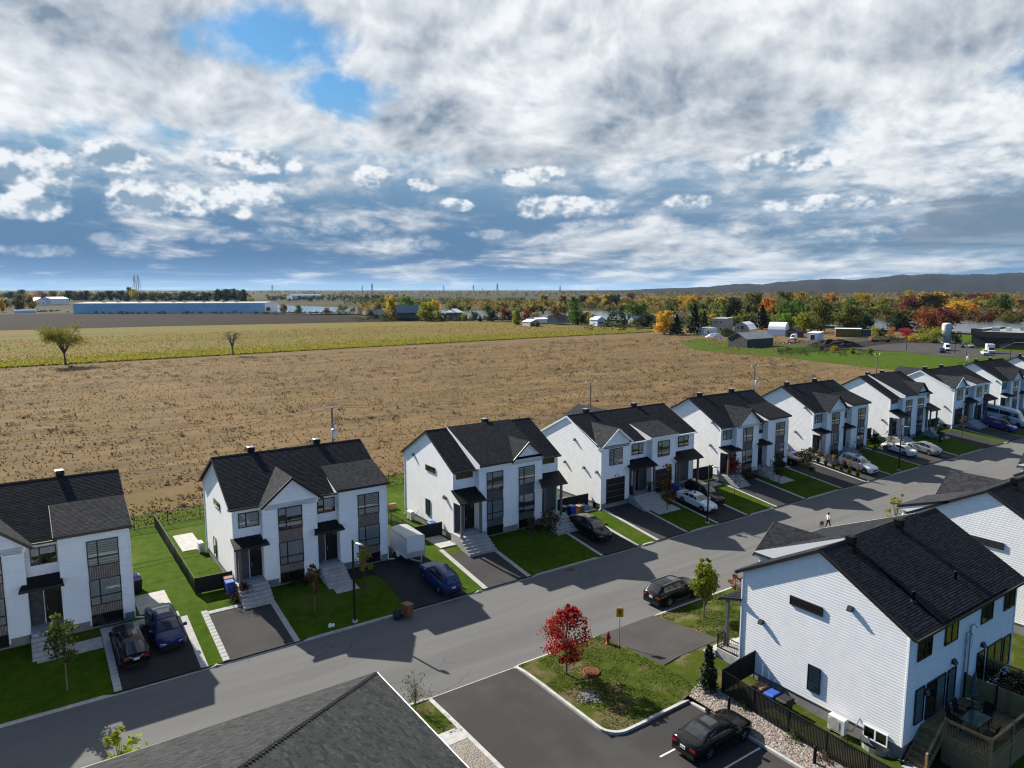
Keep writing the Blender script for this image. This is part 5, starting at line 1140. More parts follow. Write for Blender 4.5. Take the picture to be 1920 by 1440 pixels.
for i, (x, y, s) in enumerate(((33.0, 23.9, .35), (32.9, 20.7, .5), (32.8, 18.9, .4), (32.9, 17.3, .42), (34.9, 18.9, .3))): shrub(['round green tuft in the gravel by the tall bollard', 'leafy weed against the slat fence, below the kerb car', 'dry brown weed against the slat fence', 'green weed near the second bollard', 'small weed on the bare strip by the heat pump'][i], x, y, s, s*.8, [(.07, .12, .02), (.08, .13, .03), (.16, .12, .07), (.09, .15, .03), (.12, .13, .03)][i], 160, .05, None, 20+i, name='weed', cat='weed')
# plume grasses along the drive
def plume(label, x, y, seed):
    rng = np.random.default_rng(seed); root = thing('plume_grass', label, 'grass', (x, y, zt(x, y)), 0, 'plume grasses in a row along the white SUV\'s drive')
    n = 150; th = rng.uniform(0, 2*PI, n); r = rng.uniform(0, .10, n); tip = rng.uniform(.12, .36, n); hh = rng.uniform(.5, .95, n); d = np.stack([np.cos(th), np.sin(th)], 1); t = np.stack([-np.sin(th), np.cos(th)], 1)*.022
    z = np.zeros((n, 1)); a = np.hstack([d*r[:, None], z]); e = np.hstack([d*tip[:, None], hh[:, None]]); m_ = np.hstack([d*(r+(tip-r)*.4)[:, None], (hh*.6)[:, None]]); T = np.hstack([t, z])
    V = np.stack([a-T, a+T, m_+T, e, m_-T], 1).reshape(-1, 3); F = np.arange(5*n).reshape(n, 5); link('blades', fastmesh('blades', V, F, ['leaf_near']), root, color=(.09, .13, .025))
    n = 26; th = rng.uniform(0, 2*PI, n); tip = rng.uniform(.02, .30, n); C = []
    for k in range(n): s = rng.uniform(1.0, 1.9, 16); C.append(np.stack([math.cos(th[k])*tip[k]*s/1.6, math.sin(th[k])*tip[k]*s/1.6, s], 1))
    V, F = quads(np.concatenate(C)+rng.normal(size=(n*16, 3))*.02, .05, rng); link('plumes', fastmesh('plumes', V, F, ['leaf_near']), root, color=(.40, .25, .12))
words = ['nearest the kerb', 'second from the kerb', 'third from the kerb', 'fourth from the kerb', 'fifth from the kerb', 'sixth from the kerb', 'farthest from the kerb, by the steps']
for i in range(7): plume('tall tan plume grass beside the white SUV, '+words[i], 88.5, 48.7+i*1.12, i)

# ------------------------------------------------------------------ street furniture
LG = 'black street lamps along the far kerb'
def lamp(label, x, y):
    root = thing('street_lamp', label, 'street lamp', (x, y, zt(x, y)), 0, LG)
    b = MB(); b.lathe([(.22, -.1), (.22, .10), (.16, .12)], 14, 'concrete'); b.build('footing', root)
    b = MB(); b.lathe([(.10, .1), (.085, .12), (.085, 3), (.075, 6.25), (0, 6.28)], 12, 'black_metal'); b.build('pole', root)
    b = MB(); b.tube([(0, 0, 6.0), (.12, -.15, 6.1), (.22, -.36, 6.08)], .035, 6, 'black_metal'); b.build('arm', root)
    b = MB(); v = []; f = []; prof = [(0, .10), (.10, .15), (.25, .165), (.5, .15), (.7, .09), (.78, .02)]
    for s_, w in prof:
        for q in range(9): a = PI*q/8; v.append((w*math.cos(a), -s_, .75*w*math.sin(a)))
    for i in range(len(prof)-1):
        for q in range(8): a = i*9+q; f.append((a, a+1, a+10, a+9))
        f.append((i*9+8, i*9, (i+1)*9, (i+1)*9+8))
    b.faces(v, f, 'metal_grey', True); b.build('lamp_head', root, (.17, -.22, 6.03), R(18))
lamp('black street lamp before the house with two vents, in line with the pale yellow sapling', 19.05, 47.75); lamp('black street lamp standing before the white sedan', 58.3, 47.9); lamp('black street lamp beside the white SUV, farthest of the lamps in view', 97.2, 47.8)
s = thing('warning_sign', 'yellow warning sign on a grey post beside the red hydrant', 'road sign', P3(32.45, 33.8), R(-38))
b = MB(); b.tube([(0, 0, -.1), (0, 0, 2.75)], .032, 8, 'galv'); b.build('post', s)
b = MB(); b.bbox(-.24, .24, -.055, -.038, 2.1, 2.72, 'sign_yellow', .004); pl = b.build('sign_plate', s)
b = MB(); y = -.057; b.poly([(-.03, y, 2.24), (.03, y, 2.24), (.03, y, 2.46), (-.03, y, 2.46)], 'black_trim'); b.poly([(-.10, y, 2.46), (.10, y, 2.46), (0, y, 2.62)], 'black_trim'); b.poly([(-.09, y-.001, 2.30), (.09, y-.001, 2.30), (.09, y-.001, 2.34), (-.09, y-.001, 2.34)], 'black_trim'); b.build('symbol', pl)
hy = thing('fire_hydrant', 'red fire hydrant on the island lawn by the yellow sign', 'hydrant', P3(32.05, 34.5, .05), .4)
b = MB(); b.lathe([(.17, -.05), (.17, .05), (.11, .06), (.11, .62), (.15, .64), (.15, .70), (.12, .74), (.08, .82), (.04, .86), (.04, .91), (0, .92)], 14, 'hydrant_red'); b.build('barrel', hy)
for sg in (-1, 1): b = MB(); b.lathe([(.065, .08*sg), (.065, .19*sg), (.05, .2*sg), (0, .2*sg)], 10, 'hydrant_red', (0, 0, .52), 'x'); b.build('nozzle', hy)
b = MB(); b.lathe([(.09, -.08), (.09, -.2), (0, -.21)], 10, 'hydrant_red', (0, 0, .5), 'y'); b.build('pumper_cap', hy)
mh = thing('drain_cover', 'rusty round drain cover in the island grass by the red maple', 'manhole cover', P3(28.75, 32.45, .05))
b = MB(); b.lathe([(.55, -.2), (.55, .1), (.47, .115), (.46, .09), (0, .09)], 28, 'rust'); b.build('frame', mh)
b = MB()
for q in range(-4, 5): L_ = math.sqrt(max(0, .44**2-(q*.1)**2)); b.box(-L_, L_, q*.1-.032, q*.1+.032, .091, .125, 'rust')
b.build('grate_bars', mh)
for lab, px_, py_ in (('rust-stained drain grate in the road by the kerb', 1070, 1069),):
    q = at(px_, py_, 0); d = thing('drain_grate', lab, 'drain', (q.x, KERB_F-.5, .004)); b = MB(); b.box(-.35, .35, -.3, .3, -.1, .006, 'rust'); [b.box(-.3+k*.1, -.24+k*.1, -.25, .25, .007, .014, 'rust') for k in range(7)]; b.build('grate', d)
mat('road_stain', (.21, .135, .12), (.17, .15, .14), 2, .95)
for x, y in ((90.8, 43.4), (88.9, 41.5)):
    q = MB(); q.poly([(x+1.1*math.cos(a)*(1+.25*math.sin(3*a)), y+.4*math.sin(a)*(1+.2*math.cos(5*a)), .004) for a in [2*PI*k/18 for k in range(18)]], 'road_stain'); q.build('road_stain', kind='structure')
# utility poles behind the far houses
def pole(label, x, y, tank, h=11.6):
    root = thing('utility_pole', label, 'utility pole', (x, y, zt(x, y)), 0, 'wooden utility poles behind the far houses')
    h -= zt(x, y); b = MB(); b.tube([(0, 0, -.3), (0, 0, h*.5), (0, 0, h)], [.17, .14, .11], 10, 'pole_wood'); b.build('mast', root)
    for sg in (-1, 1):
        b = MB(); b.tube([(0, 0, h-.4), (sg*.85, 0, h+.05)], .045, 6, 'galv'); b.tube([(sg*.85, 0, h+.0), (sg*.9, 0, h+.32)], [.10, .07], 8, 'plastic_white'); b.build('insulator_arm', root)
    if tank:
        b = MB(); b.lathe([(0, h-3.35), (.28, h-3.35), (.31, h-3.3), (.31, h-2.35), (.24, h-2.25), (0, h-2.22)], 16, 'galv', (.0, -.45, 0)); b.lathe([(.05, h-2.25), (.07, h-1.95), (.03, h-1.75)], 8, 'plastic_white', (.12, -.45, 0)); b.box(-.05, .05, -.2, .0, h-3.0, h-2.6, 'galv'); b.build('transformer', root)
    b = MB(); b.tube([(.0, -.12, h-1.3), (.16, -.25, h-1.3)], .03, 6, 'galv'); b.tube([(.16, -.25, h-1.5), (.16, -.25, h-1.1)], [.05, .03], 6, 'galv'); b.build('cutout', root)
PX_ = [(-8.5, 0, 'behind the cut-off house'), (28.0, 1, 'behind the gap by the grey trailer'), (65.5, 0, 'behind the garage house with the rear wing'), (102.0, 1, 'behind the house with plume grasses'), (140.8, 0, 'behind the farther stepped-roof house'), (179.5, 1, 'by the industrial yard, farthest in view')]
for x, t_, w in PX_: pole('wooden pole %s%s' % ('with transformer tank, ' if t_ else 'without a tank, ', w), x, 75, t_)
wl_ = thing('power_line', 'overhead wires strung from pole to pole behind the far houses', 'power line')
for dx_, z0, y0 in ((-.85, 11.75, 75), (.85, 11.75, 75), (0, 8.3, 74.85), (0, 7.6, 74.85)):
    b = MB(); xs = [-47]+[p[0] for p in PX_]+[218]
    for a, c in zip(xs, xs[1:]): pts = [(a+(c-a)*q/10+dx_*.0, y0+dx_, z0-.9*4*(q/10)*(1-q/10)) for q in range(11)]; b.tube(pts, .016 if z0 > 9 else .025, 4, 'black_trim', False)
    b.build('wire', wl_)

# ------------------------------------------------------------------ fences
def alpha_mat(name, c, a):
    m = bpy.data.materials.new(name); m.use_nodes = True; M[name] = m; p_ = m.node_tree.nodes['Principled BSDF']; p_.inputs['Base Color'].default_value = (*c, 1); p_.inputs['Alpha'].default_value = a; p_.inputs['Roughness'].default_value = .8
alpha_mat('chain_mesh', (.02, .02, .02), .16); alpha_mat('chain_mesh_thick', (.012, .013, .012), .45)
def fence(label, pts, h, gap=2.6, slats=True, cat='fence', zf=None, name='slat_fence', gate=None, group=None, mesh='chain_mesh'):
    root = thing(name, label, cat, (0, 0, 0), 0, group); zf = zf or zt; mf = MB(); rl = MB()
    for i, (a, c) in enumerate(zip(pts, pts[1:])):
        a, c = Vector((*a, 0)), Vector((*c, 0)); L_ = (c-a).length; n = max(1, round(L_/gap)); d = (c-a).normalized()
        for q in range(n+(1 if i == len(pts)-2 else 0)):
            p = a.lerp(c, q/n); z = zf(p.x, p.y); b = MB(); b.tube([(p.x, p.y, z-.3), (p.x, p.y, z+h+.06)], .035, 7, 'fence_pipe'); b.build('post', root)
        for q in range(n):
            p, e = a.lerp(c, q/n), a.lerp(c, (q+1)/n); zp, ze_ = zf(p.x, p.y), zf(e.x, e.y)
            for zz in ((h,) if slats else (h, .08)): rl.beam((p.x, p.y, zp+zz), (e.x, e.y, ze_+zz), .055, .055, 'fence_pipe')
            if slats:
                k = max(1, int((e-p).length/.085))
                for j in range(k):
                    u0, u1 = p.lerp(e, (j-.02)/k), p.lerp(e, (j+1.02)/k); z0, z1 = zp+(ze_-zp)*j/k, zp+(ze_-zp)*(j+1)/k; nn = Vector((-d.y, d.x, 0))*.012
                    mf.poly([u0+Z*(z0+.05)+nn, u1+Z*(z1+.05)-nn, u1+Z*(z1+h-.03)-nn, u0+Z*(z0+h-.03)+nn], 'fence_slat')
            else: mf.poly([p+Z*(zp+.05), e+Z*(ze_+.05), e+Z*(ze_+h), p+Z*(zp+h)], mesh)
    rl.build('rail', root); mf.build('slats' if slats else 'mesh', root, kind='stuff'); return root
FG = 'black slat fences between the far houses'
fence('long black slat fence around the sunny side yard, with a gate', [(9.95, 76.2), (9.95, 57.1), (12.65, 57.0)], 1.3, group=FG)
fence('black slat fence and gate behind the grey trailer', [(29.35, 68.5), (29.4, 58.2), (32.2, 58.1)], 1.3, group=FG)
fence('open wire fence along the back of the far yards', [(-40, 76.6), (210, 76.6)], 1.35, 3.0, False, name='chain_link_fence')
fence('open wire fence running back from the grey trailer', [(29.3, 76.5), (29.35, 68.6)], 1.2, 2.5, False, name='chain_link_fence')
fence('black slat fence by the bins and the teal chair', [(44.6, 57.4), (49.9, 57.3)], 1.35, 1.3, group=FG)
fence('tall black fence behind the black SUV and the scarlet maple', [(65.6, 57.0), (69.9, 56.9)], 1.75, 1.6, group=FG)
fence('black board fence behind the black sedan in shade', [(82.7, 60.2), (89.4, 60.0)], 1.75, 1.5, group=FG)
fence('black board fence behind the white sedan with tail to the street', [(102.2, 58.8), (109.7, 58.6)], 1.75, 1.9, group=FG)
fence('black fence beside the garage of the farther garage house', [(122.3, 57.8), (129.3, 57.6)], 1.5, 1.9, group=FG)
fence('tall black slat fence between the gravel strip and the rear-corner house', [(33.1, 10.0), (33.1, 25.65), (34.5, 25.55), (35.85, 25.45)], 1.5, 2.25, zf=lambda x, y: max(.1, zt(x, y)-.12)+(.45*smooth01(33.2, 35.5, x)))
for i, (x, y) in enumerate(((32.05, 24.3), (32.2, 19.0))):
    t_ = thing('bollard', ['black bollard by the nose of the bay-parked sedan', 'black bollard in the gravel farther along the fence'][i], 'bollard', (x, y, zt(x, y))); b = MB(); b.lathe([(.085, -.1), (.085, .95), (.06, 1.0), (0, 1.01)], 12, 'black_metal'); b.build('post', t_); b = MB(); b.lathe([(.11, 0), (.11, .05), (.09, .06)], 12, 'black_metal'); b.build('collar', t_)

# ------------------------------------------------------------------ bins, machines and clutter by the houses
def bin_(label, x, y, color, lid=None, rot=0, z=None, s=1, group='wheeled bins beside the houses'):
    root = thing('wheeled_bin', label, 'bin', (x, y, zt(x, y)+.03 if z is None else z), R(rot), group); root.scale = (s, s, s); c = 'bin_'+color; l = 'bin_'+(lid or color)
    b = MB(); v = [(-.24, -.27, .06), (.24, -.27, .06), (.24, .25, .06), (-.24, .25, .06), (-.30, -.36, .98), (.30, -.36, .98), (.30, .34, .98), (-.30, .34, .98)]; b.faces(v, [(0, 1, 5, 4), (1, 2, 6, 5), (2, 3, 7, 6), (3, 0, 4, 7), (3, 2, 1, 0)], c); b.box(-.32, .32, -.38, .36, .92, .985, c); b.build('body', root)
    b = MB(); b.bbox(-.33, .33, -.40, .38, .99, 1.08, l, .05); b.build('lid', root)
    for sg in (-1, 1): b = MB(); b.lathe([(.0, -.03), (.12, -.03), (.12, .03), (0, .03)], 12, 'tyre', (sg*.25, .28, .12), 'x'); b.build('wheel', root)
    b = MB(); b.tube([(-.26, .40, 1.0), (-.26, .46, 1.02), (.26, .46, 1.02), (.26, .40, 1.0)], .018, 6, c); b.build('handle', root)
bin_('blue bin by the rose bush and the fence gate', 12.15, 55.6, 'blue'); bin_('brown bin behind the blue one by the fence gate', 12.25, 56.5, 'brown')
bin_('blue bin in the shaded gap beside the cut-off house', 6.35, 61.0, 'blue'); bin_('black bin in the shaded gap beside the cut-off house', 6.35, 60.1, 'black')
bin_('brown bin left out at the far kerb before the dark drive', 22.75, 46.55, 'brown', z=.0, rot=15)
bin_('blue bin by the slat gate behind the grey trailer', 31.7, 59.2, 'blue')
bin_('brown bin beside the teal chair and black fastback', 47.0, 55.2, 'brown'); bin_('blue bin beside the teal chair and black fastback', 46.2, 55.6, 'blue'); bin_('black bin next to the blue one behind the teal chair', 45.4, 55.9, 'black')
bin_('blue-lidded bin behind the slat fence by the garage house', 46.4, 58.3, 'black', 'blue'); bin_('brown bin behind the slat fence by the garage house', 47.4, 58.2, 'brown'); bin_('green bin behind the slat fence by the garage house', 45.4, 58.5, 'green'); 
bin_('blue bin by the garage door behind the white sedan', 61.2, 55.0, 'blue', s=1.1); bin_('brown bin by the steps behind the white sedan', 62.0, 54.8, 'brown')
bin_('brown bin at the end wall of the rear-corner house', 34.75, 24.15, 'brown', z=.18, rot=90); bin_('blue bin at the end wall, between a brown and a black one', 34.7, 23.35, 'blue', z=.15, rot=90); bin_('black bin at the end wall of the rear-corner house', 34.7, 22.5, 'black', z=.14, rot=90, s=1.06)
bin_('brown bin by the steps behind the plume grasses', 88.2, 57.0, 'brown'); bin_('blue bin by the steps behind the plume grasses', 87.2, 57.2, 'blue')
slab(34.2, 35.75, 21.6, 22.1, .05, .2)
b = MB(); rng = np.random.default_rng(3); t_ = thing('backpack_bag', 'dark lumpy bag slumped beside the brown kerb bin', 'bag', (22.0, 46.75, 0)); b.lathe([(.26, 0), (.33, .12), (.34, .4), (.24, .62), (.1, .72), (0, .74)], 10, 'bin_black'); b.build('body', t_); b = MB(); b.tube([(.0, -.3, .6), (.05, -.4, .4), (.0, -.34, .15)], .03, 6, 'soil'); b.build('strap', t_)
def heatpump(label, x, y, z, rot):
    root = thing('heat_pump', label, 'heat pump', (x, y, z), R(rot), 'heat pumps by the house walls'); b = MB(); b.bbox(-.48, .48, -.2, .2, .12, .95, 'plastic_white', .03); b.build('case', root)
    b = MB(); b.lathe([(.34, -.215), (.34, -.20)], 20, 'metal_grey', (-.12, 0, .54), 'y'); [b.box(-.44, .2, -.225, -.216, .24+k*.08, .26+k*.08, 'plastic_white') for k in range(8)]; b.build('fan_grille', root)
    for sg in (-1, 1): b = MB(); b.box(sg*.35-.05, sg*.35+.05, -.22, .22, -.05, .12, 'metal_grey'); b.build('foot', root)
    b = MB(); b.tube([(.48, 0, .4), (.75, .05, .45), (.9, .2, .8), (.95, .45, 1.2)], .03, 6, 'galv'); b.build('pipe', root)
heatpump('white heat pump beside the sunny side yard', 12.25, 66.6, .8+.35, -90); heatpump('white heat pump on the wall behind the trailer fence', 31.75, 63.8, 1.2, -90); heatpump('white heat pump by the window well of the rear-corner house', 35.45, 19.7, .38, -90); heatpump('white heat pump at the wall of the second near house', 56.2, 17.6, .4, -90)
# covered barbecue, steps rails, hose reel, small porch things
t_ = thing('covered_barbecue', 'barbecue under a black cover behind the stepped-roof house', 'barbecue', (30.9, 69.2, 1.15)); b = MB(); b.lathe([(.75, 0), (.72, .5), (.6, .95), (.4, 1.15), (0, 1.2)], 10, 'bin_black'); b.build('cover', t_)
t_ = thing('patio_stair', 'brown wooden stair rail behind the stepped-roof house', 'stair', (31.9, 68.2, 1.15)); b = MB(); [b.box(-.6, .4, k*.3, k*.3+.3, 0, .6-k*.15, 'deck_wood') for k in range(4)]; b.build('steps', t_); b = MB(); b.beam((-.6, 0, 1.5), (-.6, 1.2, 1.0), .06, .06, 'deck_wood'); [b.beam((-.6, k*.4, 0), (-.6, k*.4, 1.5-k*.17), .06, .06, 'deck_wood', (1, 0, 0)) for k in range(4)]; b.build('railing', t_)
t_ = thing('fold_chair', 'teal plastic chair on the walk by the black fastback', 'chair', P3(44.8, 54.4, .03), .5); mat('teal', (.05, .42, .36), rough=.5)
b = MB(); b.box(-.25, .25, -.25, .25, .42, .47, 'teal'); b.build('seat', t_)
for sx in (-1, 1):
    b = MB(); b.beam((sx*.22, -.22, 0), (sx*.22, -.22, .42), .05, .05, 'teal', (1, 0, 0)); b.build('leg', t_); b = MB(); b.beam((sx*.22, .22, 0), (sx*.22, .34, 1.05), .05, .05, 'teal', (1, 0, 0)); b.build('leg', t_)
b = MB(); [b.box(-.2, .2, .26+k*.03, .29+k*.03, .55+k*.17, .65+k*.17, 'teal') for k in range(3)]; b.build('backrest', t_)
t_ = thing('toy_slide', 'blue plastic toy slide beside the teal chair', 'toy', P3(44.0, 54.8, .03), -.6); b = MB(); b.faces([(-.25, -.9, .05), (.25, -.9, .05), (.25, .3, .85), (-.25, .3, .85), (-.25, -.9, 0), (.25, -.9, 0), (.25, .3, .75), (-.25, .3, .75)], [(0, 1, 2, 3), (4, 7, 6, 5), (0, 3, 7, 4), (1, 5, 6, 2), (3, 2, 6, 7)], 'bin_blue'); b.build('chute', t_); b = MB(); [b.box(sx*.25-.03, sx*.25+.03, .3, .6, 0, .95, 'bin_blue') for sx in (-1, 1)]; b.build('ladder', t_)
mat('pumpkin', (.45, .13, .02), rough=.6)
for i, (x, y, z) in enumerate(((42.2, 54.3, 2.06), (42.7, 53.7, 1.75), (43.2, 53.4, 1.4))):
    t_ = thing('pumpkin', ['orange pumpkin on the top step by the red-brown sapling', 'orange pumpkin on the middle step by the red-brown sapling', 'orange pumpkin on the lowest step by the red-brown sapling'][i], 'pumpkin', (x+.4, y+.4, z-.02), 0, 'pumpkins on the porch steps')
    b = MB(); v = []; f = []
    for q in range(7):
        ph = PI*q/6
        for k in range(16): a = 2*PI*k/16; r = .2*math.sin(ph)*(1+.08*math.cos(4*a)); v.append((r*math.cos(a), r*math.sin(a), .15-.15*math.cos(ph)))
    for q in range(6):
        for k in range(16): f.append((q*16+k, q*16+(k+1) % 16, (q+1)*16+(k+1) % 16, (q+1)*16+k))
    b.faces(v, f, 'pumpkin', True); b.build('flesh', t_); b = MB(); b.tube([(0, 0, .28), (.03, 0, .38)], [.025, .018], 6, 'soil'); b.build('stalk', t_)
for i, (x, y, z) in enumerate(((57.0, 55.0, 2.1), (54.5, 55.3, 2.1))):
    t_ = thing('potted_plant', ['tall black pot with feathery plant on the garage house porch', 'small potted plant at the porch post of the garage house'][i], 'plant', (x, y, z)); b = MB(); b.lathe([(.14, 0), (.22, .5), (.24, .55), (.2, .55), (.19, .5), (0, .48)], 12, 'bin_black'); b.build('pot', t_)
    rg = np.random.default_rng(i); C = rg.normal(size=(160, 3))*np.array([.22, .22, .2])+np.array([0, 0, .85]); V, F = quads(C, .07, rg); link('foliage', fastmesh('foliage', V, F, ['leaf_near']), t_, color=(.05, .075, .02))
t_ = thing('tarp_heap', 'crumpled blue tarp by the corner of the garage house', 'tarp', P3(48.7, 56.6)); b = MB(); rng = np.random.default_rng(8); v = []; f = []
for i in range(9):
    for j in range(9): u, w = i/8-.5, j/8-.5; v.append((u*1.5, w*1.1, max(0, .55*math.exp(-6*(u*u+w*w)))+rng.uniform(0, .12)))
for i in range(8):
    for j in range(8): a = i*9+j; f.append((a, a+1, a+10, a+9))
mat('tarp', (.03, .17, .38), rough=.5); b.faces(v, f, 'tarp'); b.build('sheet', t_)
t_ = thing('splash_block', 'green splash block under the downspout of the rear-corner house', 'splash block', (35.75, 16.35, .33), R(-60)); b = MB(); b.faces([(-.2, 0, .1), (.2, 0, .1), (.3, .8, .02), (-.3, .8, .02), (-.26, 0, .2), (.26, 0, .2), (.36, .8, .1), (-.36, .8, .1)], [(0, 1, 2, 3), (0, 3, 7, 4), (1, 5, 6, 2), (0, 4, 5, 1)], 'bin_green'); b.build('tray', t_)
t_ = thing('dog_ornament', 'small white ornament on the verge by the kerb', 'ornament', P3(17.2, 47.9)); b = MB(); b.lathe([(.10, 0), (.15, .08), (.12, .2), (.06, .3), (0, .33)], 8, 'white_trim'); b.lathe([(.09, 0), (.12, .08), (.05, .22), (0, .24)], 8, 'white_trim', (.25, .03, 0)); b.build('figure', t_)
t_ = thing('blue_star_mat', 'blue chalk star lying on the slab by the second steps', 'mat', (20.4, 52.65, .745), .4); b = MB(); b.poly([((.42 if k % 2 == 0 else .18)*math.cos(PI*k/5), (.42 if k % 2 == 0 else .18)*math.sin(PI*k/5), .02) for k in range(10)], 'tarp'); b.build('sheet', t_)

# ------------------------------------------------------------------ timber deck of the rear-corner house
dk = thing('timber_deck', 'brown timber deck with stairs behind the rear-corner house', 'deck'); zd = 1.75; DX0, DX1, DY0, DY1 = 37.6, 42.4, 13.1, 16.44
bd = MB(); bd.bbox(-.068, .068, -(DY1-DY0)/2, (DY1-DY0)/2, 0, .04, 'deck_wood', .006); bdm = bd.mesh('deck_board')
x = DX0+.07
while x < DX1: link('deck_board', bdm, dk, (x, (DY0+DY1)/2, zd-.04+random.uniform(0, .004))); x += .148
b = MB(); b.box(DX0+.02, DX1, DY0+.02, DY0+.06, zd-.25, zd-.045, 'deck_wood'); b.box(DX0+.0, DX0+.04, DY0+.06, 15.3, zd-.25, zd-.045, 'deck_wood'); b.build('rim_joist', dk)
sk = MB(); sk.box(-.07, .07, -.012, .012, .0, zd-.5, 'deck_wood'); skm = sk.mesh('skirt_board'); 
for i in range(15): link('skirt_board', skm, dk, (DX0+.03, DY0+.09+i*.15, .22), PI/2)
for i in range(32): link('skirt_board', skm, dk, (DX0+.09+i*.15, DY0+.04, .22), 0)
for i in range(6):
    z1 = zd-.235*(i+1); b = MB(); b.bbox(DX0-.27*(i+1), DX0-.27*i+.02, 15.35, 16.35, z1-.045, z1, 'deck_wood', .006); b.build('stair_tread', dk)
    b = MB(); b.box(DX0-.27*i-.03, DX0-.27*i, 15.37, 16.33, z1+.001, z1+.185, 'deck_wood'); b.build('stair_riser', dk)
for y in (15.33, 16.37): b = MB(); b.beam((DX0, y, zd-.2), (DX0-1.65, y, .3), .045, .26, 'deck_wood'); b.build('stringer', dk)
slab(35.6, 36.3, 14.4, 16.3, .05, .3)
bal = MB(); bal.tube([(0, 0, 0), (0, 0, .80)], .011, 6, 'black_metal'); balm = bal.mesh('baluster')
def rail(p, q, n):
    p, q = Vector(p), Vector(q); b = MB(); b.beam(p+Z*.95, q+Z*.95, .13, .045, 'deck_wood'); b.beam(p+Z*.87, q+Z*.87, .045, .09, 'deck_wood'); b.beam(p+Z*.1, q+Z*.1, .045, .09, 'deck_wood'); b.build('railing', dk)
    for i in range(1, n): r_ = p.lerp(q, i/n); link('baluster', balm, dk, r_+Z*.1)
rail((DX0+.05, 15.2, zd), (DX0+.05, DY0+.1, zd), 17); rail((DX0+.1, DY0+.05, zd), (40.1, DY0+.05, zd), 19); rail((40.2, DY0+.05, zd), (DX1, DY0+.05, zd), 18); rail((DX0-.05, 15.3, zd-.1), (DX0-1.55, 15.3, .42), 9)
for x, y, z in ((DX0+.05, 15.27, zd+1.05), (DX0+.05, DY0+.05, zd+1.05), (40.15, DY0+.05, zd+1.05), (DX1-.05, DY0+.05, zd+1.4), (DX0-1.6, 15.3, 1.45)): b = MB(); b.bbox(x-.06, x+.06, y-.06, y+.06, .1, z, 'deck_wood', .02); b.build('newel_post', dk)
pv_ = thing('privacy_screen', 'brown board privacy screen along the timber deck', 'screen'); pb = MB(); pb.box(-.018, .018, -.78, .78, .005, .142, 'deck_wood'); pbm = pb.mesh('board')
for y in (15.6, 14.0):
    for i in range(9): link('board', pbm, pv_, (DX1+.05, y, zd+.02+i*.148))
for y in (16.4, 14.8, 13.2): b = MB(); b.box(DX1+.0, DX1+.1, y-.05, y+.05, .1, zd+1.42, 'black_trim'); b.build('post', pv_)
la = thing('lattice_screen', 'dark lattice screen overgrown with a climber behind the board screen', 'screen'); b = MB()
for i in range(-8, 26):
    for sg in (-1, 1):
        y0, y1 = 16.35-i*.14, 16.35-i*.14-sg*1.3
        z0, z1 = zd+.1, zd+1.4; t0, t1 = 0, 1
        lo, hi = 13.15, 16.35
        def cl(t): return y0+(y1-y0)*t
        ts = [t for t in (0, 1)]; 
        if y1 != y0:
            ta, tb = (lo-y0)/(y1-y0), (hi-y0)/(y1-y0); t0, t1 = max(0, min(ta, tb)), min(1, max(ta, tb))
        if t1-t0 > .05: b.beam((45.25+sg*.01, cl(t0), z0+(z1-z0)*t0), (45.25+sg*.01, cl(t1), z0+(z1-z0)*t1), .035, .012, 'deck_wood', (1, 0, 0))
b.build('lattice', la, kind='stuff'); b = MB(); b.beam((45.25, 16.4, zd+1.43), (45.25, 13.1, zd+1.43), .08, .06, 'deck_wood'); b.beam((45.25, 16.4, zd+.08), (45.25, 13.1, zd+.08), .08, .06, 'deck_wood'); b.build('frame', la)
for y in (16.4, 14.75, 13.1): b = MB(); b.box(45.2, 45.3, y-.05, y+.05, .2, zd+1.5, 'deck_wood'); b.build('post', la)
rg = np.random.default_rng(5); C = np.stack([rg.normal(45.1, .1, 900), rg.uniform(13.2, 16.3, 900), zd+rg.beta(2, 2.2, 900)*1.4], 1); V, F = quads(C, .07, rg); link('climber', fastmesh('climber', V, F, ['leaf_near']), la, color=(.03, .02, .012))
tb = thing('patio_table', 'glass-topped patio table on the timber deck', 'table', (39.45, 14.6, zd)); mat('table_glass', (.035, .075, .065), rough=.08, spec=.6)
b = MB(); b.bbox(-.75, .75, -.48, .48, .70, .72, 'table_glass', .004); b.build('top', tb); b = MB(); b.box(-.78, .78, -.51, -.481, .68, .73, 'black_metal'); b.box(-.78, .78, .481, .51, .68, .73, 'black_metal'); b.build('rim', tb)
for sx in (-1, 1):
    for sy in (-1, 1): b = MB(); b.beam((sx*.65, sy*.4, 0), (sx*.65, sy*.4, .68), .04, .04, 'black_metal', (1, 0, 0)); b.build('leg', tb)
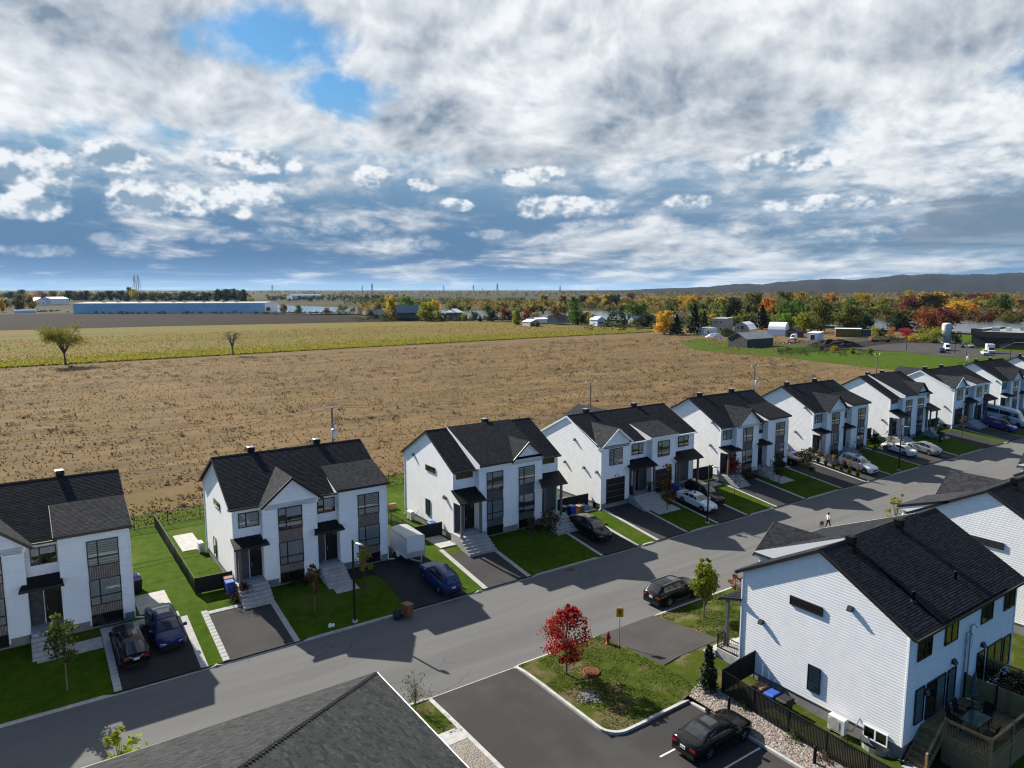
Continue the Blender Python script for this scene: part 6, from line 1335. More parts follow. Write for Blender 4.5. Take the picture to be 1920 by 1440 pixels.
for i, (x, y, r_) in enumerate(((39.1, 15.5, 0), (39.9, 15.5, 0), (39.1, 13.75, 180), (40.7, 14.6, -90))):
    c_ = thing('patio_chair', ['black patio chair on the wall side of the glass table, nearer the stairs', 'black patio chair on the wall side of the glass table, by the screen', 'black patio chair between the glass table and the railing', 'black patio chair at the screen end of the glass table'][i], 'chair', (x, y, zd), R(r_), 'patio chairs on the deck')
    b = MB(); b.box(-.24, .24, -.24, .24, .40, .44, 'black_metal'); b.build('seat', c_); b = MB(); b.faces([(-.24, .22, .46), (.24, .22, .46), (.24, .36, 1.0), (-.24, .36, 1.0), (-.24, .25, .46), (.24, .25, .46), (.24, .39, 1.0), (-.24, .39, 1.0)], [(0, 1, 2, 3), (4, 7, 6, 5), (3, 2, 6, 7), (0, 3, 7, 4), (1, 5, 6, 2)], 'black_metal'); b.build('backrest', c_)
    for sx in (-1, 1):
        for sy in (-1, 1): b = MB(); b.beam((sx*.21, sy*.21, 0), (sx*.21, sy*.21, .4), .03, .03, 'black_metal', (1, 0, 0)); b.build('leg', c_)
        b = MB(); b.box(sx*.26-.025, sx*.26+.025, -.22, .26, .62, .65, 'black_metal'); b.build('armrest', c_)
um = thing('closed_parasol', 'furled grey-green parasol standing on the timber deck', 'parasol', (41.3, 15.5, zd)); b = MB(); b.lathe([(.25, 0), (.25, .08), (.05, .12)], 14, 'black_metal'); b.build('base', um); b = MB(); b.tube([(0, 0, .1), (0, 0, 2.2)], .02, 6, 'black_metal'); b.build('pole', um); mat('canvas', (.10, .13, .12), (.06, .08, .075), 4, .9)
b = MB(); b.lathe([(.2, .95), (.17, 1.3), (.1, 1.5), (.15, 1.75), (.05, 2.2), (0, 2.25)], 10, 'canvas'); b.build('canopy', um)

# ------------------------------------------------------------------ a walker and a dog on the street
def skinned(name, verts, edges, radii, parent, paint, levels=2):
    me = bpy.data.meshes.new(name); me.from_pydata(verts, edges, []); o = bpy.data.objects.new(name, me); COL.objects.link(o)
    s_ = o.modifiers.new('skin', 'SKIN'); s_.use_smooth_shade = True; sv = me.skin_vertices[0].data
    for i, r in enumerate(radii): sv[i].radius = (r, r) if isinstance(r, (int, float)) else r
    sv[0].use_root = True; u = o.modifiers.new('sub', 'SUBSURF'); u.levels = u.render_levels = levels
    dg = bpy.context.evaluated_depsgraph_get(); dg.update(); new = bpy.data.meshes.new_from_object(o.evaluated_get(dg)); bpy.data.objects.remove(o)
    mats = [m_ for m_, f in paint]; new.materials.clear(); [new.materials.append(M[m_]) for m_ in mats]
    for p_ in new.polygons:
        for i, (m_, f) in enumerate(paint):
            if f(p_.center): p_.material_index = i; break
    return link(name, new, parent)
mat('skin', (.50, .30, .22), rough=.6); mat('shirt', (.70, .66, .66), rough=.9); mat('trousers', (.012, .013, .016), rough=.9); mat('hair', (.12, .075, .04), rough=.7); mat('fur', (.16, .065, .03), (.10, .04, .02), 12, .9); mat('shoe', (.03, .03, .03), rough=.7)
q = at(1552, 991, 0); pr = thing('person', 'person in a white top and black trousers walking a brown dog', 'person', (q.x, q.y, .004), R(250))
v = [(0, 0, .93), (0, 0, 1.12), (0, -.01, 1.32), (0, 0, 1.42), (0, .01, 1.50), (0, .03, 1.60), (0, .03, 1.70), (.09, 0, .88), (.10, .16, .50), (.10, .22, .09), (.10, .33, .04), (-.09, 0, .88), (-.10, -.06, .48), (-.10, -.20, .12), (-.10, -.10, .04),
     (.17, 0, 1.38), (.25, -.03, 1.12), (.27, .12, .90), (.27, .17, .83), (-.17, 0, 1.38), (-.26, -.06, 1.12), (-.30, -.10, .88), (-.31, -.10, .80)]
e_ = [(0, 1), (1, 2), (2, 3), (3, 4), (4, 5), (5, 6), (0, 7), (7, 8), (8, 9), (9, 10), (0, 11), (11, 12), (12, 13), (13, 14), (3, 15), (15, 16), (16, 17), (17, 18), (3, 19), (19, 20), (20, 21), (21, 22)]
rd = [(.15, .12), (.125, .10), (.155, .11), (.10, .08), .055, .095, .07, .10, .07, .045, .04, .10, .07, .045, .04, .065, .048, .036, .035, .065, .048, .036, .035]
skinned('body', v, e_, rd, pr, [('shoe', lambda c: c.z < .09), ('trousers', lambda c: c.z < .98 and abs(c.x) < .235), ('skin', lambda c: c.z > 1.46 or (abs(c.x) > .2 and c.z < 1.14)), ('shirt', lambda c: True)])
b = MB(); b.lathe([(0, .12), (.09, .10), (.125, .02), (.12, -.08), (.09, -.2), (0, -.22)], 12, 'hair', (0, -.02, 1.65)); hr = b.build('hair', pr); hr.scale = (.9, .9, 1)
q2 = at(1540, 989.5, 0); dg_ = thing('dog', 'brown dog on a lead beside the walking person', 'dog', (q2.x, q2.y, .004), R(200))
v = [(-.34, 0, .52), (-.1, 0, .52), (.16, 0, .54), (.30, 0, .62), (.40, 0, .76), (.48, 0, .78), (.62, 0, .73), (-.50, 0, .62), (-.58, 0, .80), (.20, .09, .45), (.20, .09, .24), (.22, .09, .03), (.20, -.09, .45), (.28, -.09, .25), (.24, -.09, .03), (-.34, .09, .46), (-.28, .09, .30), (-.40, .09, .18), (-.37, .09, .03), (-.34, -.09, .46), (-.36, -.09, .30), (-.50, -.09, .2), (-.48, -.09, .03), (.46, .07, .84), (.46, -.07, .84)]
e_ = [(0, 1), (1, 2), (2, 3), (3, 4), (4, 5), (5, 6), (0, 7), (7, 8), (2, 9), (9, 10), (10, 11), (2, 12), (12, 13), (13, 14), (0, 15), (15, 16), (16, 17), (17, 18), (0, 19), (19, 20), (20, 21), (21, 22), (5, 23), (5, 24)]
rd = [(.11, .13), (.10, .115), (.115, .155), .10, .08, .085, .045, .035, .018, .06, .035, .03, .06, .035, .03, .075, .055, .03, .028, .075, .055, .03, .028, .03, .03]
skinned('body', v, e_, rd, dg_, [('fur', lambda c: True)])
b = MB(); b.tube([(0, 0, .62), (.02, .0, .60)], .1, 8, 'bin_black'); b.tube([(.32, 0, .68), (.34, 0, .72)], .095, 10, 'hydrant_red'); b.build('collar', dg_)
ld = thing('dog_lead', 'thin dark lead between the person and the brown dog', 'lead'); a = pr.matrix_basis @ Vector((-.31, -.1, .8)); c = dg_.matrix_basis @ Vector((.33, 0, .72)); b = MB(); b.tube([a, a.lerp(c, .5)-Z*.12, c], .012, 5, 'black_trim'); b.build('cord', ld)
# ------------------------------------------------------------------ fields: tussocks, crop, grass, pebbles
def vnoise(x, y, seed):
    """smooth value noise on arrays"""
    r = np.random.default_rng(seed); T = r.uniform(0, 1, (64, 64)); xi, yi = np.floor(x).astype(int), np.floor(y).astype(int); fx, fy = x-xi, y-yi; fx = fx*fx*(3-2*fx); fy = fy*fy*(3-2*fy)
    g_ = lambda a, b_: T[a % 64, b_ % 64]
    return (g_(xi, yi)*(1-fx)+g_(xi+1, yi)*fx)*(1-fy)+(g_(xi, yi+1)*(1-fx)+g_(xi+1, yi+1)*fx)*fy
def tufts(P, h, w, rng, k=3, lean=.35):
    """each point becomes k upright pointed blades"""
    n = len(P); V = []
    for q in range(k):
        th = rng.uniform(0, 2*PI, n); d = np.stack([np.cos(th), np.sin(th), 0*th], 1); p = np.stack([-d[:, 1], d[:, 0], 0*th], 1); hh = (h*rng.uniform(.6, 1.2, n))[:, None]; ww = (w*rng.uniform(.6, 1.3, n))[:, None]
        off = d*ww*.3; tip = P+off+d*hh*lean*rng.uniform(-1, 1, n)[:, None]+np.array([0, 0, 1])*hh
        V.append(np.stack([P+off-p*ww, P+off+p*ww, tip+p*ww*.35, tip-p*ww*.35], 1))
    V = np.stack(V, 1).reshape(-1, 3); return V, np.arange(len(V)).reshape(-1, 4)
rg = np.random.default_rng(21)
def field(n, x0, x1, y0, y1, fn, seed, near=1.0):
    r = np.random.default_rng(seed); y = y0+(y1-y0)*r.uniform(0, 1, n)**near; lo = -10+(y-83)*-.02; x = r.uniform(x0, x1, n)
    ok = fn(x, y, r); return np.stack([x[ok], y[ok], np.full(ok.sum(), .6)], 1)
row = lambda x, y: .55*vnoise(x*.05, y*.16, 1)+.45*vnoise(x*.16, y*.5, 2)
C = field(6500, -20, 330, 84, 262, lambda x, y, r: (row(x, y) > .55) & (x < 40+y*1.25), 3, 1.2); k_ = 12; idx = np.repeat(np.arange(len(C)), k_); r2 = np.random.default_rng(4); big_ = r2.uniform(.5, 1.25, len(C))[idx][:, None]
D = C[idx]+np.clip(r2.normal(size=(len(idx), 3)), -1.6, 1.6)*np.array([.75, .5, .20])*big_+np.array([0, 0, .26]); V, F = quads(D, .26, r2); link('meadow_weeds', fastmesh('meadow_weeds', V, F, ['leaf']), color=(.235, .165, .10), kind='stuff')
C = field(34000, -20, 330, 83.5, 262, lambda x, y, r: (row(x, y) < .60) & (x < 40+y*1.25), 5, 1.5); V, F = tufts(C, .30, .10, r2, 3, .9); link('meadow_grass', fastmesh('meadow_grass', V, F, ['leaf']), color=(.33, .225, .115), kind='stuff')
C = field(7000, -20, 300, 83.5, 200, lambda x, y, r: (vnoise(x*.06, y*.11, 9) > .60), 6, 1.5); V, F = tufts(C, .26, .12, r2, 3, .9); link('meadow_green_tufts', fastmesh('meadow_green_tufts', V, F, ['leaf']), color=(.21, .18, .06), kind='stuff')
C = field(5000, -20, 210, 77.2, 83.2, lambda x, y, r: (vnoise(x*.3, y*.5, 19) > .35), 7); C[:, 2] = [zt(a, b_) for a, b_ in C[:, :2]]; V, F = tufts(C, .25, .10, r2, 3, .9); link('rough_grass', fastmesh('rough_grass', V, F, ['leaf']), color=(.20, .20, .055), kind='stuff')
edge = lambda x: 268+(x+5)*.094 if x < 124 else 280+(x-124)*.052
r3 = np.random.default_rng(31); n = 26000; x = r3.uniform(-40, 300, n); d = r3.exponential(9, n); y = np.array([edge(a) for a in x])+d+r3.normal(0, .25, n); P = np.stack([x, y, np.full(n, .64)], 1); V, F = tufts(P, .6, .24, r3, 2, .9); link('crop_plants', fastmesh('crop_plants', V, F, ['leaf']), color=(.30, .28, .05), kind='stuff')
n = 16000; x = r3.uniform(-40, 300, n); y = np.array([edge(a) for a in x])+r3.uniform(8, 150, n); P = np.stack([x, y, np.full(n, .64)], 1); V, F = tufts(P, .45, .3, r3, 1, .9); link('ripe_crop', fastmesh('ripe_crop', V, F, ['leaf']), color=(.30, .23, .085), kind='stuff')
# lawn texture where the grass is close to us
r4 = np.random.default_rng(41); n = 16000; P = np.concatenate([np.stack([r4.uniform(25.5, 32.4, n//2), r4.uniform(27, 35.8, n//2)], 1), np.stack([r4.uniform(38.1, 47, n//2), r4.uniform(28, 35.7, n//2)], 1)]); ok = vnoise(P[:, 0]*.8, P[:, 1]*.8, 44) > .42; P = P[ok]; P = np.array([(a, b_, zt(a, b_)+(.05 if a < 32.5 else 0)) for a, b_ in P]); V, F = tufts(P, .04, .035, r4, 2, 1.2); link('lawn_grass', fastmesh('lawn_grass', V, F, ['leaf_near']), color=(.085, .125, .026), kind='stuff')
def pebbles(name, P, s, rng, color):
    n = len(P); O = np.array([[1, 0, 0], [0, 1, 0], [-1, 0, 0], [0, -1, 0], [0, 0, .7]]); sc = (s*rng.uniform(.5, 1.3, n))[:, None, None]; th = rng.uniform(0, 6.3, n); c, s_ = np.cos(th), np.sin(th); Rm = np.stack([np.stack([c, -s_, 0*c], 1), np.stack([s_, c, 0*c], 1), np.stack([0*c, 0*c, 1+0*c], 1)], 1)
    V = (np.einsum('nij,kj->nki', Rm, O)*sc+P[:, None, :]).reshape(-1, 3); f = np.array([[0, 1, 4], [1, 2, 4], [2, 3, 4], [3, 0, 4]]); F = (np.arange(n)[:, None, None]*5+f[None]).reshape(-1, 3); link(name, fastmesh(name, V, F, ['tinted']), color=color, kind='stuff')
for nm, k, col in (('pebbles', 2600, (.42, .36, .31)), ('pebbles', 1800, (.25, .19, .16)), ('pebbles', 900, (.55, .52, .48))):
    P = np.stack([r4.uniform(31.65, 33.05, k), r4.uniform(12, 27.0, k)], 1); P = np.array([(a, b_, zt(a, b_)+.03) for a, b_ in P]); pebbles(nm, P, .075, r4, col)
P = np.stack([r4.uniform(14, 18.7, 3000), r4.uniform(26.5, 31.15, 3000), np.full(3000, .11)], 1); pebbles('pebbles', P, .06, r4, (.36, .33, .29))
P = np.stack([26.9+r4.normal(0, .3, 420), 30.4+r4.normal(0, .33, 420), np.full(420, .15)], 1); pebbles('pebbles', P, .05, r4, (.34, .32, .30))

# ------------------------------------------------------------------ hills and the far country
def ridge(px, py, D):
    r = F3 + RT*((px-960)/FPX) - U3*((py-720)/FPX); k = D/r.dot(FW); return Vector((r.x*k, r.y*k, EYE+r.z*k))
sil = [(1050, 546), (1180, 544), (1250, 541), (1330, 538.5), (1410, 533), (1500, 528), (1560, 524), (1590, 524.5), (1650, 523), (1690, 517), (1725, 514), (1765, 515.5), (1800, 517.5), (1850, 514), (1885, 513), (1930, 511.5), (2050, 506), (2250, 512), (2500, 528), (2800, 545)]
rh = np.random.default_rng(77); V = []; F = []; nx = 260; rows = 16
for j in range(rows):
    t = j/(rows-1); D = 6200+3400*t; s_ = math.sin(PI/2*min(1, t/.8))**1.4 if t < .8 else 1-(t-.8)*2.4
    for i in range(nx):
        px_ = 1050+1750*i/(nx-1); py_ = lerp(px_, sil); top = ridge(px_, py_, 9000); p = ridge(px_, 560, D); z = top.z*s_
        z += (vnoise(np.array([px_*.035]), np.array([t*5.0]), 78)[0]-.5)*60*min(1, max(0, top.z)/90)*math.sin(PI*min(1, t*1.1)) + rh.uniform(-4, 6)*(1 if top.z > 20 else 0)
        V.append((p.x, p.y, max(-.3, z) if 0 < j else -.4))
for j in range(rows-1):
    for i in range(nx-1): a = j*nx+i; F.append((a, a+1, a+nx+1, a+nx))
stripes('w_hill', (.010, .009, .0095), (.024, .0155, .012), 1, 1, .006, lo=.40, hi=.6, extra=[((.034, .025, .016), .012, 1, 1, .5, .7, .7), ((.014, .016, .014), .007, 1, 1, .48, .62, .85)])  # dark forest tones, with the cloud shadow over the hills put into the colour
me = fastmesh('hills', np.array(V), np.array(F), ['w_hill'], None, True); link('hills', me, kind='structure')
def mass(name, n, box, hrange, color, seed, wide=.55, k=30, leaf=None, zrel=.6):
    """far woods: crowns one cannot tell apart, as one object"""
    r = np.random.default_rng(seed); V = []; pxs = r.uniform(box[0], box[1], n); pys = r.uniform(box[2], box[3], n); C = []
    S_ = []
    for a, b_ in zip(pxs, pys):
        p = at(a, b_, zrel); h = r.uniform(*hrange)
        c = r.normal(size=(k, 3))*np.array([h*wide*.5, h*wide*.5, h*.22])+np.array([p.x, p.y, zrel+h*.52]); C.append(c); S_.append(np.full(k, h*.17))
    C = np.concatenate(C); S_ = np.concatenate(S_); Vq, F = quads(C, 1.0, r); Vq = (Vq.reshape(-1, 4, 3)-C[:, None, :])*S_[:, None, None]+C[:, None, :]; Vq = Vq.reshape(-1, 3); Vq[:, 2] = np.maximum(Vq[:, 2], zrel-.2)
    link(name, fastmesh(name, Vq, F, ['leaf']), color=color, kind='stuff')
OLIVE, OCHRE, RUST, DK, GRN, GOLD, GREY = (.085, .09, .03), (.26, .175, .045), (.20, .075, .035), (.022, .034, .016), (.07, .115, .025), (.36, .23, .03), (.10, .085, .055)
for i, (n, bx, hr, c) in enumerate(((420, (0, 1150, 545.5, 549), (8, 15), OLIVE), (300, (0, 1150, 545.5, 550), (8, 14), OCHRE), (260, (0, 1300, 546, 552), (6, 12), DK), (160, (560, 1250, 549, 556), (5, 10), GREY), (170, (1180, 1960, 547, 556), (9, 16), OLIVE), (120, (1180, 1960, 548, 557), (9, 15), OCHRE), (90, (1280, 1960, 548, 558), (8, 14), RUST), (130, (1150, 1960, 547, 552), (8, 14), DK),
                             (150, (640, 1000, 562, 572), (5, 9), OLIVE), (90, (860, 1260, 566, 580), (5, 9), OCHRE), (150, (960, 1560, 570, 588), (5, 9), OLIVE), (90, (1180, 1640, 566, 590), (5, 10), OCHRE), (130, (500, 760, 556, 566), (6, 10), DK), (110, (1560, 1960, 570, 592), (4, 8), OLIVE), (70, (1640, 1960, 566, 594), (4, 8), RUST), (60, (1180, 1500, 595, 612), (4, 7), OLIVE), (80, (0, 470, 552, 561), (9, 14), DK), (60, (0, 470, 552, 560), (8, 13), OLIVE), (40, (0, 470, 552, 558), (8, 13), OCHRE))):
    mass('far_woods', int(n*1.3), bx, hr, c, 100+i)
for i, (n, bx, hr, c) in enumerate(((60, (1200, 1960, 563, 578), (9, 14), (.16, .16, .04)), (60, (1230, 1960, 562, 582), (9, 14), (.30, .21, .05)), (40, (1280, 1960, 562, 584), (8, 13), (.26, .13, .04)), (40, (1250, 1700, 580, 600), (8, 12), (.10, .12, .03)), (34, (1400, 1700, 590, 612), (6, 10), (.07, .08, .025)), (30, (1290, 1640, 600, 614), (6, 10), (.14, .15, .035)), (30, (960, 1230, 568, 590), (7, 11), (.24, .19, .05)), (30, (680, 960, 566, 588), (6, 10), (.16, .16, .04)), (40, (1640, 1960, 596, 606), (5, 9), (.13, .09, .035)))):
    mass('river_woods', n, bx, hr, c, 300+i, .5, 110); 
mass('bank_scrub', 60, (500, 700, 588.5, 591), (1.5, 3.5), GREY, 140); mass('bank_scrub', 45, (180, 500, 588.4, 589.6), (2, 3.5), DK, 141); mass('bank_scrub', 70, (660, 960, 598, 603), (2, 4), OLIVE, 142); mass('bank_scrub', 60, (1100, 1330, 612, 622), (1.5, 4), OLIVE, 143); mass('bank_scrub', 46, (1640, 1760, 636, 642), (1.2, 2.6), OLIVE, 144); mass('bank_scrub', 60, (1460, 1640, 655, 668), (.6, 1.5), GREY, 145)

# individual trees of the middle distance: one mesh per shape, tinted by object
def unit(kind, seed):
    r = np.random.default_rng(seed); b = MB()
    if kind == 'con':
        C = []
        for k in range(900): t = r.uniform(0, 1)**1.3; rr = (1-t)**.9*.30*math.sqrt(r.uniform(.15, 1))*(1+.25*math.sin(t*40)); th = r.uniform(0, 6.3); C.append((rr*math.cos(th), rr*math.sin(th), .06+.94*t))
        C = np.array(C); lf = .045; z0 = .15
    elif kind == 'willow':
        C = []
        for k in range(900): th = r.uniform(0, 6.3); rr = .5*math.sqrt(r.uniform(.1, 1)); z = (1-(rr/.55)**2)*.95; C.append((rr*math.cos(th), rr*math.sin(th), z-abs(r.exponential(.28))*(rr/.5)))
        C = np.array(C); C[:, 2] = np.clip(C[:, 2], .04, 1); lf = .045; z0 = .3
    else:
        wd = {'broad': .46, 'tall': .26, 'bush': .7}[kind]; zb = {'broad': .08, 'tall': .06, 'bush': .02}[kind]
        C, K = crown_pts(1300 if kind != 'tall' else 900, zb, .97, lambda t: wd*rnd(.10+t*.86)**.7, r, 34 if kind == 'broad' else 22, .27, .25); lf = .055; z0 = .3
    b.tube([(0, 0, -.02), (0, 0, z0), (.01, 0, .6)], [.028, .022, .008], 6, 'bark')
    V, F = quads(C, lf, r); tv = np.array([tuple(v) for v in b.v]); tf = [f for f in b.f if len(f) == 4]
    F2 = np.array(tf+[tuple(f+len(tv)) for f in F]); V2 = np.concatenate([tv, V]); mi = [1]*len(tf)+[0]*len(F)
    return fastmesh(kind+'_tree', V2, F2, ['needle' if kind == 'con' else 'leaf', 'bark'], mi)
UNITS = {k: [unit(k, 200+i*7+j) for j in range(n)] for i, (k, n) in enumerate((('broad', 6), ('tall', 3), ('con', 3), ('willow', 1), ('bush', 3)))}
COLS = {'dark green': (.020, .034, .016), 'blue-green': (.026, .042, .036), 'green': (.075, .125, .026), 'bright green': (.10, .17, .03), 'olive': (.095, .10, .028), 'yellow-green': (.20, .21, .03), 'yellow': (.36, .27, .035), 'golden': (.42, .25, .03), 'orange': (.40, .17, .04), 'rust-red': (.24, .085, .03), 'crimson': (.28, .035, .05), 'ochre': (.27, .19, .055), 'brown': (.14, .09, .05), 'maroon': (.15, .05, .035), 'grey-green': (.11, .11, .06)}
KN = {'broad': ('round_tree', 'round'), 'tall': ('poplar_tree', 'slim'), 'con': ('spruce_tree', 'pointed'), 'willow': ('willow_tree', 'drooping'), 'bush': ('bush', 'low')}
ORD = ['nearest', 'second', 'third', 'fourth', 'fifth', 'sixth', 'seventh', 'eighth', 'ninth', 'tenth', 'eleventh', 'twelfth', 'thirteenth', 'fourteenth', 'fifteenth', 'sixteenth', 'seventeenth', 'eighteenth']
LM = [('the long white warehouse', 300), ('the riverside boats', 560), ('the big barn', 760), ('the red brick house', 845), ('the two-door white shed', 995), ('the small white house', 1127), ('the cream flat-roofed house', 1360), ('the grey wooden barn', 1420), ('the white shed in the yard', 1527), ('the yellow container', 1597), ('the white tank', 1773), ('the dark industrial building', 1870)]
TREES = [(1268, 628, 590, 15, 'con', 'dark green'), (1247, 627, 584, 20, 'broad', 'golden'), (1302, 627, 570, 15, 'con', 'dark green'), (1320, 622, 583, 12, 'con', 'dark green'), (1365, 608, 576, 11, 'con', 'blue-green'), (1376, 607, 558, 14, 'broad', 'dark green'), (1402, 605, 573, 10, 'con', 'blue-green'), (1389, 606, 581, 8, 'broad', 'yellow'), (1428, 618, 572, 17, 'con', 'dark green'), (1440, 604, 558, 14, 'broad', 'orange'), (1482, 614, 563, 24, 'broad', 'green'), (1472, 620, 588, 18, 'broad', 'bright green'), (1507, 624, 588, 20, 'broad', 'yellow-green'), (1538, 622, 562, 19, 'broad', 'olive'), (1590, 618, 572, 25, 'broad', 'olive'), (1622, 620, 592, 13, 'broad', 'dark green'), (1412, 592, 548, 20, 'broad', 'olive'), (1466, 588, 547, 19, 'broad', 'olive'), (1500, 588, 549, 17, 'broad', 'ochre'), (1556, 574, 550, 11, 'broad', 'orange'),
 (1616, 582, 550, 18, 'broad', 'yellow'), (1655, 588, 560, 21, 'broad', 'yellow-green'), (1595, 582, 560, 12, 'broad', 'green'), (1690, 622, 586, 22, 'broad', 'dark green'), (1733, 624, 578, 20, 'broad', 'rust-red'), (1770, 622, 578, 25, 'broad', 'maroon'), (1704, 588, 556, 18, 'broad', 'maroon'), (1732, 584, 548, 16, 'tall', 'ochre'), (1748, 584, 548, 14, 'tall', 'ochre'), (1764, 584, 549, 15, 'tall', 'golden'), (1800, 596, 565, 27, 'broad', 'golden'), (1824, 598, 572, 13, 'broad', 'orange'), (1874, 592, 552, 19, 'broad', 'green'), (1910, 580, 560, 8, 'tall', 'ochre'), (1845, 604, 584, 16, 'bush', 'maroon'), (1890, 606, 588, 18, 'bush', 'olive'), (1704, 560, 544, 9, 'broad', 'yellow'), (1792, 562, 548, 14, 'broad', 'olive'), (1826, 566, 550, 12, 'broad', 'maroon'), (1845, 566, 549, 10, 'broad', 'rust-red'), (1858, 566, 548, 9, 'broad', 'ochre'), (1697, 630, 616, 14, 'bush', 'crimson'), (1640, 630, 613, 9, 'bush', 'yellow-green'), (1670, 628, 614, 7, 'bush', 'orange'), (1745, 642, 615, 24, 'bush', 'yellow-green'), (1712, 642, 630, 12, 'bush', 'yellow'), (1655, 630, 615, 10, 'bush', 'dark green'), (1790, 642, 622, 12, 'bush', 'dark green'),
 (1075, 608, 558, 13, 'broad', 'green'), (1083, 609, 581, 13, 'broad', 'green'), (1100, 609, 586, 11, 'broad', 'golden'), (1111, 610, 590, 11, 'broad', 'yellow-green'), (1156, 613, 577, 25, 'willow', 'dark green'), (1192, 602, 566, 20, 'broad', 'green'), (1210, 613, 590, 15, 'broad', 'dark green'), (969, 609, 578, 9, 'tall', 'yellow-green'), (985, 599, 580, 9, 'broad', 'rust-red'), (1040, 602, 576, 14, 'broad', 'brown'), (967, 577, 562, 8, 'broad', 'olive'), (1020, 576, 553, 10, 'tall', 'ochre'), (1055, 577, 553, 10, 'tall', 'ochre'), (1095, 574, 554, 11, 'broad', 'dark green'), (1115, 576, 551, 14, 'broad', 'ochre'), (1140, 577, 550, 14, 'tall', 'yellow'), (1155, 578, 553, 11, 'broad', 'blue-green'), (1172, 576, 556, 12, 'broad', 'ochre'), (1183, 563, 548, 8, 'broad', 'brown'), (1218, 580, 556, 18, 'broad', 'ochre'), (1255, 580, 556, 16, 'broad', 'ochre'), (1290, 578, 554, 18, 'broad', 'golden'), (1330, 578, 556, 16, 'broad', 'ochre'), (1352, 580, 558, 14, 'tall', 'yellow'), (1240, 600, 578, 18, 'bush', 'olive'), (1330, 606, 590, 14, 'bush', 'golden'), (1003, 598, 588, 10, 'bush', 'grey-green'),
 (732, 600, 555, 13, 'broad', 'yellow'), (763, 580, 555, 14, 'broad', 'bright green'), (800, 602, 568, 18, 'broad', 'yellow-green'), (815, 590, 563, 11, 'broad', 'golden'), (850, 590, 568, 12, 'broad', 'olive'), (834, 601, 588, 9, 'bush', 'dark green'), (720, 602, 586, 12, 'bush', 'grey-green'), (822, 601, 583, 8, 'broad', 'yellow-green'), (889, 602, 584, 8, 'broad', 'olive'), (900, 603, 590, 5, 'con', 'dark green'), (922, 603, 582, 10, 'broad', 'dark green'), (944, 600, 576, 8, 'broad', 'rust-red'), (708, 592, 567, 9, 'broad', 'ochre'), (693, 592, 573, 11, 'bush', 'ochre'), (907, 582, 565, 9, 'broad', 'ochre'), (930, 583, 572, 9, 'broad', 'orange'), (870, 602, 588, 7, 'broad', 'yellow-green'), (860, 600, 578, 9, 'con', 'dark green'), (955, 600, 582, 8, 'broad', 'brown'),
 (36, 582, 551, 12, 'broad', 'grey-green'), (56, 579, 553, 11, 'broad', 'ochre'), (40, 558, 543, 7, 'broad', 'dark green'), (3, 584, 560, 6, 'broad', 'golden'), (12, 578, 562, 8, 'broad', 'olive'), (20, 560, 547, 9, 'broad', 'dark green'), (84, 566, 550, 8, 'broad', 'maroon'), (75, 556, 546, 9, 'broad', 'rust-red'), (100, 564, 546, 9, 'broad', 'olive'), (117, 564, 551, 7, 'broad', 'ochre'), (130, 564, 545, 9, 'broad', 'dark green'), (146, 564, 547, 9, 'broad', 'olive'), (160, 564, 545, 10, 'broad', 'dark green'), (176, 565, 550, 9, 'broad', 'olive'), (190, 564, 548, 9, 'broad', 'dark green'), (208, 563, 545, 9, 'broad', 'dark green'), (226, 563, 545, 9, 'broad', 'blue-green'), (244, 562, 539, 7, 'broad', 'dark green'), (251, 563, 543, 10, 'broad', 'yellow'), (238, 565, 553, 8, 'broad', 'dark green'), (268, 564, 549, 12, 'broad', 'dark green'), (288, 564, 548, 13, 'broad', 'olive'), (310, 564, 549, 13, 'broad', 'dark green'), (332, 564, 549, 12, 'broad', 'olive'), (350, 564, 547, 11, 'broad', 'dark green'), (368, 565, 549, 11, 'broad', 'blue-green'), (386, 565, 548, 11, 'broad', 'dark green'), (410, 565, 543, 10, 'broad', 'dark green'), (424, 565, 542, 10, 'broad', 'dark green'), (440, 565, 542, 10, 'broad', 'dark green'), (455, 566, 543, 9, 'broad', 'dark green'),
 (470, 568, 558, 9, 'bush', 'yellow-green'), (338, 566, 555, 5, 'con', 'dark green'), (532, 587, 571, 7, 'broad', 'brown'), (560, 588, 572, 6, 'broad', 'grey-green'), (614, 588, 577, 7, 'broad', 'grey-green'), (643, 588, 572, 12, 'bush', 'olive'), (662, 588, 577, 6, 'bush', 'grey-green'), (676, 589, 575, 9, 'bush', 'ochre'), (502, 586, 576, 5, 'bush', 'olive')]
seen = {}
for px_, by, ty, hw, kd, cn in TREES:
    lm = min(LM, key=lambda q: abs(q[1]-px_)); seen.setdefault((lm[0], KN[kd][1], cn), []).append((abs(lm[1]-px_), px_, by, ty, hw, kd, cn))
for (lm, sh, cn), ls in seen.items():
    for i, (d, px_, by, ty, hw, kd, cn) in enumerate(sorted(ls)):
        p = at(px_, by, .6); k = (p-Vector((0, 0, EYE))).dot(F3); h = (by-ty)*k/FPX; w = hw*k/FPX; me = random.choice(UNITS[kd]); ref = {'broad': .50, 'tall': .30, 'con': .32, 'willow': .55, 'bush': .75}[kd]
        near_ = 'beside' if d < 45 else 'farther off from'
        lab = '%s %s %s %s %s' % (sh, cn, KN[kd][0].split('_')[-1] if kd != 'bush' else 'bush', 'closest to' if i == 0 else ORD[i]+' out from', lm)
        j = random.uniform(.85, 1.15); c = tuple(v*1.25 for v in COLS[cn])
        link(KN[kd][0], me, None, (p.x, p.y, .6), random.uniform(0, 6.3), lab, 'bush' if kd == 'bush' else 'tree', 'trees round the river and farms').color = (c[0]*j, c[1]*j, c[2]*j, 1)
        o = COL.objects[-1]; o.scale = (w/ref, w/ref, h)
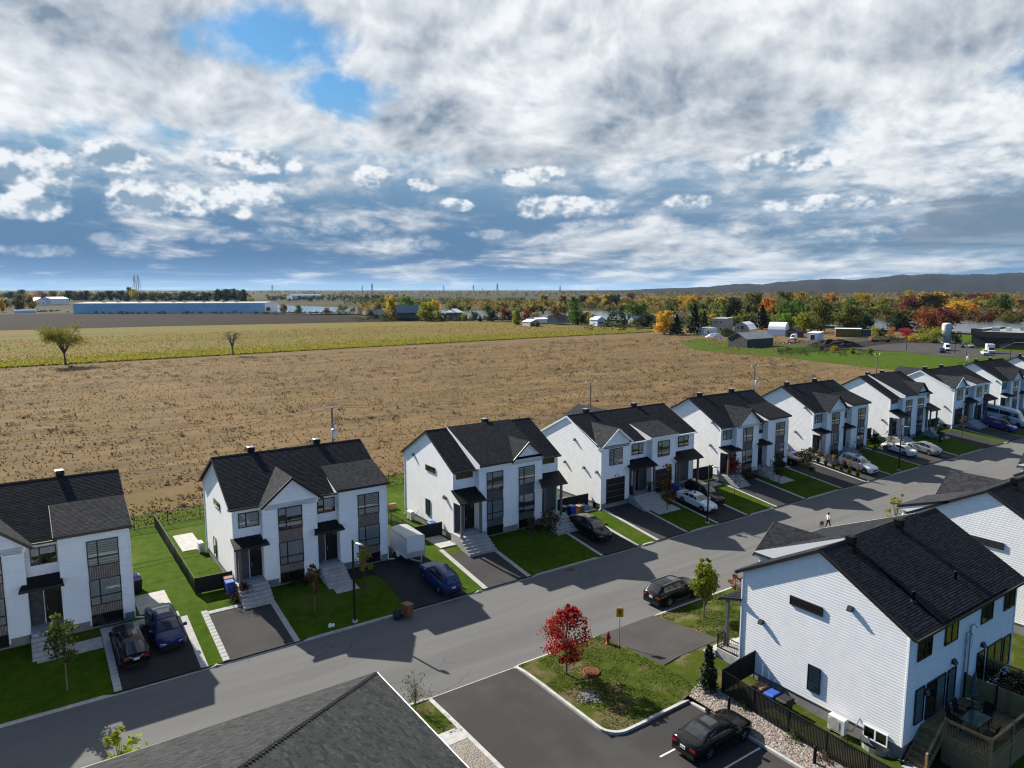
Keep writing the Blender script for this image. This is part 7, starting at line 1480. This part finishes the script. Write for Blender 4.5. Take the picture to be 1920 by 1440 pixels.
# the lone elm and the bare tree in the crop
def elm(name, label, pos, H_, seed, leaves, color, vase, spread, bark='bark', tw=3):
    r = np.random.default_rng(seed); root = thing(name, label, 'tree', pos); b = MB(); C = []
    fork = H_*.26; b.tube([(0, 0, -.2), (-.1, 0, fork*.6), (-.25, .05, fork)], [.36, .28, .25], 9, bark)
    for k in range(13):
        th = r.uniform(0, 2*PI); rr = H_*spread*math.sqrt(r.uniform(.15, 1)); e = Vector((rr*math.cos(th)-.3, rr*math.sin(th), H_*r.uniform(.66, .98)*(1-.16*(rr/(H_*spread))**2))); s = Vector((-.22, .04, fork*.9)); m_ = s.lerp(e, .5)+Vector((0, 0, H_*vase))
        b.tube([s, s.lerp(m_, .5)+Vector((0, 0, .2)), m_, e], [.15, .12, .09, .025], 6, bark, False)
        for q in range(7):
            t = m_.lerp(e, r.uniform(.1, 1)); d = Vector((r.normal(), r.normal(), r.normal()*.5+.25))*H_*.11; b.tube([t, t+d], [.04, .014], 4, bark, False)
            for w in range(tw): f = t+d*r.uniform(.3, 1); g2 = Vector((r.normal(), r.normal(), r.normal()*.6+.1))*H_*.05; b.tube([f, f+g2], [.018, .009], 3, bark, False)
            if leaves: 
                c = np.array(t+d); C.append(r.normal(size=(leaves, 3))*np.array([.75, .75, .45])+c-np.array([0, 0, .15])-np.abs(r.normal(size=(leaves, 1)))*np.array([0, 0, .55]))
    b.build('trunk', root)
    if leaves: V, F = quads(np.concatenate(C), .20, r); link('crown', fastmesh('crown', V, F, ['leaf']), root, color=color)
elm('elm_tree', 'lone umbrella-shaped elm at the edge of the yellow crop field', (12.6, 268.4, .6), 14.6, 5, 60, (.21, .21, .035), .10, .40)
elm('bare_tree', 'small leafless tree at the edge of the yellow crop field', (65.2, 273.0, .6), 10.2, 9, 0, None, .14, .30, 'bark_pale', 6)

# ------------------------------------------------------------------ farm and industrial buildings far off
def frame(pa, pb, z=.6):
    A, B_ = at(*pa, z), at(*pb, z); return A, (B_-A).length, math.atan2(B_.y-A.y, B_.x-A.x)
mat('cream', (.55, .54, .46), (.45, .44, .38), .6, .8); mat('brick', (.22, .06, .05), (.16, .045, .04), 3, .9); mat('sheet_white', (.86, .87, .88), (.78, .80, .82), .08, .6); mat('sheet_blue', (.24, .30, .38), (.18, .23, .30), .3, .5); mat('fieldstone', (.20, .195, .18), (.13, .125, .12), .9, .95); mat('dark_clad', (.020, .020, .022), (.030, .030, .032), .4, .7); mat('dark_brick', (.045, .042, .042), (.035, .033, .033), 1, .9); mat('container_yellow', (.42, .25, .05), (.30, .17, .04), 1, .7); mat('roof_brown', (.10, .065, .055), (.07, .05, .045), 1, .9); mat('roof_white', (.70, .72, .74), rough=.5); mat('roof_flat', (.42, .44, .45), (.34, .36, .37), .1, .8); mat('win_dark', (.012, .014, .018), rough=.15, spec=.6)
def farm(name, label, cat, pa, pb, depth, hw_, rise, wallm, roofm, along=True, openings=(), shape='gable', over=.3, chimney=False, panels=0, z=.6):
    """building with its front on the line pa-pb; along: ridge parallel to the front"""
    A, L, rot = frame(pa, pb, z); r = thing(name, label, cat, A, rot); D = depth
    if shape == 'gable':
        prof = [(0, 0), (0, hw_), (.5, hw_+rise), (1, hw_), (1, 0)]
    elif shape == 'gambrel': prof = [(0, 0), (0, hw_), (.18, hw_+rise*.62), (.5, hw_+rise), (.82, hw_+rise*.62), (1, hw_), (1, 0)]
    elif shape == 'arch': prof = [(0, 0)]+[(.5-.5*math.cos(PI*k/10), hw_+rise*math.sin(PI*k/10)) for k in range(11)]+[(1, 0)]
    else: prof = [(0, 0), (0, hw_), (1, hw_+rise), (1, 0)]
    mp = (lambda u, e: (e*L, u*D)) if along else (lambda u, e: (u*L, e*D)); n = len(prof); b = MB(); rf = MB()
    for e in (0, 1): b.poly([(*mp(u, e), h) for u, h in prof], wallm)
    b.poly([(*mp(0, 0), 0), (*mp(0, 1), 0), (*mp(0, 1), hw_), (*mp(0, 0), hw_)], wallm); b.poly([(*mp(1, 0), 0), (*mp(1, 1), 0), (*mp(1, 1), prof[-2][1]), (*mp(1, 0), prof[-2][1])], wallm); b.build('wall', r)
    ov = over/(L if along else D)
    for (u0, h0_), (u1, h1) in zip(prof[1:-1], prof[2:-1]):
        if shape != 'flat' and u0 == prof[1][0]: k = .35/(D if along else L); sl = (h1-h0_)/max(1e-3, (u1-u0)); u0, h0_ = u0-k, h0_-sl*k
        if shape != 'flat' and u1 == prof[-2][0]: k = .35/(D if along else L); sl = (h1-h0_)/max(1e-3, (u1-u0)); u1, h1 = u1+k, h1+sl*k
        q = [(*mp(u0, -ov), h0_+.05), (*mp(u0, 1+ov), h0_+.05), (*mp(u1, 1+ov), h1+.05), (*mp(u1, -ov), h1+.05)]; t = [(x, y, z_+.14) for x, y, z_ in q]
        rf.faces(q+t, [(0, 1, 2, 3), (7, 6, 5, 4), (0, 4, 5, 1), (1, 5, 6, 2), (2, 6, 7, 3), (3, 7, 4, 0)], roofm)
    ro = rf.build('roof', r)
    if chimney: b = MB(); cx, cy = mp(.5, .3); b.box(cx-.4, cx+.4, cy-.4, cy+.4, hw_+rise-.6, hw_+rise+1.2, 'brick'); b.build('chimney', ro)
    for f, u, z0, w, h, nm in openings:
        b = MB(); m_ = 'win_dark' if nm != 'light_door' else 'roof_white'
        if f == 'front': b.box(u*L-w/2, u*L+w/2, -.10, .02, z0, z0+h, m_); b.box(u*L-w/2-.12, u*L+w/2+.12, -.06, .015, z0-.12, z0+h+.12, 'white_trim')
        else: xx_ = 0 if f == 'left' else L; s_ = -1 if f == 'left' else 1; b.box(min(xx_, xx_+s_*.1), max(xx_, xx_+s_*.1), u*D-w/2, u*D+w/2, z0, z0+h, m_)
        b.build('door' if 'door' in nm else nm, r)
    if panels:
        for i in range(panels): b = MB(); b.box(L*i/panels+.05, L*(i+1)/panels-.05, -.12, -.02, .1, hw_-.1, wallm); b.build('panel', r)
    return r, L
wh, L = farm('warehouse', 'long white metal warehouse beyond the ploughed field', 'warehouse', (138, 588), (497, 586.5), 70, 10.0, .9, 'sheet_white', 'roof_flat', True, [('left', .12+.17*k, .2, 5, 8, 'dock_door') for k in range(5)], panels=28)
for i in range(9): b = MB(); x = L*(.1+.09*i+random.uniform(-.02, .02)); b.box(x, x+3, 20, 23, 10.4, 12.0, 'plastic_white'); b.build('roof_unit', wh)
farm('barn', 'big barn with stone walls and a blue-grey metal roof', 'barn', (744, 601), (789, 600.5), 13, 6.2, 5.5, 'fieldstone', 'sheet_blue', True, [('front', .1+.13*k, 2.2, 1.0, 1.2, 'window') for k in range(7)]+[('left', .5, 1, 2.5, 3, 'barn_door')])
farm('barn', 'small barn with a blue-grey roof left of the big barn', 'barn', (703, 598), (728, 597), 9, 3.6, 3.6, 'barn_wood', 'sheet_blue', True, [('left', .5, .2, 2.4, 2.4, 'barn_door')])
hb, L = farm('brick_house', 'red brick farmhouse with a white hipped roof and porch', 'house', (836, 601.5), (866, 601.5), 10, 6.3, .01, 'brick', 'roof_white', True, [('front', .18+.3*k, .9+3*q, 1.1, 1.5, 'window') for k in range(3) for q in range(2)])
b = MB(); b.faces([(-.6, -.6, 6.3), (L+.6, -.6, 6.3), (L+.6, 10.6, 6.3), (-.6, 10.6, 6.3), (L*.34, 4.5, 9.2), (L*.66, 4.5, 9.2), (L*.66, 5.5, 9.2), (L*.34, 5.5, 9.2)], [(0, 1, 5, 4), (1, 2, 6, 5), (2, 3, 7, 6), (3, 0, 4, 7), (4, 5, 6, 7)], 'roof_white'); b.build('hip_roof', hb)
b = MB(); b.box(1, L+1.4, -2.6, -.2, 3.0, 3.2, 'roof_white'); b.box(1, L+1.4, -2.6, -.2, .6, .8, 'white_trim'); [b.box(1+i*2.2, 1.2+i*2.2, -2.55, -2.35, .8, 3.0, 'white_trim') for i in range(6)]; b.build('porch', hb)
b = MB(); b.box(L*.25, L*.33, 3, 3.9, 7.6, 10.2, 'brick'); b.build('chimney', hb)
farm('shed', 'white shed with two grey doors at the edge of the crop', 'shed', (994, 612.5), (1013, 612), 11, 2.9, 1.4, 'cream', 'roof_white', False, [('front', .28, .1, 2.8, 2.4, 'shed_door'), ('front', .74, .1, 2.8, 2.4, 'shed_door')])
farm('shed', 'low shed with a pale roof behind the two-door white shed', 'shed', (1006, 605), (1027, 604.5), 8, 2.5, .8, 'sheet_white', 'sheet_white', True)
farm('house', 'house with a brown and white roof among the riverside trees', 'house', (1046, 607), (1068, 605.5), 9, 2.6, 3.2, 'cream', 'roof_brown', True, [('front', .5, .9, 1.2, 1.2, 'window')])
farm('house', 'small white house half hidden by a willow', 'house', (1120, 611.5), (1134, 611), 8, 4.2, 1.8, 'sheet_white', 'roof_white', False, [('front', .35, 1.4, 1.3, 1.4, 'window'), ('front', .7, 1.4, 1.3, 1.4, 'window')])
farm('house', 'grey-roofed house among trees by the golden tree', 'house', (1190, 610), (1225, 609), 9, 3.0, 3.0, 'cream', 'sheet_blue', True, [('front', .3, .9, 1.2, 1.2, 'window')])
farm('house', 'dark-roofed house behind the pointed spruce', 'house', (1268, 605), (1290, 605), 9, 3.4, 2.6, 'cream', 'roof_brown', True)
farm('house', 'cream two-storey house with a flat roof in the farmyard', 'house', (1334, 621), (1359, 622), 11, 7.2, .5, 'cream', 'roof_flat', True, [('front', .3, 4.6, 1, 1.3, 'window'), ('front', .7, 4.6, 1, 1.3, 'window'), ('front', .7, 1, 1, 1.3, 'window')], 'flat')
farm('annex', 'low pale lean-to beside the cream two-storey house', 'shed', (1321, 628), (1345, 627), 6, 3.2, .5, 'sheet_white', 'roof_flat', True, [('front', .3, 1, 1, 1, 'window')], 'flat')
farm('barn', 'gambrel-roofed barn with a cream gable in the farmyard', 'barn', (1376, 627), (1404, 628), 13, 3.2, 3.4, 'cream', 'sheet_white', False, [('front', .3, 3, 1, 1.2, 'window'), ('front', .55, 2.6, 1.6, 2.2, 'barn_door')], 'gambrel')
farm('arched_barn', 'arch-roofed metal barn in the farmyard', 'barn', (1440, 629), (1470, 630), 11, 1.5, 5.2, 'sheet_white', 'sheet_white', True, [], 'arch')
farm('shed', 'brown shed with a wide dark opening beside the arch-roofed barn', 'shed', (1473, 632), (1495, 633), 8, 2.8, 1.9, 'roof_brown', 'roof_brown', False, [('front', .5, .1, 4.5, 2.5, 'shed_door')])
gb, L = farm('wooden_barn', 'weathered grey wooden barn at the edge of the meadow', 'barn', (1400, 652.5), (1449, 649), 9.5, 3.6, 2.4, 'barn_wood', 'roof_sheet', True, [('front', .05, .1, 1.4, 3.1, 'barn_door')], over=.5)
for i in range(26): b = MB(); w = L/26; b.box(w*i+.02, w*(i+1)-.02, -.05-random.uniform(0, .03), -.005, .05, 3.5, 'barn_wood'); b.build('plank', gb)
for i in range(16): b = MB(); w = 9.5/16; u = (i+.5)/16; b.box(-.06-random.uniform(0, .03), -.005, w*i+.02, w*(i+1)-.02, .05, 3.55+2.4*(1-abs(2*u-1)), 'barn_wood'); b.build('plank', gb)
farm('shed', 'white shed with a flat pale roof in the yard', 'shed', (1513, 637.5), (1533, 638.5), 6.5, 3.3, .5, 'sheet_white', 'roof_white', True, [('front', .42, .2, 1.0, 2.3, 'shed_door'), ('front', .62, .2, .8, 2.3, 'shed_door')], 'flat')
ct, L = farm('container', 'long yellow slatted trailer container in the yard', 'container', (1566, 631.5), (1614, 632.5), 3.2, 4.0, .3, 'container_yellow', 'roof_white', True, [], 'flat')
for i in range(20): b = MB(); b.box(L*(i+.12)/20, L*(i+.5)/20, -.1, -.005, .5, 3.9, 'container_yellow'); b.build('slat', ct)
b = MB(); b.box(L+.05, L+4.5, -.1, 3.1, .3, 3.9, 'barn_wood'); b.build('end_box', ct)
p = at(1773, 643, .6); tk = thing('storage_tank', 'tall white cylindrical tank by the industrial lot', 'tank', p); b = MB(); b.lathe([(1.85, .5), (1.95, .6), (1.95, 8.3), (1.7, 8.75), (1.0, 9.0), (0, 9.05)], 28, 'roof_white'); b.build('shell', tk); b = MB(); b.lathe([(1.98, 7.6), (1.98, 7.72)], 28, 'metal_grey'); b.lathe([(2.2, -.3), (2.2, .5), (0, .52)], 20, 'concrete'); b.build('base_ring', tk)
b = MB(); [b.tube([(x, -2.0, .3), (x, -2.0, 8.6)], .04, 5, 'metal_grey') for x in (-.25, .25)]; [b.tube([(-.25, -2.0, .8+k*.5), (.25, -2.0, .8+k*.5)], .025, 4, 'metal_grey') for k in range(16)]; b.build('ladder', tk)
# dark industrial building: two blocks, roof plant, outside stair
A = at(1829, 651.5, .6); dr = math.atan2(-1.0, .12); ib = thing('industrial_building', 'dark flat-roofed industrial building beside the white tank', 'building', (A.x, A.y, .6), dr)
b = MB(); b.box(0, 60, 0, 40, 0, 6.5, 'dark_brick'); b.box(-4, -.02, 8, 40, 0, 7.2, 'dark_brick'); b.build('wall', ib)
b = MB(); b.box(-.3, 60.3, -.3, .0-.02, 4.4, 6.8, 'dark_clad'); b.box(-.3, -.02, -.02, 40, 4.4, 6.8, 'dark_clad'); b.box(-4.3, -.32, 7.7, 7.98, 5.0, 7.5, 'dark_clad'); b.build('fascia_band', ib)
b = MB(); b.box(0.1, 59.8, .1, 39.8, 6.502, 6.56, 'roof_flat'); b.box(-3.8, -.1, 8.2, 39.8, 7.202, 7.26, 'roof_flat'); b.build('roof', ib)
for i in range(9): b = MB(); x, y = 3+i*3.4, 9+(i*7) % 17; b.box(x, x+random.uniform(1, 2.4), y, y+2, 6.57, 6.57+random.uniform(.8, 1.9), 'plastic_white' if i % 2 else 'metal_grey'); b.build('roof_unit', ib)
for x, w, z0, h in ((3.2, 4.6, .1, 4.2), (17, 2.2, 3, 1.4), (21.5, 2.2, 3, 1.4), (30, 2.2, 3, 1.4)): b = MB(); b.box(x, x+w, -.06, -.003, z0, z0+h, 'win_dark'); b.build('dock_door' if h > 2 else 'window', ib)
b = MB(); [b.box(9+k*.5, 9.5+k*.5, -2.4, -.9, .2+k*.28, .26+k*.28, 'metal_grey') for k in range(10)]; b.beam((9, -2.4, 1.2), (14, -2.4, 4.0), .06, .06, 'metal_grey'); b.box(14, 18, -2.4, -.9, 2.95, 3.05, 'metal_grey'); b.build('outside_stair', ib)
# the lot and its vehicles
q = [at(1490, 661, .68), at(1560, 655.5, .68), at(1735, 637, .68), at(1800, 640, .68), at(1838, 655, .68), at(1960, 664, .68), at(1960, 672, .68), at(1760, 668, .68), at(1690, 659, .68), at(1600, 655, .68)]
b = MB(); b.poly([q[1], q[2], q[3], q[4], q[5], q[6], q[7], q[8]], 'w_lot'); b.poly([q[0], q[1], q[8], q[9]], 'w_lot'); b.build('yard_pavement', kind='structure')
b = MB(); v = [at(a, c, .66) for a, c in ((1275, 640), (1310, 634), (1360, 640), (1400, 660), (1470, 662), (1440, 668), (1380, 664), (1300, 655))]; b.poly(v, 'w_grass'); b.poly([at(a, c, .67) for a, c in ((1440, 650), (1500, 646), (1560, 650), (1490, 660), (1446, 664))], 'w_grass'); b.build('grass_yard', kind='structure')
b = MB(); b.poly([at(a, c, .665) for a, c in ((1450, 648), (1500, 640), (1640, 632), (1740, 634), (1640, 648), (1560, 655))], 'soil'); b.build('yard_soil', kind='structure')
def put_far(label, kind, paint, px_, py_, deg, **k): q = at(px_, py_, .7); return car(label, kind, paint, (q.x, q.y, .7), deg, **k)
put_far('dark pickup truck in front of a white van on the industrial lot', 'pickup', 'navy', 1766, 661, -150, cat='pickup', name='pickup_truck', plate_back=False); put_far('white van behind the dark pickup on the industrial lot', 'van', 'white', 1775, 657, -150, cat='van', name='van', plate_back=False, side_glass=False)
put_far('black SUV beside the foot of the white tank', 'suv', 'black', 1752, 643, -140, plate_back=False); put_far('dark car beyond the pickup on the industrial lot', 'wagon', 'gunmetal', 1806, 651, -155, plate_back=False); put_far('small pale car beside the dark car on the industrial lot', 'hatch', 'silver', 1822, 652, -155, plate_back=False)
put_far('white pickup in front of the white box truck', 'pickup', 'white', 1846, 665.5, -150, cat='pickup', name='pickup_truck', plate_back=False); put_far('white van parked in the farmyard behind the wood pile', 'van', 'white', 1488, 637, 200, cat='van', name='van', plate_back=False, side_glass=False)
q = at(1856, 662, .7); bt = thing('box_truck', 'white box truck on the industrial lot', 'truck', (q.x, q.y, .7), R(-150)); b = MB(); b.bbox(-3.4, 1.6, -1.2, 1.2, .9, 3.4, 'paint_white', .03); b.build('cargo_box', bt); b = MB(); b.faces([(1.7, -1.0, .5), (3.7, -1.0, .5), (3.7, 1.0, .5), (1.7, 1.0, .5), (1.7, -1.0, 2.3), (2.5, -.95, 2.3), (3.1, -1.0, 1.35), (3.7, -1.0, 1.2), (1.7, 1.0, 2.3), (2.5, .95, 2.3), (3.1, 1.0, 1.35), (3.7, 1.0, 1.2)], [(0, 1, 7, 6, 5, 4), (3, 8, 9, 10, 11, 2), (4, 5, 9, 8), (6, 7, 11, 10), (7, 1, 2, 11), (0, 4, 8, 3)], 'paint_white'); cb = b.build('cab', bt); b = MB(); b.poly([(2.53, -.9, 2.24), (3.12, -.93, 1.40), (3.12, .93, 1.40), (2.53, .9, 2.24)], 'glass_car_pane'); b.build('windscreen', cb)
for x in (-2.2, 2.7):
    for sg in (-1, 1): b = MB(); b.lathe([(0, -.13), (.42, -.13), (.42, .13), (0, .13)], 14, 'tyre', (x, sg*1.0, .42), 'y'); b.build('wheel', bt)
for i, (px_, by, ty) in enumerate(((1699, 657, 634), (1790, 663, 630), (1894, 672, 630), (1817, 650, 638))):
    q = at(px_, by, .7); h = (by-ty)*(q-Vector((0, 0, EYE))).dot(F3)/FPX; t_ = thing('yard_lamp', 'slender lamp post on the industrial lot, '+['by the grass', 'beside the dark pickup', 'in front of the dark building', 'behind the dark car'][i], 'lamp post', (q.x, q.y, .6), 0, 'lamp posts on the industrial lot'); b = MB(); b.tube([(0, 0, 0), (0, 0, h)], [.11, .07], 8, 'black_metal'); b.build('pole', t_); b = MB(); b.box(-.5, .1, -.16, .16, h, h+.14, 'black_metal'); b.build('lamp_head', t_)
fence('wire fence along the grass before the industrial lot', [(232, 99), (262, 96.5), (330, 91)], 2.0, 9, False, name='chain_link_fence', zf=lambda x, y: .65)
fence('wire fence between the farmyard and the grass strip', [tuple(at(a, c, .65))[:2] for a, c in ((1457, 663), (1560, 657), (1640, 646), (1740, 638))], 1.9, 9, False, name='chain_link_fence', zf=lambda x, y: .65, mesh='chain_mesh_thick')
for i, (px_, by, h, c) in enumerate(((1564, 661, 2.6, 'yellow'), (1598, 663, 2.4, 'yellow-green'), (1631, 664, 2.2, 'yellow-green'), (1540, 657, 1.8, 'olive'))):
    q = at(px_, by, .65); o = link('round_tree', UNITS['broad'][i], None, q, i, 'young %s tree on the grass strip, %s of its row' % (c, ['first', 'second', 'third', 'smallest'][i]), 'tree', 'young trees on the grass strip', None, COLS[c]); o.scale = (h*.95, h*.95, h)
# yard clutter
r5 = np.random.default_rng(12); q = at(1484, 643, .6); lg = thing('wood_pile', 'untidy pile of cut logs in the farmyard', 'wood pile', q); mat('log', (.30, .17, .10), (.16, .09, .06), 3, .9)
lm_ = MB(); lm_.lathe([(.24, -.6), (.24, .6)], 9, 'log', (0, 0, 0), 'x'); lmm = lm_.mesh('log')
for i in range(70): a = r5.normal(0, 4.2); o = link('log', lmm, lg, (a, r5.normal(0, 1.6), max(.15, 1.3-abs(a)*.16)*r5.uniform(.1, 1)), (r5.uniform(-.5, .5), r5.uniform(-.6, .6), r5.uniform(0, 6)))
def mound(name, label, cat, px_, py_, rx, ry, h, m_, seed, col=None):
    r = np.random.default_rng(seed); q = at(px_, py_, .6); V = []; F = []; n = 22
    for i in range(n):
        for j in range(n): u, v = i/(n-1)*2-1, j/(n-1)*2-1; V.append((u*rx, v*ry, max(-.1, h*(1-u*u-v*v)*(.75+.5*r.uniform()))))
    for i in range(n-1):
        for j in range(n-1): a = i*n+j; F.append((a, a+n, a+n+1, a+1))
    b = MB(); b.faces(V, F, m_); o = b.build(name, None, q, -.6, label=label, cat=cat); return o
mound('soil_mound', 'dark mound of earth in the yard', 'mound', 1565, 650, 13, 6, 2.7, 'soil', 1); mound('tarp_heap', 'white sheeting over a heap in the yard', 'tarp', 1594, 650, 6, 3, 1.5, 'plastic_white', 2); mound('junk_heap', 'heap of pale rubbish beside the cream two-storey house', 'heap', 1340, 632, 5, 3, 1.8, 'plastic_white', 3); mound('bush', 'broad ochre bush behind the grey wooden barn', 'bush', 1362, 631, 7, 4, 3.5, 'w_crop', 4)
q = at(1650, 641, .6); fb = thing('flatbed_trailer', 'rusty flatbed trailer in the yard', 'trailer', q, -.5); b = MB(); b.box(-5, 5, -1.2, 1.2, 1.0, 1.25, 'rust'); b.build('bed', fb); b = MB(); b.box(-5, -4.7, -1.2, 1.2, 1.26, 2.4, 'rust'); [b.box(-4.6+k, -4.4+k, 1.1, 1.2, 1.26, 2.2, 'rust') for k in range(10)]; b.build('side_rails', fb)
for x in (-3.4, -2.3, 3.6): b = MB(); b.lathe([(0, -1.2), (.5, -1.2), (.5, 1.2), (0, 1.2)], 12, 'tyre', (x, 0, .5), 'y'); b.build('wheels', fb)
# boats and vehicles laid up by the warehouse
for i, px_ in enumerate((501, 516, 530, 541, 551, 562, 572, 581, 592, 604, 613, 622)):
    q = at(px_, 588.2-(px_-500)*.005, .6); t_ = thing('boat', 'white boat on the river bank, '+ORD[i].replace('nearest', 'closest')+' along from the warehouse', 'boat', q, random.uniform(-.6, .6), 'boats laid up on the river bank'); L_ = random.uniform(5, 8)
    b = MB(); sec = [(-L_/2, 1.1, 1.6), (0, 1.25, 1.5), (L_*.3, .9, 1.7), (L_/2, .05, 2.0)]; v = []; f = []
    for x, w, h in sec: v += [(x, -w, h), (x, -w*.55, .5), (x, w*.55, .5), (x, w, h)]
    for k in range(3):
        for j in range(4): a = k*4+j; c = k*4+(j+1) % 4; f.append((a, c, c+4, a+4))
    f.append((0, 1, 2, 3)); b.faces(v, f, 'paint_white' if i % 4 else 'paint_navy'); b.build('hull', t_); b = MB(); b.bbox(-L_*.2, L_*.15, -.8, .8, 1.55, 2.5, 'plastic_white', .2); b.build('cabin', t_)
for i, px_ in enumerate((546, 574, 612)):
    q = at(px_, 587, .6); t_ = thing('marina_mast', 'tall thin mast among the riverside boats, '+['nearest the warehouse', 'the middle one', 'farthest from the warehouse'][i], 'mast', q); b = MB(); b.tube([(0, 0, 0), (0, 0, 10)], .12, 6, 'metal_grey'); b.tube([(-1, 0, 8), (1, 0, 8)], .06, 5, 'metal_grey'); b.build('spar', t_)
for i, (px_, py_, kd, pt, d) in enumerate(((128, 586, 'wagon', 'white', 0), (75, 585, 'pickup', 'navy', 20), (85, 584.5, 'wagon', 'gunmetal', 0), (97, 584.3, 'wagon', 'black', 0), (108, 583.6, 'wagon', 'silver', 0))):
    put_far(['white vehicle at the end wall of the warehouse', 'dark pickup on the yard by the warehouse', 'grey vehicle second along on the warehouse yard', 'black vehicle third along on the warehouse yard', 'silver vehicle fourth along on the warehouse yard'][i], kd, pt, px_, py_, d, plate_back=False)
farm('trailer_body', 'long white trailer parked left of the warehouse', 'trailer', (27, 588), (67, 587.5), 3, 3.2, .1, 'sheet_white', 'roof_white', True, [], 'flat')
farm('house', 'white gabled house beyond the warehouse yard', 'house', (67, 572.5), (87, 572), 12, 7, 4.5, 'sheet_white', 'roof_white', False, [('front', .3, 2, 1.6, 2, 'window'), ('front', .72, 2, 1.6, 2, 'window')])
farm('hall', 'pale metal hall behind the warehouse corner', 'building', (96, 571), (130, 570), 18, 9, 3, 'sheet_white', 'sheet_white', True)
farm('factory', 'low grey factory across the river', 'building', (548, 561), (604, 560.5), 30, 9, 3, 'sheet_white', 'sheet_blue', True)
# lattice pylons marching across the plain
for i, (px_, by, ty) in enumerate(((253.5, 548, 517), (260.5, 548, 517), (511, 552, 534), (679.5, 551, 536), (698, 556, 532), (832, 551, 536), (888, 552, 535), (905, 550, 540), (932.5, 554, 532), (968, 551, 541), (1050, 556, 536), (1120, 552, 541))):
    q = at(px_, by, 0); k = (q-Vector((0, 0, EYE))).dot(F3); h = (by-ty)*k/FPX; t_ = thing('pylon', 'lattice power pylon far across the plain, '+ORD[i].replace('nearest', 'first')+' along the horizon from the warehouse', 'pylon', q, .6, 'power pylons on the horizon'); b = MB(); w = h*.10; t = h*.022
    for sx in (-1, 1):
        for sy in (-1, 1): b.beam((sx*w, sy*w, 0), (sx*w*.15, sy*w*.15, h), t, t, 'metal_grey')
    for z in (.25, .5, .7): ww = w*(1-z*.85); b.beam((-ww, -ww, h*z), (ww, ww, h*(z+.18)), t*.7, t*.7, 'metal_grey'); b.beam((ww, -ww, h*z), (-ww, ww, h*(z+.18)), t*.7, t*.7, 'metal_grey')
    b.build('tower', t_)
    for z, l in ((.72, .20), (.84, .16), (.95, .11)): b = MB(); b.beam((-h*l, 0, h*z), (h*l, 0, h*z), t*.8, t*.8, 'metal_grey'); b.build('cross_arm', t_)
# ------------------------------------------------------------------ air
HAZE = True
if HAZE:
    m = bpy.data.materials.new('air'); m.use_nodes = True; t = m.node_tree; t.nodes.clear(); M['air'] = m
    v = N(t, 'ShaderNodeVolumePrincipled'); v.inputs['Color'].default_value = (.50, .72, 1, 1); v.inputs['Density'].default_value = .000013; v.inputs['Anisotropy'].default_value = .2
    o = N(t, 'ShaderNodeOutputMaterial'); wire(t, v.outputs[0], o.inputs['Volume'])
    b = MB(); b.box(-31000, 31000, -31000, 31000, -1.4, 330, 'air'); b.build('haze', kind='stuff')
